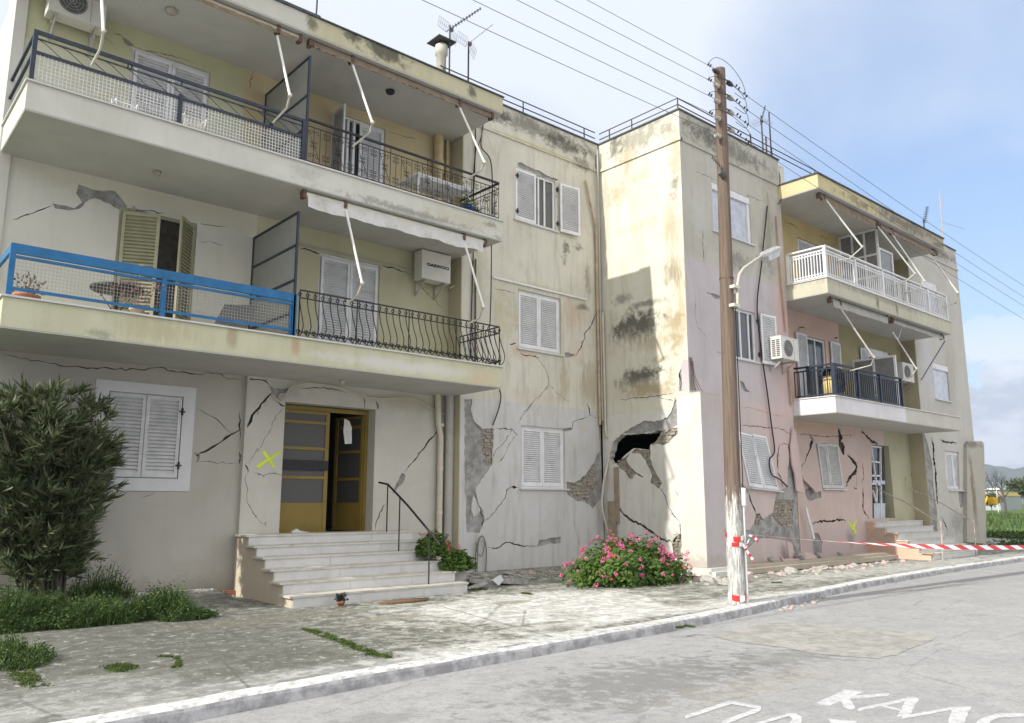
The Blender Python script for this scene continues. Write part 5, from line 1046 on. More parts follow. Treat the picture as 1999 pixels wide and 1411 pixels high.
# aluminium screens on the balconies
def screen(parent, x, y0, y1, z0, z1, n, mids, name='glass_screen', xd=0):
    b = MB(); L = y1-y0
    for i in range(n+1): y = y0+L*i/n; b.box(x-.03, x+.03, y-.03, y+.03, z0, z1)
    for z in [z0+.03, z1-.03]+list(mids): b.box(x-.028, x+.028, y0, y1, z-.03, z+.03)
    o = b.build(name, WHITE, parent); g = MB(); g.box(x-.005, x+.005, y0, y1, z0, z1); g.build
    g2 = g.build('screen_pane', simple('dusty_glass', (.20, .205, .20), .2), parent); return o
screen(bcu, 23.0, YD+.45, YC-.02, 7.2, 9.53, 3, (8.1, 8.75)); screen(bcl, 23.3, YD+.35, YC-.02, 4.18, 5.75, 2, ())
b = MB(); b.box(23.0, 23.9, YD+.42, YD+.48, 7.2, 7.26); 
for x in (23.03, 23.87): b.box(x-.035, x+.035, YD+.41, YD+.48, 7.2, 8.95)
for z in (7.23, 8.1, 8.92): b.box(23.06, 23.84, YD+.415, YD+.475, z-.03, z+.03)
o = b.build('glass_screen', WHITE, bcu); box('screen_pane', MATS['dusty_glass'], bcu, 23.06, 23.84, YD+.44, YD+.446, 7.2, 8.9)
# --- steps of the far entrance
stw = MB(); TX0_, TX1_ = 23.35, 26.7; T2 = [9.42+.3*i for i in range(6)]
for i in range(6): stw.box(TX0_+.02, TX1_-.02, T2[i]+.02, (YC-.002 if i == 5 else T2[i+1]+.02), -.05, RS[i+1]-.035)
sc2 = stw.build('staircase', plaster('peach_step_side', (.66, .45, .34), grime=.15, blobs=[bw(23.4, .6, 1, .3, (.4, .36, .32), .6, 1.)]), BR)
for i in range(6):
    t = MB(); t.cur = 1; t.box(TX0_, TX1_, T2[i]-.01, (YC-.003 if i == 5 else T2[i+1]+.03), RS[i+1]-.033, RS[i+1]); t.cur = 0; t.box(TX0_+.12, TX1_-.05, T2[i]+.003, T2[i]+.019, RS[i]+.002, RS[i+1]-.034); t.build('step', [MARBLE, TREAD], sc2)
b = MB()
for i in (0, 1, 3): b.box(TX0_-.05, TX0_+.1, T2[i]-.06, T2[i]+.25, RS[i+1]+.002, RS[i+1]+.03)
b.build('side_coping', simple('terracotta_edge', (.50, .33, .23), .8), BR)
for xq, nm in ((23.9, 0), (26.3, 1)):
    h_ = MB(); h_.tube([(xq, YC-.05, 2.0), (xq, 10.2, 1.55), (xq, 9.55, 1.12), (xq+.02, 9.3, 1.0)], .018, 6); h_.tube([(xq+.02, 9.35, -.02), (xq+.02, 9.32, 1.0)], .02, 6); h_.build('handrail', [simple('worn_cream_rail', (.40, .36, .30), .6, 0, .3, 9)], BR)
b = MB()
for a in ((450, 185, 470, 210),): pass
pm = MB(); A = P(1655, 1018, 1, YC-.005); B = P(1672, 1040, 1, YC-.005); C = P(1672, 1016, 1, YC-.007); Dp = P(1664, 1030, 1, YC-.007)
pm.bar(A, B, .06, .002, (0, 1, 0)); pm.bar(C, Dp, .06, .002, (0, 1, 0)); pm.bar(P(1668, 1022, 1, YC-.009), P(1668, 1042, 1, YC-.009), .05, .002, (0, 1, 0)); pm.build('spray_mark', YEL, BR)
roofrail(BR, [(14.6, Y2), (14.6, Y3+.06), (27, Y3+.06)], 10.7, (11.02, 10.86), [(14.6, Y2-.35), (14.6, 12.2), (14.6, Y3+.06), (16.5, Y3+.06), (18.7, Y3+.06), (21, Y3+.06), (24, Y3+.06)], MATS['dark_rail'], 10.7)
b = MB(); b.tube([(18.55, Y3-.05, 9.0), (18.60, Y3-.05, 7.3), (18.70, Y3-.05, 5.9)], .022, 6); b.tube([(18.72, Y3-.05, 5.0), (18.75, Y3-.05, 4.0)], .022, 6); b.build('drain_pipe', COPPER, BR)
cable(pxc([(1498, 402), (1492, 460), (1486, 520), (1478, 600), (1487, 690), (1497, 760), (1506, 830), (1512, 880), (1502, 898), (1506, 925), (1522, 935), (1537, 950)], 1, Y3-.06), .018, BLACKC, BR)
cable(pxc([(1522, 362), (1528, 368), (1524, 392), (1519, 398)], 1, Y3-.06), .014, BLACKC, BR)
# leaning slabs of loose render still fixed to the corner
b = MB(); Qs = [P(x, y, 1, Y3-.07) for x, y in g6([(770, 70), (800, 110), (880, 700), (805, 672), (790, 520), (765, 430), (750, 260)])]
b.add(Qs+[q+Vector((0, .035, 0)) for q in Qs], [list(range(7)), [7+i for i in range(7)][::-1]]+[[i, (i+1) % 7, 7+(i+1) % 7, 7+i] for i in range(7)]); b.build('loose_render', plaster('loose_pink_render', (.56, .43, .41), grime=.05), BR)
b = MB(); Qs = [P(x, y, 1, YC-.12) for x, y in g7([(305, 580), (440, 672), (480, 715), (420, 735), (400, 700), (310, 610)])]
b.add(Qs+[q+Vector((0, .05, 0)) for q in Qs], [list(range(6)), [6+i for i in range(6)][::-1]]+[[i, (i+1) % 6, 6+(i+1) % 6, 6+i] for i in range(6)]); b.build('loose_render', MATS['loose_pink_render'], BR)
b = MB(); b.bar(D(0, 0)*0+P(1573, 990, 1, YC-.15), P(1589, 1052, 1, YC-.2), .09, .03, (0, 1, 0)); b.build('loose_render', WHITEW, BR)
# ------------------------------------------------------------------ air conditioners
ACW = simple('ac_casing', (.60, .59, .54), .5, 0, .04, 4, dirt=((.38, .36, .3), .55, .4))
FAN = simple('fan_grille', (.10, .105, .11), .5)
def ac_unit(x, y, z, w, h, d, label, front=True, fan=True, text=None, side=False):
    t = thing('air_conditioner', (x, y, z), label, 'air conditioner')
    b = MB(); b.box(x, x+w, y, y+d, z, z+h); b.box(x-.006, x+w+.006, y-.006, y+d, z+h-.02, z+h+.006); b.build('casing', ACW, t)
    if fan:
        g = MB(); cx, cz, R = x+w*.40, z+h*.5, h*.38
        g.add([(cx+R*math.cos(k*math.pi/12), y-.004, cz+R*math.sin(k*math.pi/12)) for k in range(24)], [list(range(24))]); g.build('fan_grille', FAN, t)
        g = MB()
        for q in range(1, 5): g.tube([(cx+R*q/4.3*math.cos(k*math.pi/10), y-.012, cz+R*q/4.3*math.sin(k*math.pi/10)) for k in range(21)], .004, 4, False)
        for k in range(6): a = k*math.pi/3; g.tube([(cx, y-.012, cz), (cx+R*math.cos(a), y-.012, cz+R*math.sin(a))], .004, 4, False)
        g.build('fan_guard', GREYP, t)
        g = MB(); g.box(x+w*.72, x+w*.74, y-.003, y, z+.02, z+h-.03); g.build('panel_seam', GREYP, t)
    if side:
        g = MB()
        for i in range(9):
            for j in range(2): g.box(x-.008, x-.003, y+.04+j*.12, y+.13+j*.12, z+.06+i*(h-.12)/9, z+.06+(i+.6)*(h-.12)/9)
        g.build('side_vent', FAN, t)
    for q in (x+.12, x+w-.12):
        g = MB(); g.bar((q, y+.0, z-.02), (q, y+d+.12, z-.02), .035); g.bar((q, y+d+.1, z-.03), (q, y+d+.1, z-.3), .03); g.bar((q, y+.06, z-.03), (q, y+d+.1, z-.28), .02)
        g.build('bracket', GREYP, t)
    if text:
        cu = bpy.data.curves.new('lettering', 'FONT'); cu.body = text[0]; cu.size = text[1]; cu.extrude = .001; cu.offset = .004; cu.align_x = 'CENTER'; cu.align_y = 'CENTER'
        o = bpy.data.objects.new('tmp', cu); COL.objects.link(o); dg = bpy.context.evaluated_depsgraph_get(); me = bpy.data.meshes.new_from_object(o.evaluated_get(dg)); bpy.data.objects.remove(o)
        me.materials.clear(); me.materials.append(BLACKC); me.transform(Matrix.Translation(Vector((x+w*.56, y-.004, z+h*.52))-Vector(t['_b'])) @ Matrix.Rotation(math.pi/2, 4, 'X') @ Matrix.Scale(1.45, 4, (1, 0, 0)))
        o = bpy.data.objects.new('lettering', me); COL.objects.link(o); o.parent = t
    return t
pa, pb = P(823, 548, 1, YA-.42), P(880, 488, 1, YA-.42)
ac_unit(pa.x, YA-.42, P(830, 543, 1, YA-.42).z, pb.x-pa.x, .60, .28, 'boxy beige unit lettered DAEWOO, under the awning near the balcony corner', fan=False, text=('DAEWOO', .085))
g = MB()
p0 = P(92, 25, 1, YA-.4); ac_unit(P(95, 10, 1, YA-.4).x, YA-.4, P(130, 30, 1, YA-.4).z, .82, .56, .28, 'dirty white unit at the top left, above the navy railing')
ac_unit(17.78, Y3-.42, 5.06, .82, .56, .30, 'white unit with sunlit side vents hung on the pink bay beside the orange pipe', side=True)
ac_unit(25.75, YC-.42, 5.35, .80, .58, .30, 'white unit high in the recess beside the lower glass screen of the far block')
ac_unit(25.3, YC-.42, 7.95, .80, .75, .32, 'beige unit beside the white glazed screen on the top balcony')
ac_unit(18.95, Y3+.35, 10.05, .85, .80, .35, 'dark grilled unit on the roof edge behind the yellow fascia', side=True)
# ------------------------------------------------------------------ awnings (folded arms, rolled cloth)
ARMW = simple('arm_enamel', (.72, .72, .68), .4, 0, .05, 8, dirt=((.45, .42, .36), .6, .4)); ARMG = simple('arm_steel', (.30, .31, .36), .45, .3)
def awning(x0, x1, y, z, arms, label, cloth=None, rollmat=None, val=None, yo=(0., -.45, -.12), armm=None, group=None, wav=.16):
    t = thing('awning', (x0, y, z), label, 'awning', group)
    b = MB(); b.tube([(x0, y, z), (x1, y, z)], .055, 10); b.build('roller', rollmat or CREAMM, t)
    for x in [x0+.02, x1-.02]+[P(a[0][0], a[0][1], 1, y).x for a in arms]: b = MB(); b.box(x-.03, x+.03, y-.065, y+.065, z-.08, z+.05); b.box(x-.012, x+.012, y-.03, y+.03, z+.05, z+.11); b.build('bracket', RUST, t)
    b = MB(); n = max(8, int((x1-x0)/.08)); 
    for i in range(n):
        a, c = x0+.08+(x1-x0-.16)*i/n, x0+.08+(x1-x0-.16)*(i+1)/n
        def zz(x, k): return z-.055-(val or .1)-.035*abs(math.sin((x-x0)*math.pi/wav))*1. + .03*mnoise.noise(Vector((x*1.3, y, 0)))
        yy = y-.045; w1 = .014*math.sin(a*21); w2 = .014*math.sin(c*21)
        b.quad((a, yy, z), (c, yy, z), (c, yy+w2-.02, zz(c, 0)), (a, yy+w1-.02, zz(a, 0)))
    b.build('valance', cloth or FABRIC, t)
    for a in arms:
        b = MB(); am = (a[0], a[1], a[2]) if len(a) > 3 else a
        pts = [P(a[0][0], a[0][1], 1, y+yo[0]), P(a[1][0], a[1][1], 1, y+yo[1])]+[P(q[0], q[1], 1, y+yo[2]) for q in a[2:]]
        if len(pts) == 4: pts[2] = P(a[2][0], a[2][1], 1, y+(yo[1]+yo[2])/2)
        b.tube(pts[:2], .024, 6); b.build('arm', armm or ARMW, t)
        b = MB(); b.tube(pts[1:], .019, 6); b.tube([pts[1]+Vector((-.02, 0, -.02)), pts[1]+Vector((.02, 0, .03))], .032, 6); b.build('forearm', simple('arm_lower', (.46, .44, .38), .5, 0, .1, 8), t)
    return t
ya = YB+.14
awning(XL+.05, 5.62, ya, 9.49, [[(197, -30), (202, 62), (196, 95), (178, 128)], [(541, 70), (566, 187), (560, 210), (532, 240)]], 'bare folded awning under the eaves above the navy railing, left end of the top floor', cloth=BROWNM, rollmat=simple('beige_roller', (.42, .38, .28), .7), val=.02)
awning(5.78, 9.95, ya, 9.49, [[(686, 120), (727, 240), (722, 258), (688, 286)], [(895, 205), (946, 318), (938, 333), (903, 354)]], 'brown rolled awning under the eaves above the iron scroll railing', cloth=BROWNM, rollmat=BROWNM, val=.02)
awning(P(590, 383, 1, ya).x, 9.78, ya, 6.70, [[(672, 395), (707, 554), (697, 578), (674, 594)], [(903, 462), (944, 600), (935, 622), (912, 632)]], 'rolled awning with a white scalloped valance hanging over the bellied railing', val=.16, wav=.9)
yc = YD+.16
awning(19.1, 22.3, yc, 9.46, [[(1606, 382), (1683, 482), (1658, 505), (1630, 509)], [(1712, 440), (1786, 534), (1765, 551), (1740, 556)]], 'rolled awning with thick white arms at the near end of the far block eaves', cloth=BROWNM, rollmat=BROWNM, val=.12)
awning(22.5, 26.5, yc, 9.42, [[(1740, 455), (1805, 549), (1793, 565), (1765, 570)], [(1823, 507), (1870, 572), (1866, 592), (1840, 599)]], 'rolled awning with two spread white arms at the far end of the far block eaves', cloth=BROWNM, rollmat=BROWNM, val=.04)
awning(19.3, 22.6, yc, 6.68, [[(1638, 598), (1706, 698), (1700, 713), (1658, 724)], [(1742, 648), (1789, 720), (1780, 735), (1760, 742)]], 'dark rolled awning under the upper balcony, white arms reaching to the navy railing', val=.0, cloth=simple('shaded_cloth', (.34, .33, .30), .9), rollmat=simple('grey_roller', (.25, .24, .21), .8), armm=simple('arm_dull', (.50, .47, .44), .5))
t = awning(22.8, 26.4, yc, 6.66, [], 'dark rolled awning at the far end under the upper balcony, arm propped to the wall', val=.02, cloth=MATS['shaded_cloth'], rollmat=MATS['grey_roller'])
for a, c in (((1845, 665), (1798, 742)), ((1760, 640), (1752, 665))):
    b = MB(); b.tube([P(a[0], a[1], 1, yc), P(c[0], c[1], 1, YC-.5 if a[0] > 1800 else yc)], .02, 6); b.build('arm', ARMG, t)
# ------------------------------------------------------------------ aerials
ALU = simple('dull_aluminium', (.40, .40, .40), .5, .3, .15, 9); DST = simple('dark_steel', (.045, .04, .05), .6, 0, .3, 9)
def aerial(p, top, label, booms, refl=True, lean=0., mat=DST, dirv=(.8, -.5, .62)):
    t = thing('tv_aerial', p, label, 'tv aerial', 'rooftop television aerials')
    p = Vector(p); b = MB(); tp = Vector((p.x+lean, p.y, top)); b.tube([p, tp], .022, 6); b.box(p.x-.05, p.x+.05, p.y-.03, p.y+.03, p.z+.25, p.z+.36); b.build('mast', mat, t)
    for (h, dv, L, n, el, mm) in booms:
        c = p.lerp(tp, h); d = Vector(dv).normalized(); b = MB(); b.tube([c-d*.12, c+d*L], .010, 5)
        s = d.cross(Vector((0, 0, 1))).normalized() if abs(d.z) < .95 else Vector((1, 0, 0)); u = s.cross(d).normalized()
        for i in range(n):
            q = c+d*(.1+(L-.1)*i/max(1, n-1)); e = el*(1-.25*i/n)
            b.tube([q-s*e, q+s*e], .0045, 4)
            if mm == 'x':
                b.tube([q-s*e*.5-u*e*.5, q+s*e*.5+u*e*.5], .007, 4); b.tube([q-s*e*.5+u*e*.5, q+s*e*.5-u*e*.5], .007, 4)
        b.build('boom', mat if mm == 'x' else ALU, t)
        if refl:
            b = MB()
            for sg in (1, -1):
                ud = (u*sg-d*.25).normalized()
                for i in range(6): q = c+ud*(.05+.055*i); b.tube([q-s*.2, q+s*.2], .004, 4)
                for sx in (-.2, 0, .2): b.tube([c+s*sx+ud*.05, c+s*sx+ud*.33], .005, 4)
            b.build('reflector', ALU, t); b = MB(); b.box(c.x-.04+d.x*.06, c.x+.04+d.x*.06, c.y-.03, c.y+.03, c.z-.04, c.z+.04); b.build('dipole_box', RUST if mm != 'x' else BLACKI, t)
    return t
YW_ = 13.9
a = P(877, 140, 1, YW_); aerial((a.x, YW_, 9.95), P(881, 50, 1, YW_).z, 'bushy aerial with crossed elements behind the capped chimney', [(.96, (.62, -.35, .62), .95, 11, .07, 'x')], mat=DST)
a = P(914, 157, 1, YW_); aerial((a.x, YW_, 9.95), P(917, 82, 1, YW_).z, 'plain aerial with a bare boom and red box, at the end of the yellow fascia', [(.98, (.62, -.35, .70), .80, 9, .06, 's')])
a = P(616, 40, 1, YW_); t = thing('roof_pole', (a.x, YW_, 9.95), 'thin dark pole standing alone on the left roof edge', 'pole'); b = MB(); b.tube([(a.x, YW_, 9.9), (a.x+.02, YW_, 12.6)], .02, 6); b.build('mast', DST, t)
ye = 12.2
for (px0, py0, py1, lab, bo) in ((1490, 300, 228, 'tall slim aerial, leftmost of the cluster behind the utility pole', [(.93, (.2, -.2, 1), .5, 8, .05, 'x'), (.5, (-.9, .1, -.22), .6, 3, .02, 's')]), (1497, 302, 268, 'short dark aerial in the middle of the cluster behind the utility pole', [(.95, (.9, -.3, .1), .1, 2, .03, 's')]), (1506, 305, 222, 'rightmost aerial of the cluster behind the utility pole, with beads of short elements', [(.9, (0.05, 0, 1), .1, 5, .05, 's'), (.45, (.1, 0, 1), .25, 6, .1, 's')])):
    a = P(px0, py0, 1, ye); aerial((a.x, ye, 10.7), P(px0, py1, 1, ye).z, lab, bo, refl=(px0 == 1490))
a = P(1466, 283, 1, ye); aerial((a.x, ye, 10.7), P(1466, 262, 1, ye).z, 'stubby aerial with a cross arm right of the utility pole', [(.7, (.5, 0, .1), .15, 3, .1, 's')], refl=False)
a = P(1805, 452, 1, 11.5); aerial((a.x, 11.5, 9.95), P(1802, 428, 1, 11.5).z, 'small aerial with stacked elements near the far roof end', [(.9, (.15, -.2, 1), .7, 9, .14, 'x')], refl=False)
a = P(1843, 495, 1, 11.0); aerial((a.x, 11.0, 10.0), P(1834, 372, 1, 11.0).z, 'tallest aerial, a mast with one cross boom at the far roof corner', [(.6, (.75, -.55, -.28), .9, 6, .07, 's')], refl=False, lean=P(1834, 372, 1, 11.0).x-a.x, mat=simple('pale_mast', (.38, .34, .34), .5))
# ------------------------------------------------------------------ utility pole, lamp, wires
PX, PY = 11.2, 7.5
polewood = bpy.data.materials.new('dummy') if False else None
def polemat():
    mt, t, b = new_mat('weathered_pole')
    g = t.nodes.new('ShaderNodeNewGeometry').outputs['Position']; s = t.nodes.new('ShaderNodeSeparateXYZ'); t.links.new(g, s.inputs[0])
    gr = NOISE(t, MAPV(t, g, (14, 14, .5)), 2.2, 7, .7); c = MIX(t, MR(t, gr, .3, .7), (.10, .073, .055), (.185, .138, .105))
    f = MR(t, M2(t, 'ADD', s.outputs['Z'], M2(t, 'MULTIPLY', M2(t, 'SUBTRACT', NOISE(t, MAPV(t, g, (6, 6, 1)), 3, 6, .7), .5), 2.2)), 1.35, 1.75, 1, 0)
    wh = MIX(t, MR(t, NOISE(t, MAPV(t, g, (10, 10, .9)), 4, 7, .75), .42, .58), (.27, .26, .24), (.60, .60, .58)); c = MIX(t, f, c, wh)
    t.links.new(c, b.inputs['Base Color']); b.inputs['Roughness'].default_value = .9
    bn = t.nodes.new('ShaderNodeBump'); bn.inputs['Strength'].default_value = .6; bn.inputs['Distance'].default_value = .015; t.links.new(gr, bn.inputs['Height']); t.links.new(bn.outputs[0], b.inputs['Normal'])
    return mt
UP = thing('utility_pole', (PX, PY, 0), 'tall brown wooden pole with a whitewashed foot, standing on the pavement edge', 'utility pole')
b = MB(); pts = [(PX, PY, -.1), (PX+.02, PY, 1.5), (PX+.09, PY, 4), (PX+.16, PY, 6.5), (PX+.22, PY, 9.13)]
for i in range(4):
    ra = [.135, .13, .12, .108, .098]; b.tube(pts[i:i+2], ra[i], 16, i in (0, 3), ra[i+1])
b.build('pole_shaft', polemat(), UP)
def pxp(z): return PX+.22*z/9.1
b = MB(); b.tube([(PX+.10, PY-.12, 0), (PX+.11, PY-.125, 1.62)], .024, 8); b.tube([(PX+.11, PY-.125, 1.5), (PX+.12, PY-.125, 1.78)], .05, 8); b.build('conduit', WHITEW, UP)
b = MB(); b.tube([(PX+.12, PY-.13, 1.7), (pxp(5)+.08, PY-.1, 5.0)], .008, 5); b.build('cable', BLACKC, UP)
b = MB(); b.lathe((pxp(5.25), PY, 5.25), [(.121, 0), (.121, .03)], 14); b.build('steel_band', RUST, UP)
WIREM = simple('weathered_wire', (.10, .105, .12), .5)
PORC = simple('porcelain', (.38, .36, .33), .3, 0, .1, 20); DPORC = simple('dark_porcelain', (.05, .04, .045), .3)
zi = [9.08, 8.80, 8.50, 8.18, 7.85]
zr_ = [9.0, 8.72, 8.44, 8.10]
def insul(x, z, dx, mat):
    b = MB(); b.tube([(pxp(z), PY-.05, z), (x-dx*.03, PY-.05, z)], .012, 5); b.build('insulator_pin', BLACKI, UP)
    b = MB(); b.tube([(x-dx*.05, PY-.05, z-.03), (x+dx*.03, PY-.05, z-.035)], .045, 10); b.tube([(x+dx*.035, PY-.05, z-.036), (x+dx*.08, PY-.05, z-.04)], .03, 8); b.build('insulator', mat, UP)
for z in zi: insul(pxp(z)-.19, z-.04, -1, DPORC if z == zi[0] else PORC)
for z in zr_: insul(pxp(z)+.22, z-.05, 1, DPORC if z == zr_[0] else PORC)
for i, z in enumerate(zr_):
    x = pxp(z); hgt = .16 if i == 0 else .07
    cable([(x-.45, PY-.08, z+.05), (x-.25, PY-.12, z+.05+hgt), (x+.1, PY-.16, z+.06+hgt*.7), (x+.5+.05*i, PY-.14, z-.02), (x+.62, PY-.1, z-.26), (x+.35, PY-.06, z-.22)], .005, BLACKC, UP, 'jumper_wire')
    for q in (-.42, -.36, .42, .5, .66, .74): b = MB(); b.tube([(x+q-.015, PY-.06, z-.01-(.28*(q-.2) if q > 0 else -.03)), (x+q+.015, PY-.06, z+.03-(.28*(q-.2) if q > 0 else -.03))], .016, 5); b.build('wire_clamp', BLACKI, UP)
b = MB()
for i in range(7): b.tube([(pxp(7.2)-.45+.05*i, PY-.1, 7.26-.02*i), (pxp(7.2)-.44+.05*i, PY-.1, 7.32-.02*i)], .012, 5)
b.tube([(pxp(7.2)-.2, PY-.08, 7.12), (pxp(7.2)-.08, PY-.08, 7.06)], .06, 8); b.build('cable_bundle', simple('dark_grey_bundle', (.1, .1, .09), .7), UP)
labs = ['top', 'second', 'middle', 'fourth', 'lowest']
for i, z in enumerate(zi):
    t = thing('power_line', (pxp(z)-.25, PY-.05, z), f'{labs[i]} of the five thin wires slanting from the pole head to the upper left', 'power line', 'overhead wires on the utility pole')
    # the span to the next pole behind the viewer
    L = []
    for k in range(25): s_ = k/24; L.append((pxp(z)-.25-38*s_, PY-.05+.0*s_, z-.04+.05*s_-1.1*4*s_*(1-s_)*.35))
    b = MB(); b.tube(L, .0055, 4); b.build('wire', WIREM, t)
rl = ['top', 'second', 'third', 'lowest']
for i, z in enumerate(zr_):
    t = thing('power_line', (pxp(z)+.3, PY-.05, z), f'{rl[i]} of the four thin wires falling from the pole head over the far block', 'power line', 'overhead wires on the utility pole')
    L = []; A = Vector((pxp(z)+.3, PY-.05, z-.09)); tgt = [(1999, 561), (1999, 583), (1999, 600), (1999, 626)][i]; B = P(tgt[0], tgt[1], 1, PY); ex = 40
    for k in range(25):
        s_ = k/24; x = A.x+(ex)*s_; sB = (B.x-A.x)/ex; lin = (B.z-A.z); cc_ = .9
        z_ = A.z+s_*(lin+cc_*4*sB*(1-sB)*.5)/sB - cc_*4*s_*(1-s_)*.5
        L.append((x, PY-.05, z_))
    b = MB(); b.tube(L, .0065, 4); b.build('wire', WIREM, t)
SL = thing('street_lamp', (pxp(4.6)+.1, PY-.14, 4.6), 'cream street lamp on a curved arm bracketed to the wooden pole', 'street lamp')
yl = PY-.16; x0 = P(1441, 600, 1, yl).x
b = MB(); b.tube([P(1440, 603, 1, yl), P(1440, 552, 1, yl), P(1443, 536, 1, yl), P(1452, 523, 1, yl), P(1484, 501, 1, yl), P(1492, 497, 1, yl)], .025, 8); b.build('arm', simple('dull_cream', (.46, .44, .36), .5, 0, .1, 8), SL)
for y in (561, 597): b = MB(); q = P(1440, y, 1, yl); b.box(q.x-.14, q.x+.03, yl-.03, yl+.08, q.z-.025, q.z+.025); b.build('bracket', CREAMM, SL)
A = P(1487, 503, 1, yl); B = P(1517, 489, 1, yl); d = (B-A); dn = d.normalized(); up = Vector((0, 0, 1)); sd = dn.cross(up).normalized(); uu = sd.cross(dn)
b = MB(); b.obox(A-sd*.10+uu*.0, d, sd*.20, uu*.05); b.add([A-sd*.09+uu*.05, A+sd*.09+uu*.05, A+d-sd*.09+uu*.05, A+d+sd*.09+uu*.05, A+d*.1-sd*.05+uu*.09, A+d*.1+sd*.05+uu*.09, A+d*.9-sd*.05+uu*.09, A+d*.9+sd*.05+uu*.09], [[0, 1, 5, 4], [2, 6, 7, 3], [0, 4, 6, 2], [1, 3, 7, 5], [4, 5, 7, 6]]); b.build('lamp_housing', simple('lamp_housing_grey', (.42, .42, .40), .5), SL)
b = MB(); b.add([A+d*.12-sd*.09, A+d*.12+sd*.09, A+d*.97-sd*.09, A+d*.97+sd*.09, A+d*.22-sd*.06-uu*.10, A+d*.22+sd*.06-uu*.10, A+d*.85-sd*.06-uu*.10, A+d*.85+sd*.06-uu*.10], [[0, 1, 5, 4], [2, 6, 7, 3], [0, 4, 6, 2], [1, 3, 7, 5], [4, 5, 7, 6]]); b.build('lamp_cover', simple('milky_cover', (.55, .56, .57), .3), SL)
# ------------------------------------------------------------------ barrier tape
def tape(pts, w, parent, seg=.16, name='tape', twist=None, top=None):
    b = MB(); P_ = [Vector(p) for p in pts]; L = 0; k = 0
    tot = [];
    for a, c in zip(P_, P_[1:]):
        n = max(1, int((c-a).length/.04))
        for i in range(n): tot.append(a.lerp(c, i/n))
    tot.append(P_[-1]); acc = 0; prev = None
    for i, (a, c) in enumerate(zip(tot, tot[1:])):
        s_ = i/len(tot); d = (c-a); dn = d.normalized()
        def wv(s_):
            ang = twist(s_) if twist else 0
            n1 = dn.cross(Vector((0, 1, 0))); 
            if n1.length < .1: n1 = Vector((0, 0, 1))
            n1 = Vector((0, 0, 1)) if abs(dn.z) < .6 else Vector((1, 0, 0))
            n2 = dn.cross(n1).normalized(); return (n1*math.cos(ang)+n2*math.sin(ang))*w/2
        u0, u1 = wv(s_), wv((i+1)/len(tot)); sk = dn*w*.5
        b.cur = int(acc/seg) % 2
        b.quad(a-u0+sk*.0, c-u1, c+u1, a+u0); acc += d.length
    b.cur = 0; return b.build(name, [TAPEW, TAPER], parent)
def diagtape(A, B, w, parent, seg, sag, tw, endw=1.):
    """ribbon with slanted red and white bars"""
    b = MB(); L = (B-A).length; n = int(L/seg); d = (B-A)
    def pos(s_, o):
        s_ = max(0, min(1, s_)); p = A+d*s_-Vector((0, 0, sag*4*s_*(1-s_))); a = tw(s_); return p+Vector((0, math.sin(a), math.cos(a)))*w*.5*o
    sl = seg*.45/L
    for i in range(n+1):
        b.cur = i % 2
        for j in range(4):
            s0 = (i+j/4)*seg/L; s1 = (i+(j+1)/4)*seg/L
            if s0 > 1: continue
            b.quad(pos(s0-sl, 1), pos(s1-sl, 1), pos(s1+sl, -1), pos(s0+sl, -1))
    return b.build('tape', [TAPEW, TAPER], parent)
BT = thing('barrier_tape', (PX, PY, 1.0), 'red and white tape stretched from the pole across the far pavement', 'barrier tape')
A = P(1460, 1043, 1, PY-.02); mid = P(1700, 1054, 1, 8.6); B = P(1999, 1062, 2, .55)
yq = 6.9; B = P(2060, 1066, 1, 6.2); 
diagtape(A, B, .095, BT, .34, .10, lambda s_: 1.42*(1-sstep((s_-.18)/.5))+.05)
TW = thing('tape_wrap', (PX, PY, 1.0), 'loops of red and white tape wound round the pole with loose ends fluttering', 'barrier tape')
for zc_, w_, ph, tl in ((1.06, .075, 0, .08), (.90, .06, 1., .0), (.13, .09, 2., .05)):
    b = MB(); n = 28
    for i in range(n):
        a0 = 2*math.pi*i/n; a1 = 2*math.pi*(i+1)/n; R = .143; b.cur = int((i+ph)/3.2) % 2
        def pp_(a, o): return (PX+.01+R*math.cos(a), PY+R*math.sin(a), zc_+tl*math.cos(a-.9)+w_*.5*o)
        b.quad(pp_(a0, -1), pp_(a1, -1), pp_(a1, 1), pp_(a0, 1))
    b.build('tape_loop', [TAPEW, TAPER], TW)
for pts in ([(1462, 1044), (1474, 1050), (1480, 1058)], [(1450, 1062), (1460, 1078), (1468, 1090), (1472, 1094)], [(1462, 1052), (1456, 1070)]):
    b = MB(); q = [P(x, y, 1, PY-.16-.02*i) for i, (x, y) in enumerate(pts)]; acc = 0
    for a, c in zip(q, q[1:]):
        n = 4
        for i in range(n):
            u = Vector((.028, 0, .012)); s0, s1 = a.lerp(c, i/n), a.lerp(c, (i+1)/n); b.cur = int(acc/.06) % 2; acc += (s1-s0).length
            b.quad(s0-u, s0+u, s1+u, s1-u)
    b.build('loose_end', [TAPEW, TAPER], TW)
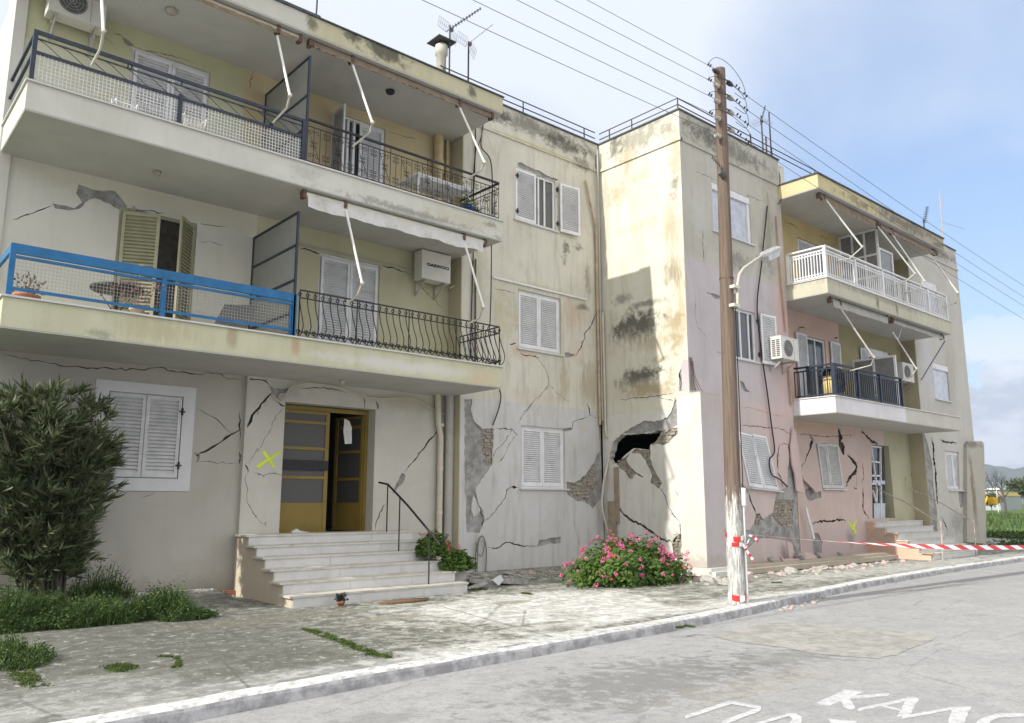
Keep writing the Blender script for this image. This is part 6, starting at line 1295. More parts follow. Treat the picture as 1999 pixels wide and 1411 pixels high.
# ------------------------------------------------------------------ plants
def leafmat(name, c1, c2, c3, rough=.55):
    if name in MATS: return MATS[name]
    mt, t, b = new_mat(name); g = t.nodes.new('ShaderNodeNewGeometry')
    f = NOISE(t, g.outputs['Position'], 7, 4, .6); c = MIX(t, MR(t, f, .35, .65), c1, c2); c = MIX(t, MR(t, g.outputs['Random Per Island'], .55, 1., 0, .8), c, c3)
    t.links.new(c, b.inputs['Base Color']); b.inputs['Roughness'].default_value = rough; b.inputs['Specular IOR Level'].default_value = .35
    tr = t.nodes.new('ShaderNodeBsdfTranslucent'); t.links.new(c, tr.inputs[0]); mx = t.nodes.new('ShaderNodeMixShader'); mx.inputs[0].default_value = .25
    o = [n for n in t.nodes if n.type == 'OUTPUT_MATERIAL'][0]; t.links.new(b.outputs[0], mx.inputs[1]); t.links.new(tr.outputs[0], mx.inputs[2]); t.links.new(mx.outputs[0], o.inputs[0])
    MATS[name] = mt; return mt
def leaf_(b, p, d, L, w, r, fold=.25):
    d = d.normalized(); s = d.cross(Vector((r.uniform(-1, 1), r.uniform(-1, 1), r.uniform(-1, 1)))).normalized(); n = s.cross(d)
    b.add([p, p+d*L*.35+s*w+n*w*fold, p+d*L+n*-.02, p+d*L*.35-s*w+n*w*fold, p+d*L*.5-n*w*.1], [[0, 1, 4], [1, 2, 4], [2, 3, 4], [3, 0, 4]])
OL = thing('oleander_shrub', (2.85, 12.75, 0), 'large dark oleander shrub with narrow leaves against the beige wall', 'shrub')
r = random.Random(5); st_ = MB(); lv = MB()
base = Vector((2.62, 12.75, .05))
for i in range(78):
    a = r.uniform(0, 6.283); rr = r.random()**.5; b0 = base+Vector((math.cos(a)*.32*rr, math.sin(a)*.25*rr, 0))
    H_ = r.uniform(2.1, 3.3)*(1-.14*rr); out_ = 1.02*rr*r.uniform(.7, 1.12)
    tip = Vector((base.x+math.cos(a)*out_*1.0-.15, base.y+math.sin(a)*out_*.75-.05, H_))
    pts = [b0.lerp(tip, t)+Vector((math.cos(a), math.sin(a), 0))*(-.22*rr*math.sin(math.pi*t))+Vector((r.uniform(-.03, .03), r.uniform(-.03, .03), 0)) for t in [0, .25, .5, .75, 1]]
    st_.tube(pts, .022, 5, False, .006)
    nb = 15
    for k in range(nb):
        t = r.uniform(.2, 1.) if k < nb-2 else 1.
        j = min(3, int(t*4)); q = pts[j].lerp(pts[j+1], t*4-j)
        bd = Vector((math.cos(a)+r.uniform(-.9, .9), math.sin(a)+r.uniform(-.9, .9), r.uniform(.1, 1.4))).normalized(); BLn = r.uniform(.15, .42); e = q+bd*BLn if k < nb-2 else q
        if k < nb-2: st_.tube([q, e], .006, 4, False, .003)
        for m_ in range(22):
            s_ = r.uniform(.25, 1.05); o = q.lerp(e, s_); ld = (bd*r.uniform(.4, 1.6)+Vector((r.uniform(-1, 1), r.uniform(-1, 1), r.uniform(-.5, 1.1)))*.8).normalized()
            leaf_(lv, o, ld, r.uniform(.13, .25), r.uniform(.011, .020), r)
st_.build('stem', simple('oleander_bark', (.085, .075, .06), .9, 0, .3, 12), OL)
lv.build('foliage', leafmat('oleander_leaf', (.045, .066, .028), (.10, .13, .058), (.21, .225, .13)), OL)
# low weeds at its foot: nobody could count them
def blades(name, label, regions, mat, seed, cat='weeds', leafy=.4, hmul=1.):
    r = random.Random(seed); b = MB()
    for (cx, cy, rx, ry, n, h) in regions:
        for i in range(n):
            a = r.uniform(0, 6.283); q = r.random()**.5; x = cx+math.cos(a)*rx*q; y = cy+math.sin(a)*ry*q; z = gh(x, y)
            hh = h*r.uniform(.3, 1.25)*(1.1-q*.6)*hmul*(.55+1.1*abs(mnoise.noise(Vector((x*2.1, y*2.1, seed))))*1.6); d = Vector((r.uniform(-.5, .5), r.uniform(-.5, .5), 1)).normalized()
            if r.random() < leafy:
                for k in range(3): leaf_(b, Vector((x+r.uniform(-.04, .04), y+r.uniform(-.04, .04), z+hh*r.uniform(.2, 1))), Vector((r.uniform(-1, 1), r.uniform(-1, 1), r.uniform(-.2, 1))), .03+.03*h*r.random(), .008+.010*h, r)
            s = Vector((d.y+.3, -d.x, 0)).normalized()*.005; p = Vector((x, y, z)); t = p+d*hh; m1 = p+d*hh*.6+Vector((0, 0, hh*.08))
            b.add([p-s, p+s, m1+s*.7, t+Vector((d.x, d.y, -.3))*hh*.25, m1-s*.7], [[0, 1, 2, 4], [4, 2, 3]])
    return tag(b.build(name, mat, None, (0, 0, 0)), label, cat, kind='stuff')
WEED = leafmat('weed_leaf', (.022, .055, .010), (.05, .10, .018), (.12, .17, .04))
def wreg(px, py, rx, ry, n, h): p = P(px, py, 2, 0); return (p.x, p.y, rx, ry, n, h)
blades('weeds', 'green weeds and long grass under the oleander', [wreg(30, 1225, .9, .55, 4200, .42), wreg(130, 1218, .75, .5, 3000, .42), wreg(215, 1212, .55, .42, 2200, .36), wreg(300, 1205, .42, .32, 2000, .50), wreg(365, 1208, .38, .22, 1100, .22), wreg(180, 1190, .6, .3, 800, .35), wreg(20, 1290, .35, .6, 1300, .22)], WEED, 3)
def moss(name, label, pts, w, mat, seed, dens=900, h=.035):
    r = random.Random(seed); b = MB(); pts = [P(x, y, 2, 0) for x, y in pts]
    for a, c in zip(pts, pts[1:]):
        L = (c-a).length
        for i in range(int(dens*L)):
            t = r.random(); p = a.lerp(c, t)+Vector((r.gauss(0, w*.5), r.gauss(0, w*.5), 0))
            if mnoise.noise(Vector((p.x*9, p.y*9, seed))) < r.uniform(-.35, .15): continue
            p.z = 0; p.z = gh(p.x, p.y)
            leaf_(b, p, Vector((r.uniform(-1, 1), r.uniform(-1, 1), r.uniform(.2, 1.2))), r.uniform(.3, 1.2)*h*.55, .007, r)
    return tag(b.build(name, mat, None, (0, 0, 0)), label, 'weeds', kind='stuff')
MOSS = leafmat('moss', (.04, .075, .012), (.075, .115, .022), (.11, .14, .03))
moss('grass_strip', 'strip of moss and grass running diagonally in the pavement joint', [(598, 1228), (640, 1243), (690, 1262), (730, 1278), (765, 1283)], .07, MOSS, 1, 2600)
moss('grass_tuft', 'square tuft of grass in the grey pavement slab', [(208, 1300), (235, 1310), (258, 1302), (222, 1296)], .06, MOSS, 2, 3500)
moss('grass_tuft', 'small ragged tuft right of the square one', [(310, 1282), (345, 1284), (350, 1300), (338, 1305)], .03, MOSS, 3, 1500)
moss('grass_tuft', 'grass growing down to the kerb at the lower left edge', [(0, 1270), (30, 1290), (48, 1320), (60, 1335), (75, 1340)], .09, MOSS, 4, 2600)
moss('grass_tuft', 'tuft of grass in the gutter at the broken kerb', [(1322, 1226), (1340, 1222), (1352, 1224)], .03, MOSS, 6, 2500)
moss('grass_tuft', 'small tuft alone on the white pavement', [(1020, 1159), (1036, 1161)], .03, MOSS, 7, 2500, .06)
moss('grass_tuft', 'weeds at the foot of the steps by the fallen planks', [(905, 1150), (925, 1152), (948, 1150)], .05, MOSS, 8, 3500, .08)
moss('grass_tuft', 'thin weeds in the slab joint behind the pole', [(1508, 1138), (1525, 1137)], .03, MOSS, 9, 1800)
# geraniums
GLF = leafmat('geranium_leaf', (.045, .095, .012), (.085, .16, .022), (.13, .21, .035)); PINK = leafmat('pink_petal', (.62, .07, .24), (.74, .14, .36), (.84, .34, .54)); ROSE = leafmat('coral_petal', (.70, .10, .09), (.75, .16, .14), (.8, .3, .28))
def mound(t, c, rx, ry, rz, nleaf, nflow, seed, fs=.055, lump=None, coral=.12):
    r = random.Random(seed); b = MB(); f = MB(); f2 = MB(); s = MB(); c = Vector(c)
    def surf():
        a = r.uniform(0, 6.283); zz = r.random()**.8; rad = math.sqrt(max(0, 1-zz*zz)); k = 1+.38*mnoise.noise(Vector((math.cos(a)*2.3, math.sin(a)*2.3, zz*2.3+seed)))
        return Vector((math.cos(a)*rad*rx*k, math.sin(a)*rad*ry*k, zz*rz*k)), k
    for i in range(nleaf):
        p, k = surf(); q = r.uniform(.62, 1.03); p = c+p*q; n = Vector((p.x-c.x, (p.y-c.y), (p.z-c.z)*1.2+.2)).normalized()
        n = (n+Vector((r.uniform(-.8, .8), r.uniform(-.8, .8), r.uniform(-.5, .9)))).normalized(); u = n.orthogonal().normalized(); v = n.cross(u); R = r.uniform(.022, .042)
        ring = [p+(u*math.cos(j*math.pi/3.5)+v*math.sin(j*math.pi/3.5))*R*(1 if j else .35)-n*R*.25*(j % 2) for j in range(7)]
        b.add([p+n*.004]+ring, [[0, j+1, (j+1) % 7+1] for j in range(7)])
    for i in range(60): p, k = surf(); s.tube([c+Vector((p.x*.15, p.y*.15, 0)), c+p*.9], .006, 4, False)
    for i in range(nflow):
        p, k = surf(); p = c+p*r.uniform(1.0, 1.13)+Vector((0, 0, r.uniform(0, .07))); F = f2 if r.random() < coral else f; R = fs*r.uniform(.6, 1.15)
        s.tube([c+(p-c)*.85, p], .003, 3, False)
        for j in range(16):
            d = Vector((r.gauss(0, 1), r.gauss(0, 1), r.gauss(0, .8))).normalized(); o = p+d*R*.8; leaf_(F, o-d*R*.3, d+Vector((r.uniform(-1, 1), r.uniform(-1, 1), r.uniform(-1, 1)))*.6, R*.75, R*.32, r)
    s.build('stem', simple('green_stem', (.10, .13, .04), .7), t); b.build('foliage', GLF, t); f.build('blossom', PINK, t)
    if f2.f: f2.build('blossom', ROSE, t)
g = thing('geranium_bush', (12.15, 10.75, 0), 'big mound of pink geraniums in front of the cracked wall below the hole', 'flowering bush')
mound(g, (12.45, 10.75, .0), 1.42, .88, .76, 8200, 125, 4, .046); 
r = random.Random(9)
g2 = thing('geranium_bush', (9.0, 12.0, .6), 'small sprawling coral geranium spilling over the planter beside the steps', 'flowering bush')
q1 = P(845, 1085, 1, 12.35); q2 = P(890, 1112, 1, 12.05)
mound(g2, q1, .34, .3, .42, 1300, 5, 8, .045, coral=.8); mound(g2, q2, .36, .28, .34, 1300, 7, 9, .045, coral=.8)
# ------------------------------------------------------------------ things on the balconies and steps
def plastic_table(x, y, z, sx, sy, h, label, mat=WHITE):
    t = thing('table', (x, y, z), label, 'table'); b = MB(); b.box(x-sx, x+sx, y-sy, y+sy, z+h-.03, z+h); b.box(x-sx+.02, x+sx-.02, y-sy+.02, y-sy+.03, z+h-.07, z+h-.03); b.build('tabletop', mat, t)
    for a in (-1, 1):
        for c in (-1, 1): b = MB(); b.tube([(x+a*(sx-.06), y+c*(sy-.06), z+h-.03), (x+a*(sx-.01), y+c*(sy-.01), z)], .025, 6, True, .018); b.build('leg', mat, t)
    return t
plastic_table(8.85, 12.55, 7.2, .65, .38, .60, 'white plastic table behind the iron scroll railing')
t = thing('table', (3.2, 12.6, 4.19), 'round dark iron table behind the blue railing mesh', 'table'); q = P(229, 562, 1, 12.45)
b = MB(); b.lathe((q.x, 12.45, q.z), [(.001, 0), (.36, 0), (.37, -.02), (.36, -.045), (.001, -.045)], 20); b.build('tabletop', simple('brown_black_iron', (.045, .038, .035), .6), t)
b = MB(); b.tube([(q.x, 12.45, 4.2), (q.x, 12.45, q.z)], .03, 6)
for a in range(3): b.tube([(q.x+.28*math.cos(a*2.1+.3), 12.45+.28*math.sin(a*2.1+.3), q.z-.03), (q.x+.05*math.cos(a*2.1), 12.45+.05*math.sin(a*2.1), q.z-.35), (q.x+.3*math.cos(a*2.1+.3), 12.45+.3*math.sin(a*2.1+.3), 4.2)], .012, 5)
b.build('leg', MATS['brown_black_iron'], t)
def chair(x, y, z, label, mat=WHITE, face=-1, s=1.):
    t = thing('chair', (x, y, z), label, 'chair'); b = MB(); b.box(x-.22*s, x+.22*s, y-.22*s, y+.22*s, z+.40*s, z+.43*s); b.build('seat', mat, t)
    b = MB()
    for i in range(6): u = -.2+.08*i; b.tube([(x+u*s, y+.2*s, z+.43*s), (x+u*s*1.05, y+.28*s, z+.80*s)], .010*s, 4)
    b.tube([(x-.22*s, y+.2*s, z+.43*s), (x-.24*s, y+.28*s, z+.80*s), (x+.24*s, y+.28*s, z+.80*s), (x+.22*s, y+.2*s, z+.43*s)], .018*s, 5); b.build('backrest', mat, t)
    for a in (-1, 1):
        for c in (-1, 1): b = MB(); b.tube([(x+a*.19*s, y+c*.19*s, z+.4*s), (x+a*.23*s, y+c*.23*s, z)], .015*s, 5); b.build('leg', mat, t)
    for a in (-1, 1):
        b = MB(); b.tube([(x+a*.22*s, y-.2*s, z+.42*s), (x+a*.25*s, y-.2*s, z+.62*s), (x+a*.25*s, y+.25*s, z+.64*s)], .014*s, 5); b.build('armrest', mat, t)
    return t
chair(3.05, 12.6, 7.2, 'white chair mostly hidden by the mesh in front of the top left shutters', s=.62); chair(4.05, 12.5, 7.2, 'cream chair low behind the navy railing, right of the middle post', CREAMM, s=.7)
def pot(x, y, z, r_, h, label, mat, plant=None, cat='plant pot', ph=.25):
    t = thing('plant_pot', (x, y, z), label, cat); b = MB(); b.lathe((x, y, z), [(.001, 0), (r_*.7, 0), (r_, h), (r_*1.08, h), (r_*1.08, h-.03), (r_*.98, h-.03), (r_*.9, h-.04), (.001, h-.04)], 14); b.build('pot', mat, t)
    if plant:
        rr = random.Random(int(x*77)); p_ = MB()
        for i in range(150): d = Vector((rr.uniform(-1, 1), rr.uniform(-1, 1), rr.uniform(.1, 1.6))).normalized(); o = Vector((x, y, z+h))+d*ph*rr.random(); leaf_(p_, o, d+Vector((rr.uniform(-.6, .6),)*3), .05, .015, rr)
        p_.build('foliage', plant, t)
    return t
TERR = simple('terracotta', (.42, .17, .09), .85, 0, .12, 9); BLP = simple('blue_plastic', (.02, .07, .32), .4)
pot(1.97, 12.25, 4.2, .16, .10, 'low terracotta bowl at the left end of the blue railing', TERR, leafmat('dry_leaf', (.10, .08, .05), (.15, .12, .08), (.2, .16, .1)), ph=.3)
pot(9.45, 12.2, 7.2, .12, .2, 'blue plant pot at the corner of the iron scroll railing', BLP, GLF, ph=.2)
pot(9.68, 12.28, 7.2, .10, .14, 'yellow plant pot beside the blue one', simple('yellow_plastic', (.5, .38, .05), .5), GLF, ph=.12)
pot(3.35, 12.15, 4.2, .10, .12, 'small pot with a pinkish dried plant before the dark table', simple('straw', (.5, .42, .28), .8), leafmat('pink_dry', (.22, .10, .09), (.3, .15, .12), (.35, .22, .18)), ph=.5)
pot(22.2, 10.1, 4.17, .14, .16, 'plant pot behind the far end of the navy railing', TERR, GLF, ph=.35); pot(21.6, 10.0, 4.17, .12, .12, 'plant pot with low greenery, left of its twin behind the navy railing', TERR, GLF, ph=.22)
pot(6.35, 11.25, .0, .06, .07, 'tiny pot with dark leaves on the ground by the lowest step', TERR, leafmat('dark_leaf', (.02, .03, .03), (.03, .05, .045), (.05, .07, .06)), ph=.10)
t = thing('cupboard_board', (4.6, 12.4, 4.2), 'grey board leaning inside the blue railing near the screen', 'board'); b = MB(); pts = [P(x, y, 1, 12.3) for x, y in ((419, 630), (482, 641), (503, 596), (438, 594))]; b.add(pts+[p+Vector((0, .03, 0)) for p in pts], [[0, 1, 2, 3], [7, 6, 5, 4], [0, 4, 5, 1], [1, 5, 6, 2], [2, 6, 7, 3], [3, 7, 4, 0]]); b.build('board', simple('dark_grey_board', (.13, .125, .12), .8), t)
t = thing('bin', (7.2, 12.3, 7.2), 'blue bin standing in the open top floor door', 'bin'); b = MB(); b.box(6.86, 7.12, YA-.25, YA-.05, 7.2, 7.75); b.build('bin_body', BLP, t)
t = thing('basket_chair', (19.55, 9.95, 4.16), 'dark rounded wicker chair with a sunlit yellow inside in the navy railing corner', 'chair')
b = MB(); c = Vector((19.6, 9.98, 4.17))
for k in range(26):
    a = 2*math.pi*k/26
    if not (2.6 < a < 3.7): b.tube([c+Vector((.20*math.cos(a), .20*math.sin(a), 0)), c+Vector((.33*math.cos(a), .30*math.sin(a), .35)), c+Vector((.30*math.cos(a), .28*math.sin(a), .62)), c+Vector((.12*math.cos(a), .1*math.sin(a), .84))], .022, 5, False)
for z, R in ((.02, .21), (.2, .29), (.35, .33), (.5, .325), (.65, .29), (.76, .2)): b.tube([c+Vector((R*math.cos(2*math.pi*k/26), R*.92*math.sin(2*math.pi*k/26), z)) for k in range(-10, 11)], .018, 5, False)
b.build('wicker_shell', BLACKI, t); b = MB(); b.lathe((c.x, c.y, c.z+.05), [(.001, 0), (.24, .02), (.27, .3), (.22, .52), (.2, .5), (.24, .28), (.001, .1)], 14); b.build('sunlit_wicker', simple('sunlit_wicker_colour', (.62, .50, .22), .8), t)  # yellow bowl for the inside wicker, sunlight put into its colour
# cloth in the doorway, mat, debris
t = thing('hanging_cloth', (7.9, YE+.3, 2.3), 'white cloth hanging in the dark entrance door', 'cloth'); b = MB(); q = [P(x, y, 1, YE+.30) for x, y in c6([(628, 330), (655, 345), (668, 380), (668, 468), (630, 470), (622, 400)])]; b.add(q, [list(range(6))]); b.build('cloth', simple('white_cloth', (.62, .60, .56), .9), t)
t = thing('doormat', (8.0, 10.98, 0), 'rust brown oval mat on the pavement before the steps', 'mat'); b = MB(); c = P(789, 1173, 2, .02); b.lathe((0, 0, 0), [(.001, .02), (.5, .02), (.5, 0)], 24)
b.v = [Vector((c.x+v.x*.92, c.y+v.y*.30, .012+v.z)) for v in b.v]; b.build('mat', simple('coir', (.17, .10, .055), 1, 0, .2, 30, .4), t)
def chunk(name, x, y, z, s, mat, label, seed, flat=.5, cat='rubble', group=None, rot=0):
    r = random.Random(seed); bm = bmesh.new(); bmesh.ops.create_icosphere(bm, subdivisions=2, radius=1)
    for v in bm.verts: k = 1+.35*mnoise.noise(v.co*1.6+Vector((seed*3.1, 0, 0))); v.co = Vector((round(v.co.x*k*2.4)/2.4*.5+v.co.x*k*.5, v.co.y*k, v.co.z*k))
    me = bpy.data.meshes.new(name)
    for v in bm.verts: v.co = Vector((v.co.x*s[0], v.co.y*s[1], v.co.z*s[2]))
    bm.to_mesh(me); bm.free(); me.materials.append(mat); o = bpy.data.objects.new(name, me); COL.objects.link(o); o.location = (x, y, z); o.rotation_euler = (r.uniform(-.2, .2), r.uniform(-.2, .2), rot or r.uniform(0, 6))
    return tag(o, label, cat, group)
def shard(name, px, ax, v, th, mat, label, cat='rubble', off=Vector((0, .04, 0))):
    q = [P(x, y, ax, v) for x, y in px]; n = len(q); b = MB(); dd_ = Vector((0, th, 0)) if ax == 1 else Vector((0, 0, th)); b.add(q+[p+dd_ for p in q], [list(range(n)), [n+i for i in range(n)][::-1]]+[[i, (i+1) % n, n+(i+1) % n, n+i] for i in range(n)])
    c = sum(q, Vector())/n; return tag(b.build(name, mat, None, c), label, cat)
tag(shard('brick', [(437, 1153), (465, 1152), (466, 1162), (438, 1163)], 1, 13.55, .1, simple('red_brick', (.36, .15, .09), .9, 0, .15, 9), 'single red brick at the foot of the beige wall', 'brick'))
shard('fallen_plank', [(917, 1130), (950, 1132), (952, 1137), (918, 1137)], 1, 11.9, .5, GREYW, 'pale plank lying level beside the planter', 'plank')
shard('fallen_plank', [(915, 1149), (948, 1136), (955, 1139), (920, 1152)], 1, 11.7, .12, GREYW, 'weathered plank lying askew beside the planter', 'plank')
shard('fallen_plank', [(985, 1127), (1030, 1134), (1031, 1141), (982, 1139)], 1, 11.8, .3, GREYW, 'grey broken plank lying right of the planter pile', 'plank')
shard('plaster_shard', [(962, 1133), (978, 1123), (984, 1132), (974, 1143)], 1, 11.75, .05, WHITEW, 'white plaster shard between the fallen planks')
shard('plaster_shard', g6([(712, 1150), (735, 1160), (772, 1230), (775, 1300), (735, 1300)]), 1, Y3-.18, .04, MATS['loose_pink_render'], 'pink slab of render leaning upright at the crushed corner')
shard('plaster_shard', g6([(870, 1300), (880, 1262), (930, 1258), (990, 1290), (1030, 1335), (960, 1338), (850, 1340)]), 1, Y3-.30, .06, MATS['loose_pink_render'], 'rounded pink slab fallen at the foot of the crushed corner')
shard('plaster_shard', g6([(655, 1300), (690, 1322), (760, 1312), (850, 1318), (860, 1345), (740, 1358), (680, 1350)]), 1, Y3-.34, .05, MATS['loose_pink_render'], 'long pale shard lying left of the rounded pink slab')
shard('plaster_shard', [(1452, 1128), (1468, 1116), (1471, 1118), (1466, 1130)], 1, 9.2, .10, MATS['loose_pink_render'], 'pink shard propped on the ground just right of the pole')
shard('plaster_shard', [(1652, 1130), (1672, 1123), (1678, 1130), (1665, 1133)], 1, 8.6, .2, WHITEW, 'pale flat shard alone near the kerb before the far steps')
shard('plaster_shard', [(572, 1036), (580, 1032), (586, 1036), (600, 1038), (612, 1041), (570, 1041)], 1, YE-.12, .06, WHITEW, 'white plaster crumbs on the top step by the door')
shard('plaster_shard', [(565, 1111), (578, 1108), (585, 1111), (572, 1113)], 1, 12.2, .08, WHITEW, 'white flake on a middle step')
r = random.Random(12)
rub = simple('rubble_plaster', (.36, .34, .31), .95, 0, .15, 20); protos = [chunk('rubble_piece', 13.6, 9.9, .02, (.045, .035, .02), rub, 'small pale crumbs of plaster scattered before the plinth', 1, group='crumbs scattered before the plinth'), chunk('rubble_piece', 16.9, 10.1, .02, (.07, .05, .022), rub, 'small pale crumbs of plaster scattered before the plinth', 2, group='crumbs scattered before the plinth'), chunk('rubble_piece', 19.2, 9.9, .02, (.035, .03, .02), simple('rubble_pink', (.42, .33, .30), .95), 'small pale crumbs of plaster scattered before the plinth', 3, group='crumbs scattered before the plinth')]
def scatter(protos, n, fx, label, group, smin=.5, smax=1.4):
    for i in range(n):
        c = protos[i % len(protos)].copy(); COL.objects.link(c); x, y = fx(); s = smin+(smax-smin)*r.random()**3; c.scale = (s, s*r.uniform(.7, 1.2), s*r.uniform(.7, 1.5)); c.location = (x, y, gh(x, y)+.006); c.rotation_euler = (r.uniform(-.4, .4), r.uniform(-.4, .4), r.uniform(0, 6)); c['label'] = label; c['group'] = group
scatter(protos, 150, lambda: (r.uniform(13.2, 22.5), 10.02-abs(r.gauss(0, .32))), 'small pale crumbs of plaster scattered before the plinth', 'crumbs scattered before the plinth', .3, 3.2)
scatter(protos, 36, lambda: (r.uniform(3.2, 5.6), 13.55-abs(r.gauss(0, .18))), 'small pale crumbs along the foot of the beige wall', 'crumbs along the beige wall', .3, 1.6)
scatter(protos, 60, lambda: (r.uniform(10.0, 13.8), 12.9-abs(r.gauss(0, .35))), 'small pale crumbs below the shuttered ground window', 'crumbs below the ground window', .3, 2.6)
def gut():
    x = r.uniform(11.4, 14.2); return x, kerb_y(x)-.08-abs(r.gauss(0, .12))
for i in range(16):
    c = protos[2 if i % 2 else 0].copy(); COL.objects.link(c); x, y = gut(); c.location = (x, y, -.105); s = r.uniform(.5, 1.3); c.scale = (s, s, s); c['label'] = 'small pinkish chips lying in the gutter right of the pole'; c['group'] = 'chips in the gutter'
for i, (px_, py_, sz, lb) in enumerate(((1560, 1090, .16, 'grey concrete lump at the crushed corner, nearest the upright pink slab'), (1598, 1086, .12, 'small concrete lump right of the rounded pink slab'), (1505, 1098, .10, 'concrete lump lying on the plinth below the leaning window'), (1640, 1088, .08, 'brownish lump on the plinth below the sprayed mark'))):
    p = P(px_, py_, 1, Y3-.28); chunk('concrete_lump', p.x, p.y, .24+sz*.2, (sz, sz*.8, sz*.55), CONC, lb, 20+i)
# ------------------------------------------------------------------ far right
t = thing('wall_stub', (31.7, 10.9, 0), 'tall stained concrete pillar leaning at the far corner of the pink block', 'pillar')
q = [P(1888, 1058, 1, 10.6), P(1926, 1062, 1, 10.6), P(1921, 866, 1, 10.6), P(1917, 861, 1, 10.6), P(1892, 861, 1, 10.6), P(1888, 868, 1, 10.6)]
b = MB(); n = 6; b.add(q+[p+Vector((.3, 1.6, 0)) for p in q], [list(range(n)), [n+i for i in range(n)][::-1]]+[[i, (i+1) % n, n+(i+1) % n, n+i] for i in range(n)])
b.build('pillar_body', plaster('pillar_concrete', (.43, .41, .35), grime=.3, blobs=[bl(1900, 960, 5, 100, (.2, .15, .09), .85, .9, True, 1, 10.6), bl(1900, 868, 20, 8, DKG, .7, .8, False, 1, 10.6)]), t)
def fartree(name, p, h, label, seed, leafy=0, spread=.5):
    t = thing(name, p, label, 'tree'); r = random.Random(seed); b = MB(); tips = []
    def br(o, d, L, rad, lev):
        e = o+d*L; b.tube([o, o.lerp(e, .5)+Vector((r.uniform(-.05, .05)*L,)*3), e], rad, 5 if lev < 2 else 3, False, rad*.55)
        if lev >= 5: tips.append(e); return
        for i in range(3 if lev else 5): br(o.lerp(e, r.uniform(.55, 1)), (d+Vector((r.uniform(-1, 1), r.uniform(-1, 1), r.uniform(-.3, .7)))*spread*1.5).normalized(), L*r.uniform(.55, .8), rad*.55, lev+1)
    br(Vector(p), Vector((0, 0, 1)), h*.28, h*.022, 0); b.build('trunk', simple('bare_bark', (.10, .08, .075), .9), t)
    if leafy:
        l = MB()
        for e in tips:
            for k in range(leafy): leaf_(l, e+Vector((r.gauss(0, .3), r.gauss(0, .3), r.gauss(0, .3))), Vector((r.uniform(-1, 1), r.uniform(-1, 1), r.uniform(-1, 1))), .3, .12, r)
        l.build('crown', leafmat('far_leaf', (.05, .08, .03), (.08, .11, .04), (.1, .12, .05)), t)
    return t
def at(x, y, ax, v): return P(x, y, ax, v)
p = P(1962, 984, 1, 42); fartree('bare_tree', (p.x, 42, 0), 9.5, 'bare grey brown tree in the field before the hills', 3)
p = P(1998, 984, 1, 36); fartree('tree', (p.x+1, 36, 0), 6.0, 'dull green tree at the right edge of the photo', 6, 7, .55)
p = P(1935, 984, 1, 50); fartree('bush', (p.x, 50, 0), 4.0, 'low olive bush behind the field next to the pillar', 8, 8, .7)['category'] = 'bush'
YLW = simple('signal_yellow', (.75, .38, .02), .6)
p = P(1945, 985, 1, 30); t = thing('canvas_tent', (p.x, 30, 0), 'slanted yellow canvas beside the white post in the field', 'tent')
b = MB(); q = [P(x, y, 1, 30) for x, y in ((1937, 970), (1949, 971), (1949, 985), (1944, 984))]; b.add(q+[a+Vector((0, .4, 0)) for a in q], [[0, 1, 2, 3], [4, 5, 6, 7], [0, 4, 5, 1], [1, 5, 6, 2], [3, 2, 6, 7], [0, 3, 7, 4]]); b.build('canvas', YLW, t)
t = thing('yellow_tripod', (P(1930, 985, 1, 30).x, 30, 0), 'small yellow trestle standing left of the slanted canvas', 'trestle'); b = MB(); b.tube([P(1926, 968, 1, 30), P(1936, 984, 1, 30)], .05, 5); b.tube([P(1927, 970, 1, 30), P(1922, 986, 1, 30)], .09, 5); b.tube([P(1928, 975, 1, 30), P(1932, 985, 1, 30)], .09, 5); b.build('trestle_leg', YLW, t)
t = thing('marker_post', (P(1949, 1005, 2, 0).x, P(1949, 1005, 2, 0).y, 0), 'thin white post standing in the green field', 'post'); v = P(1949, 1005, 2, 0).y; b = MB(); b.tube([P(1949.5, 1005, 1, v), P(1945, 951, 1, v)], .045, 6); b.build('post_shaft', WHITE, t)
q0 = P(1952, 984, 1, 62); t = thing('field_shed', (q0.x, 62, 0), 'long low white shed with a yellow band beyond the field', 'shed')
a, c = P(1953, 984, 1, 62), P(1994, 984, 1, 62); b = MB(); b.box(a.x, c.x, 62, 66, -.05, a.z+3.0); b.build('shed_wall', simple('shed_grey', (.35, .38, .38), .8), t); b = MB(); b.box(a.x-.5, c.x, 61.7, 66.3, 3.0+a.z, 3.0+a.z+.35); b.build('roof', WHITE, t); b = MB(); b.box(a.x, c.x-1, 61.85, 61.98, a.z+1.7, a.z+2.5); b.build('yellow_band', simple('pale_yellow', (.7, .55, .2), .7), t)
r = random.Random(2); b = MB()
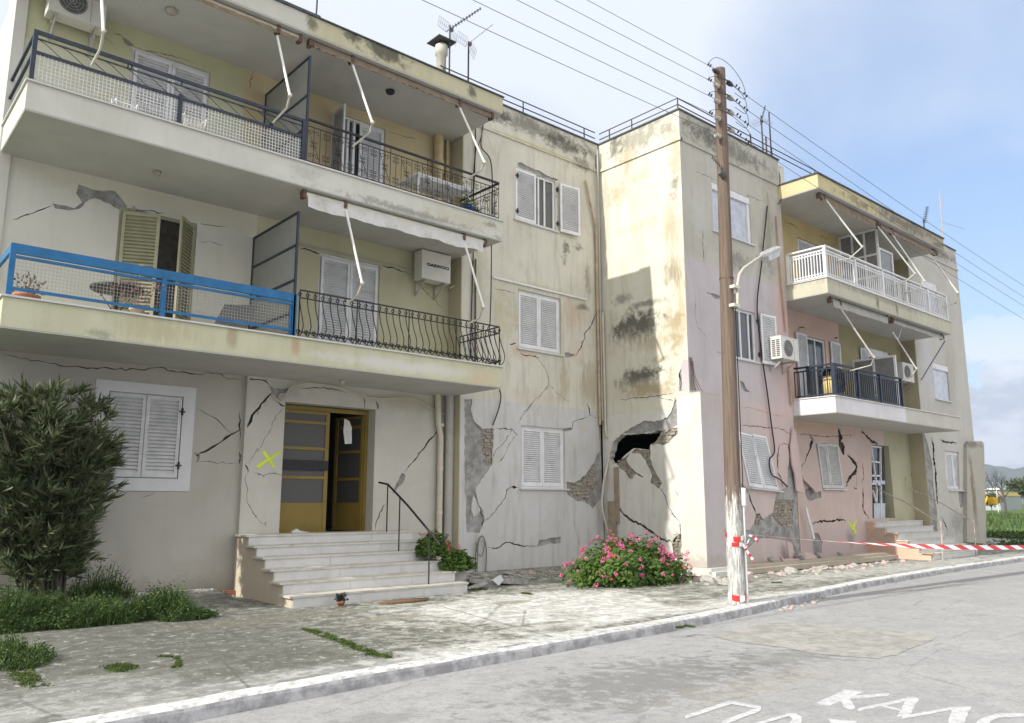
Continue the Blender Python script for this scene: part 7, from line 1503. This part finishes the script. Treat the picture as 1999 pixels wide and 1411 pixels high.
for i in range(9000):
    x = r.uniform(33, 120); y = r.uniform(15.2, 60)*(.4+x/90); 
    if y < 15.2: continue
    h_ = r.uniform(.1, .35)*(1+x/120); p = Vector((x, y, -.03)); b.add([p+Vector((-.04*h_*4, 0, 0)), p+Vector((.04*h_*4, 0, 0)), p+Vector((r.uniform(-.1, .1), 0, h_))], [[0, 1, 2]])
tag(b.build('field_grass', leafmat('field_leaf', (.05, .10, .015), (.09, .15, .03), (.22, .24, .04)), None, (0, 0, 0)), 'rough green grass growing over the field', 'grass', kind='stuff')

def strip(name, label, a, c, w, n, h, sz, mat, seed):
    r = random.Random(seed); b = MB()
    for i in range(n):
        q = r.random(); p = a.lerp(c, q)+Vector((r.gauss(0, w), r.gauss(0, w), h*r.random()*(.5+abs(mnoise.noise(Vector((q*9, seed, 0)))))))
        leaf_(b, p, Vector((r.uniform(-1, 1), r.uniform(-1, 1), r.uniform(-.2, 1))), sz, sz*.35, r)
    return tag(b.build(name, mat, None, (0, 0, 0)), label, 'plants', kind='stuff')
strip('verge_plants', 'dark green low plants along the gravel edge at the far right', P(1931, 1046, 2, 0), P(2040, 1052, 2, 0), .7, 4200, .24, .12, WEED, 4)
strip('verge_plants', 'patch of weeds by the kerb at the right edge of the photo', P(1985, 1070, 2, 0), P(2060, 1071, 2, 0), .4, 1500, .3, .10, WEED, 5)
# ------------------------------------------------------------------ air between here and the hills
hb = MB(); hb.box(-80, 5200, -3800, 4200, -4.5, 420)
hm = bpy.data.materials.new('haze_air'); hm.use_nodes = True; ht = hm.node_tree; ht.nodes.clear()
ho = ht.nodes.new('ShaderNodeOutputMaterial'); hv = ht.nodes.new('ShaderNodeVolumePrincipled'); hv.inputs['Color'].default_value = (.72, .82, 1, 1); hv.inputs['Density'].default_value = .00022; hv.inputs['Anisotropy'].default_value = .2
ht.links.new(hv.outputs[0], ho.inputs['Volume']); tag(hb.build('haze', hm, None, (0, 0, 0)), 'thin bluish air over the field and hills', 'haze', kind='stuff')
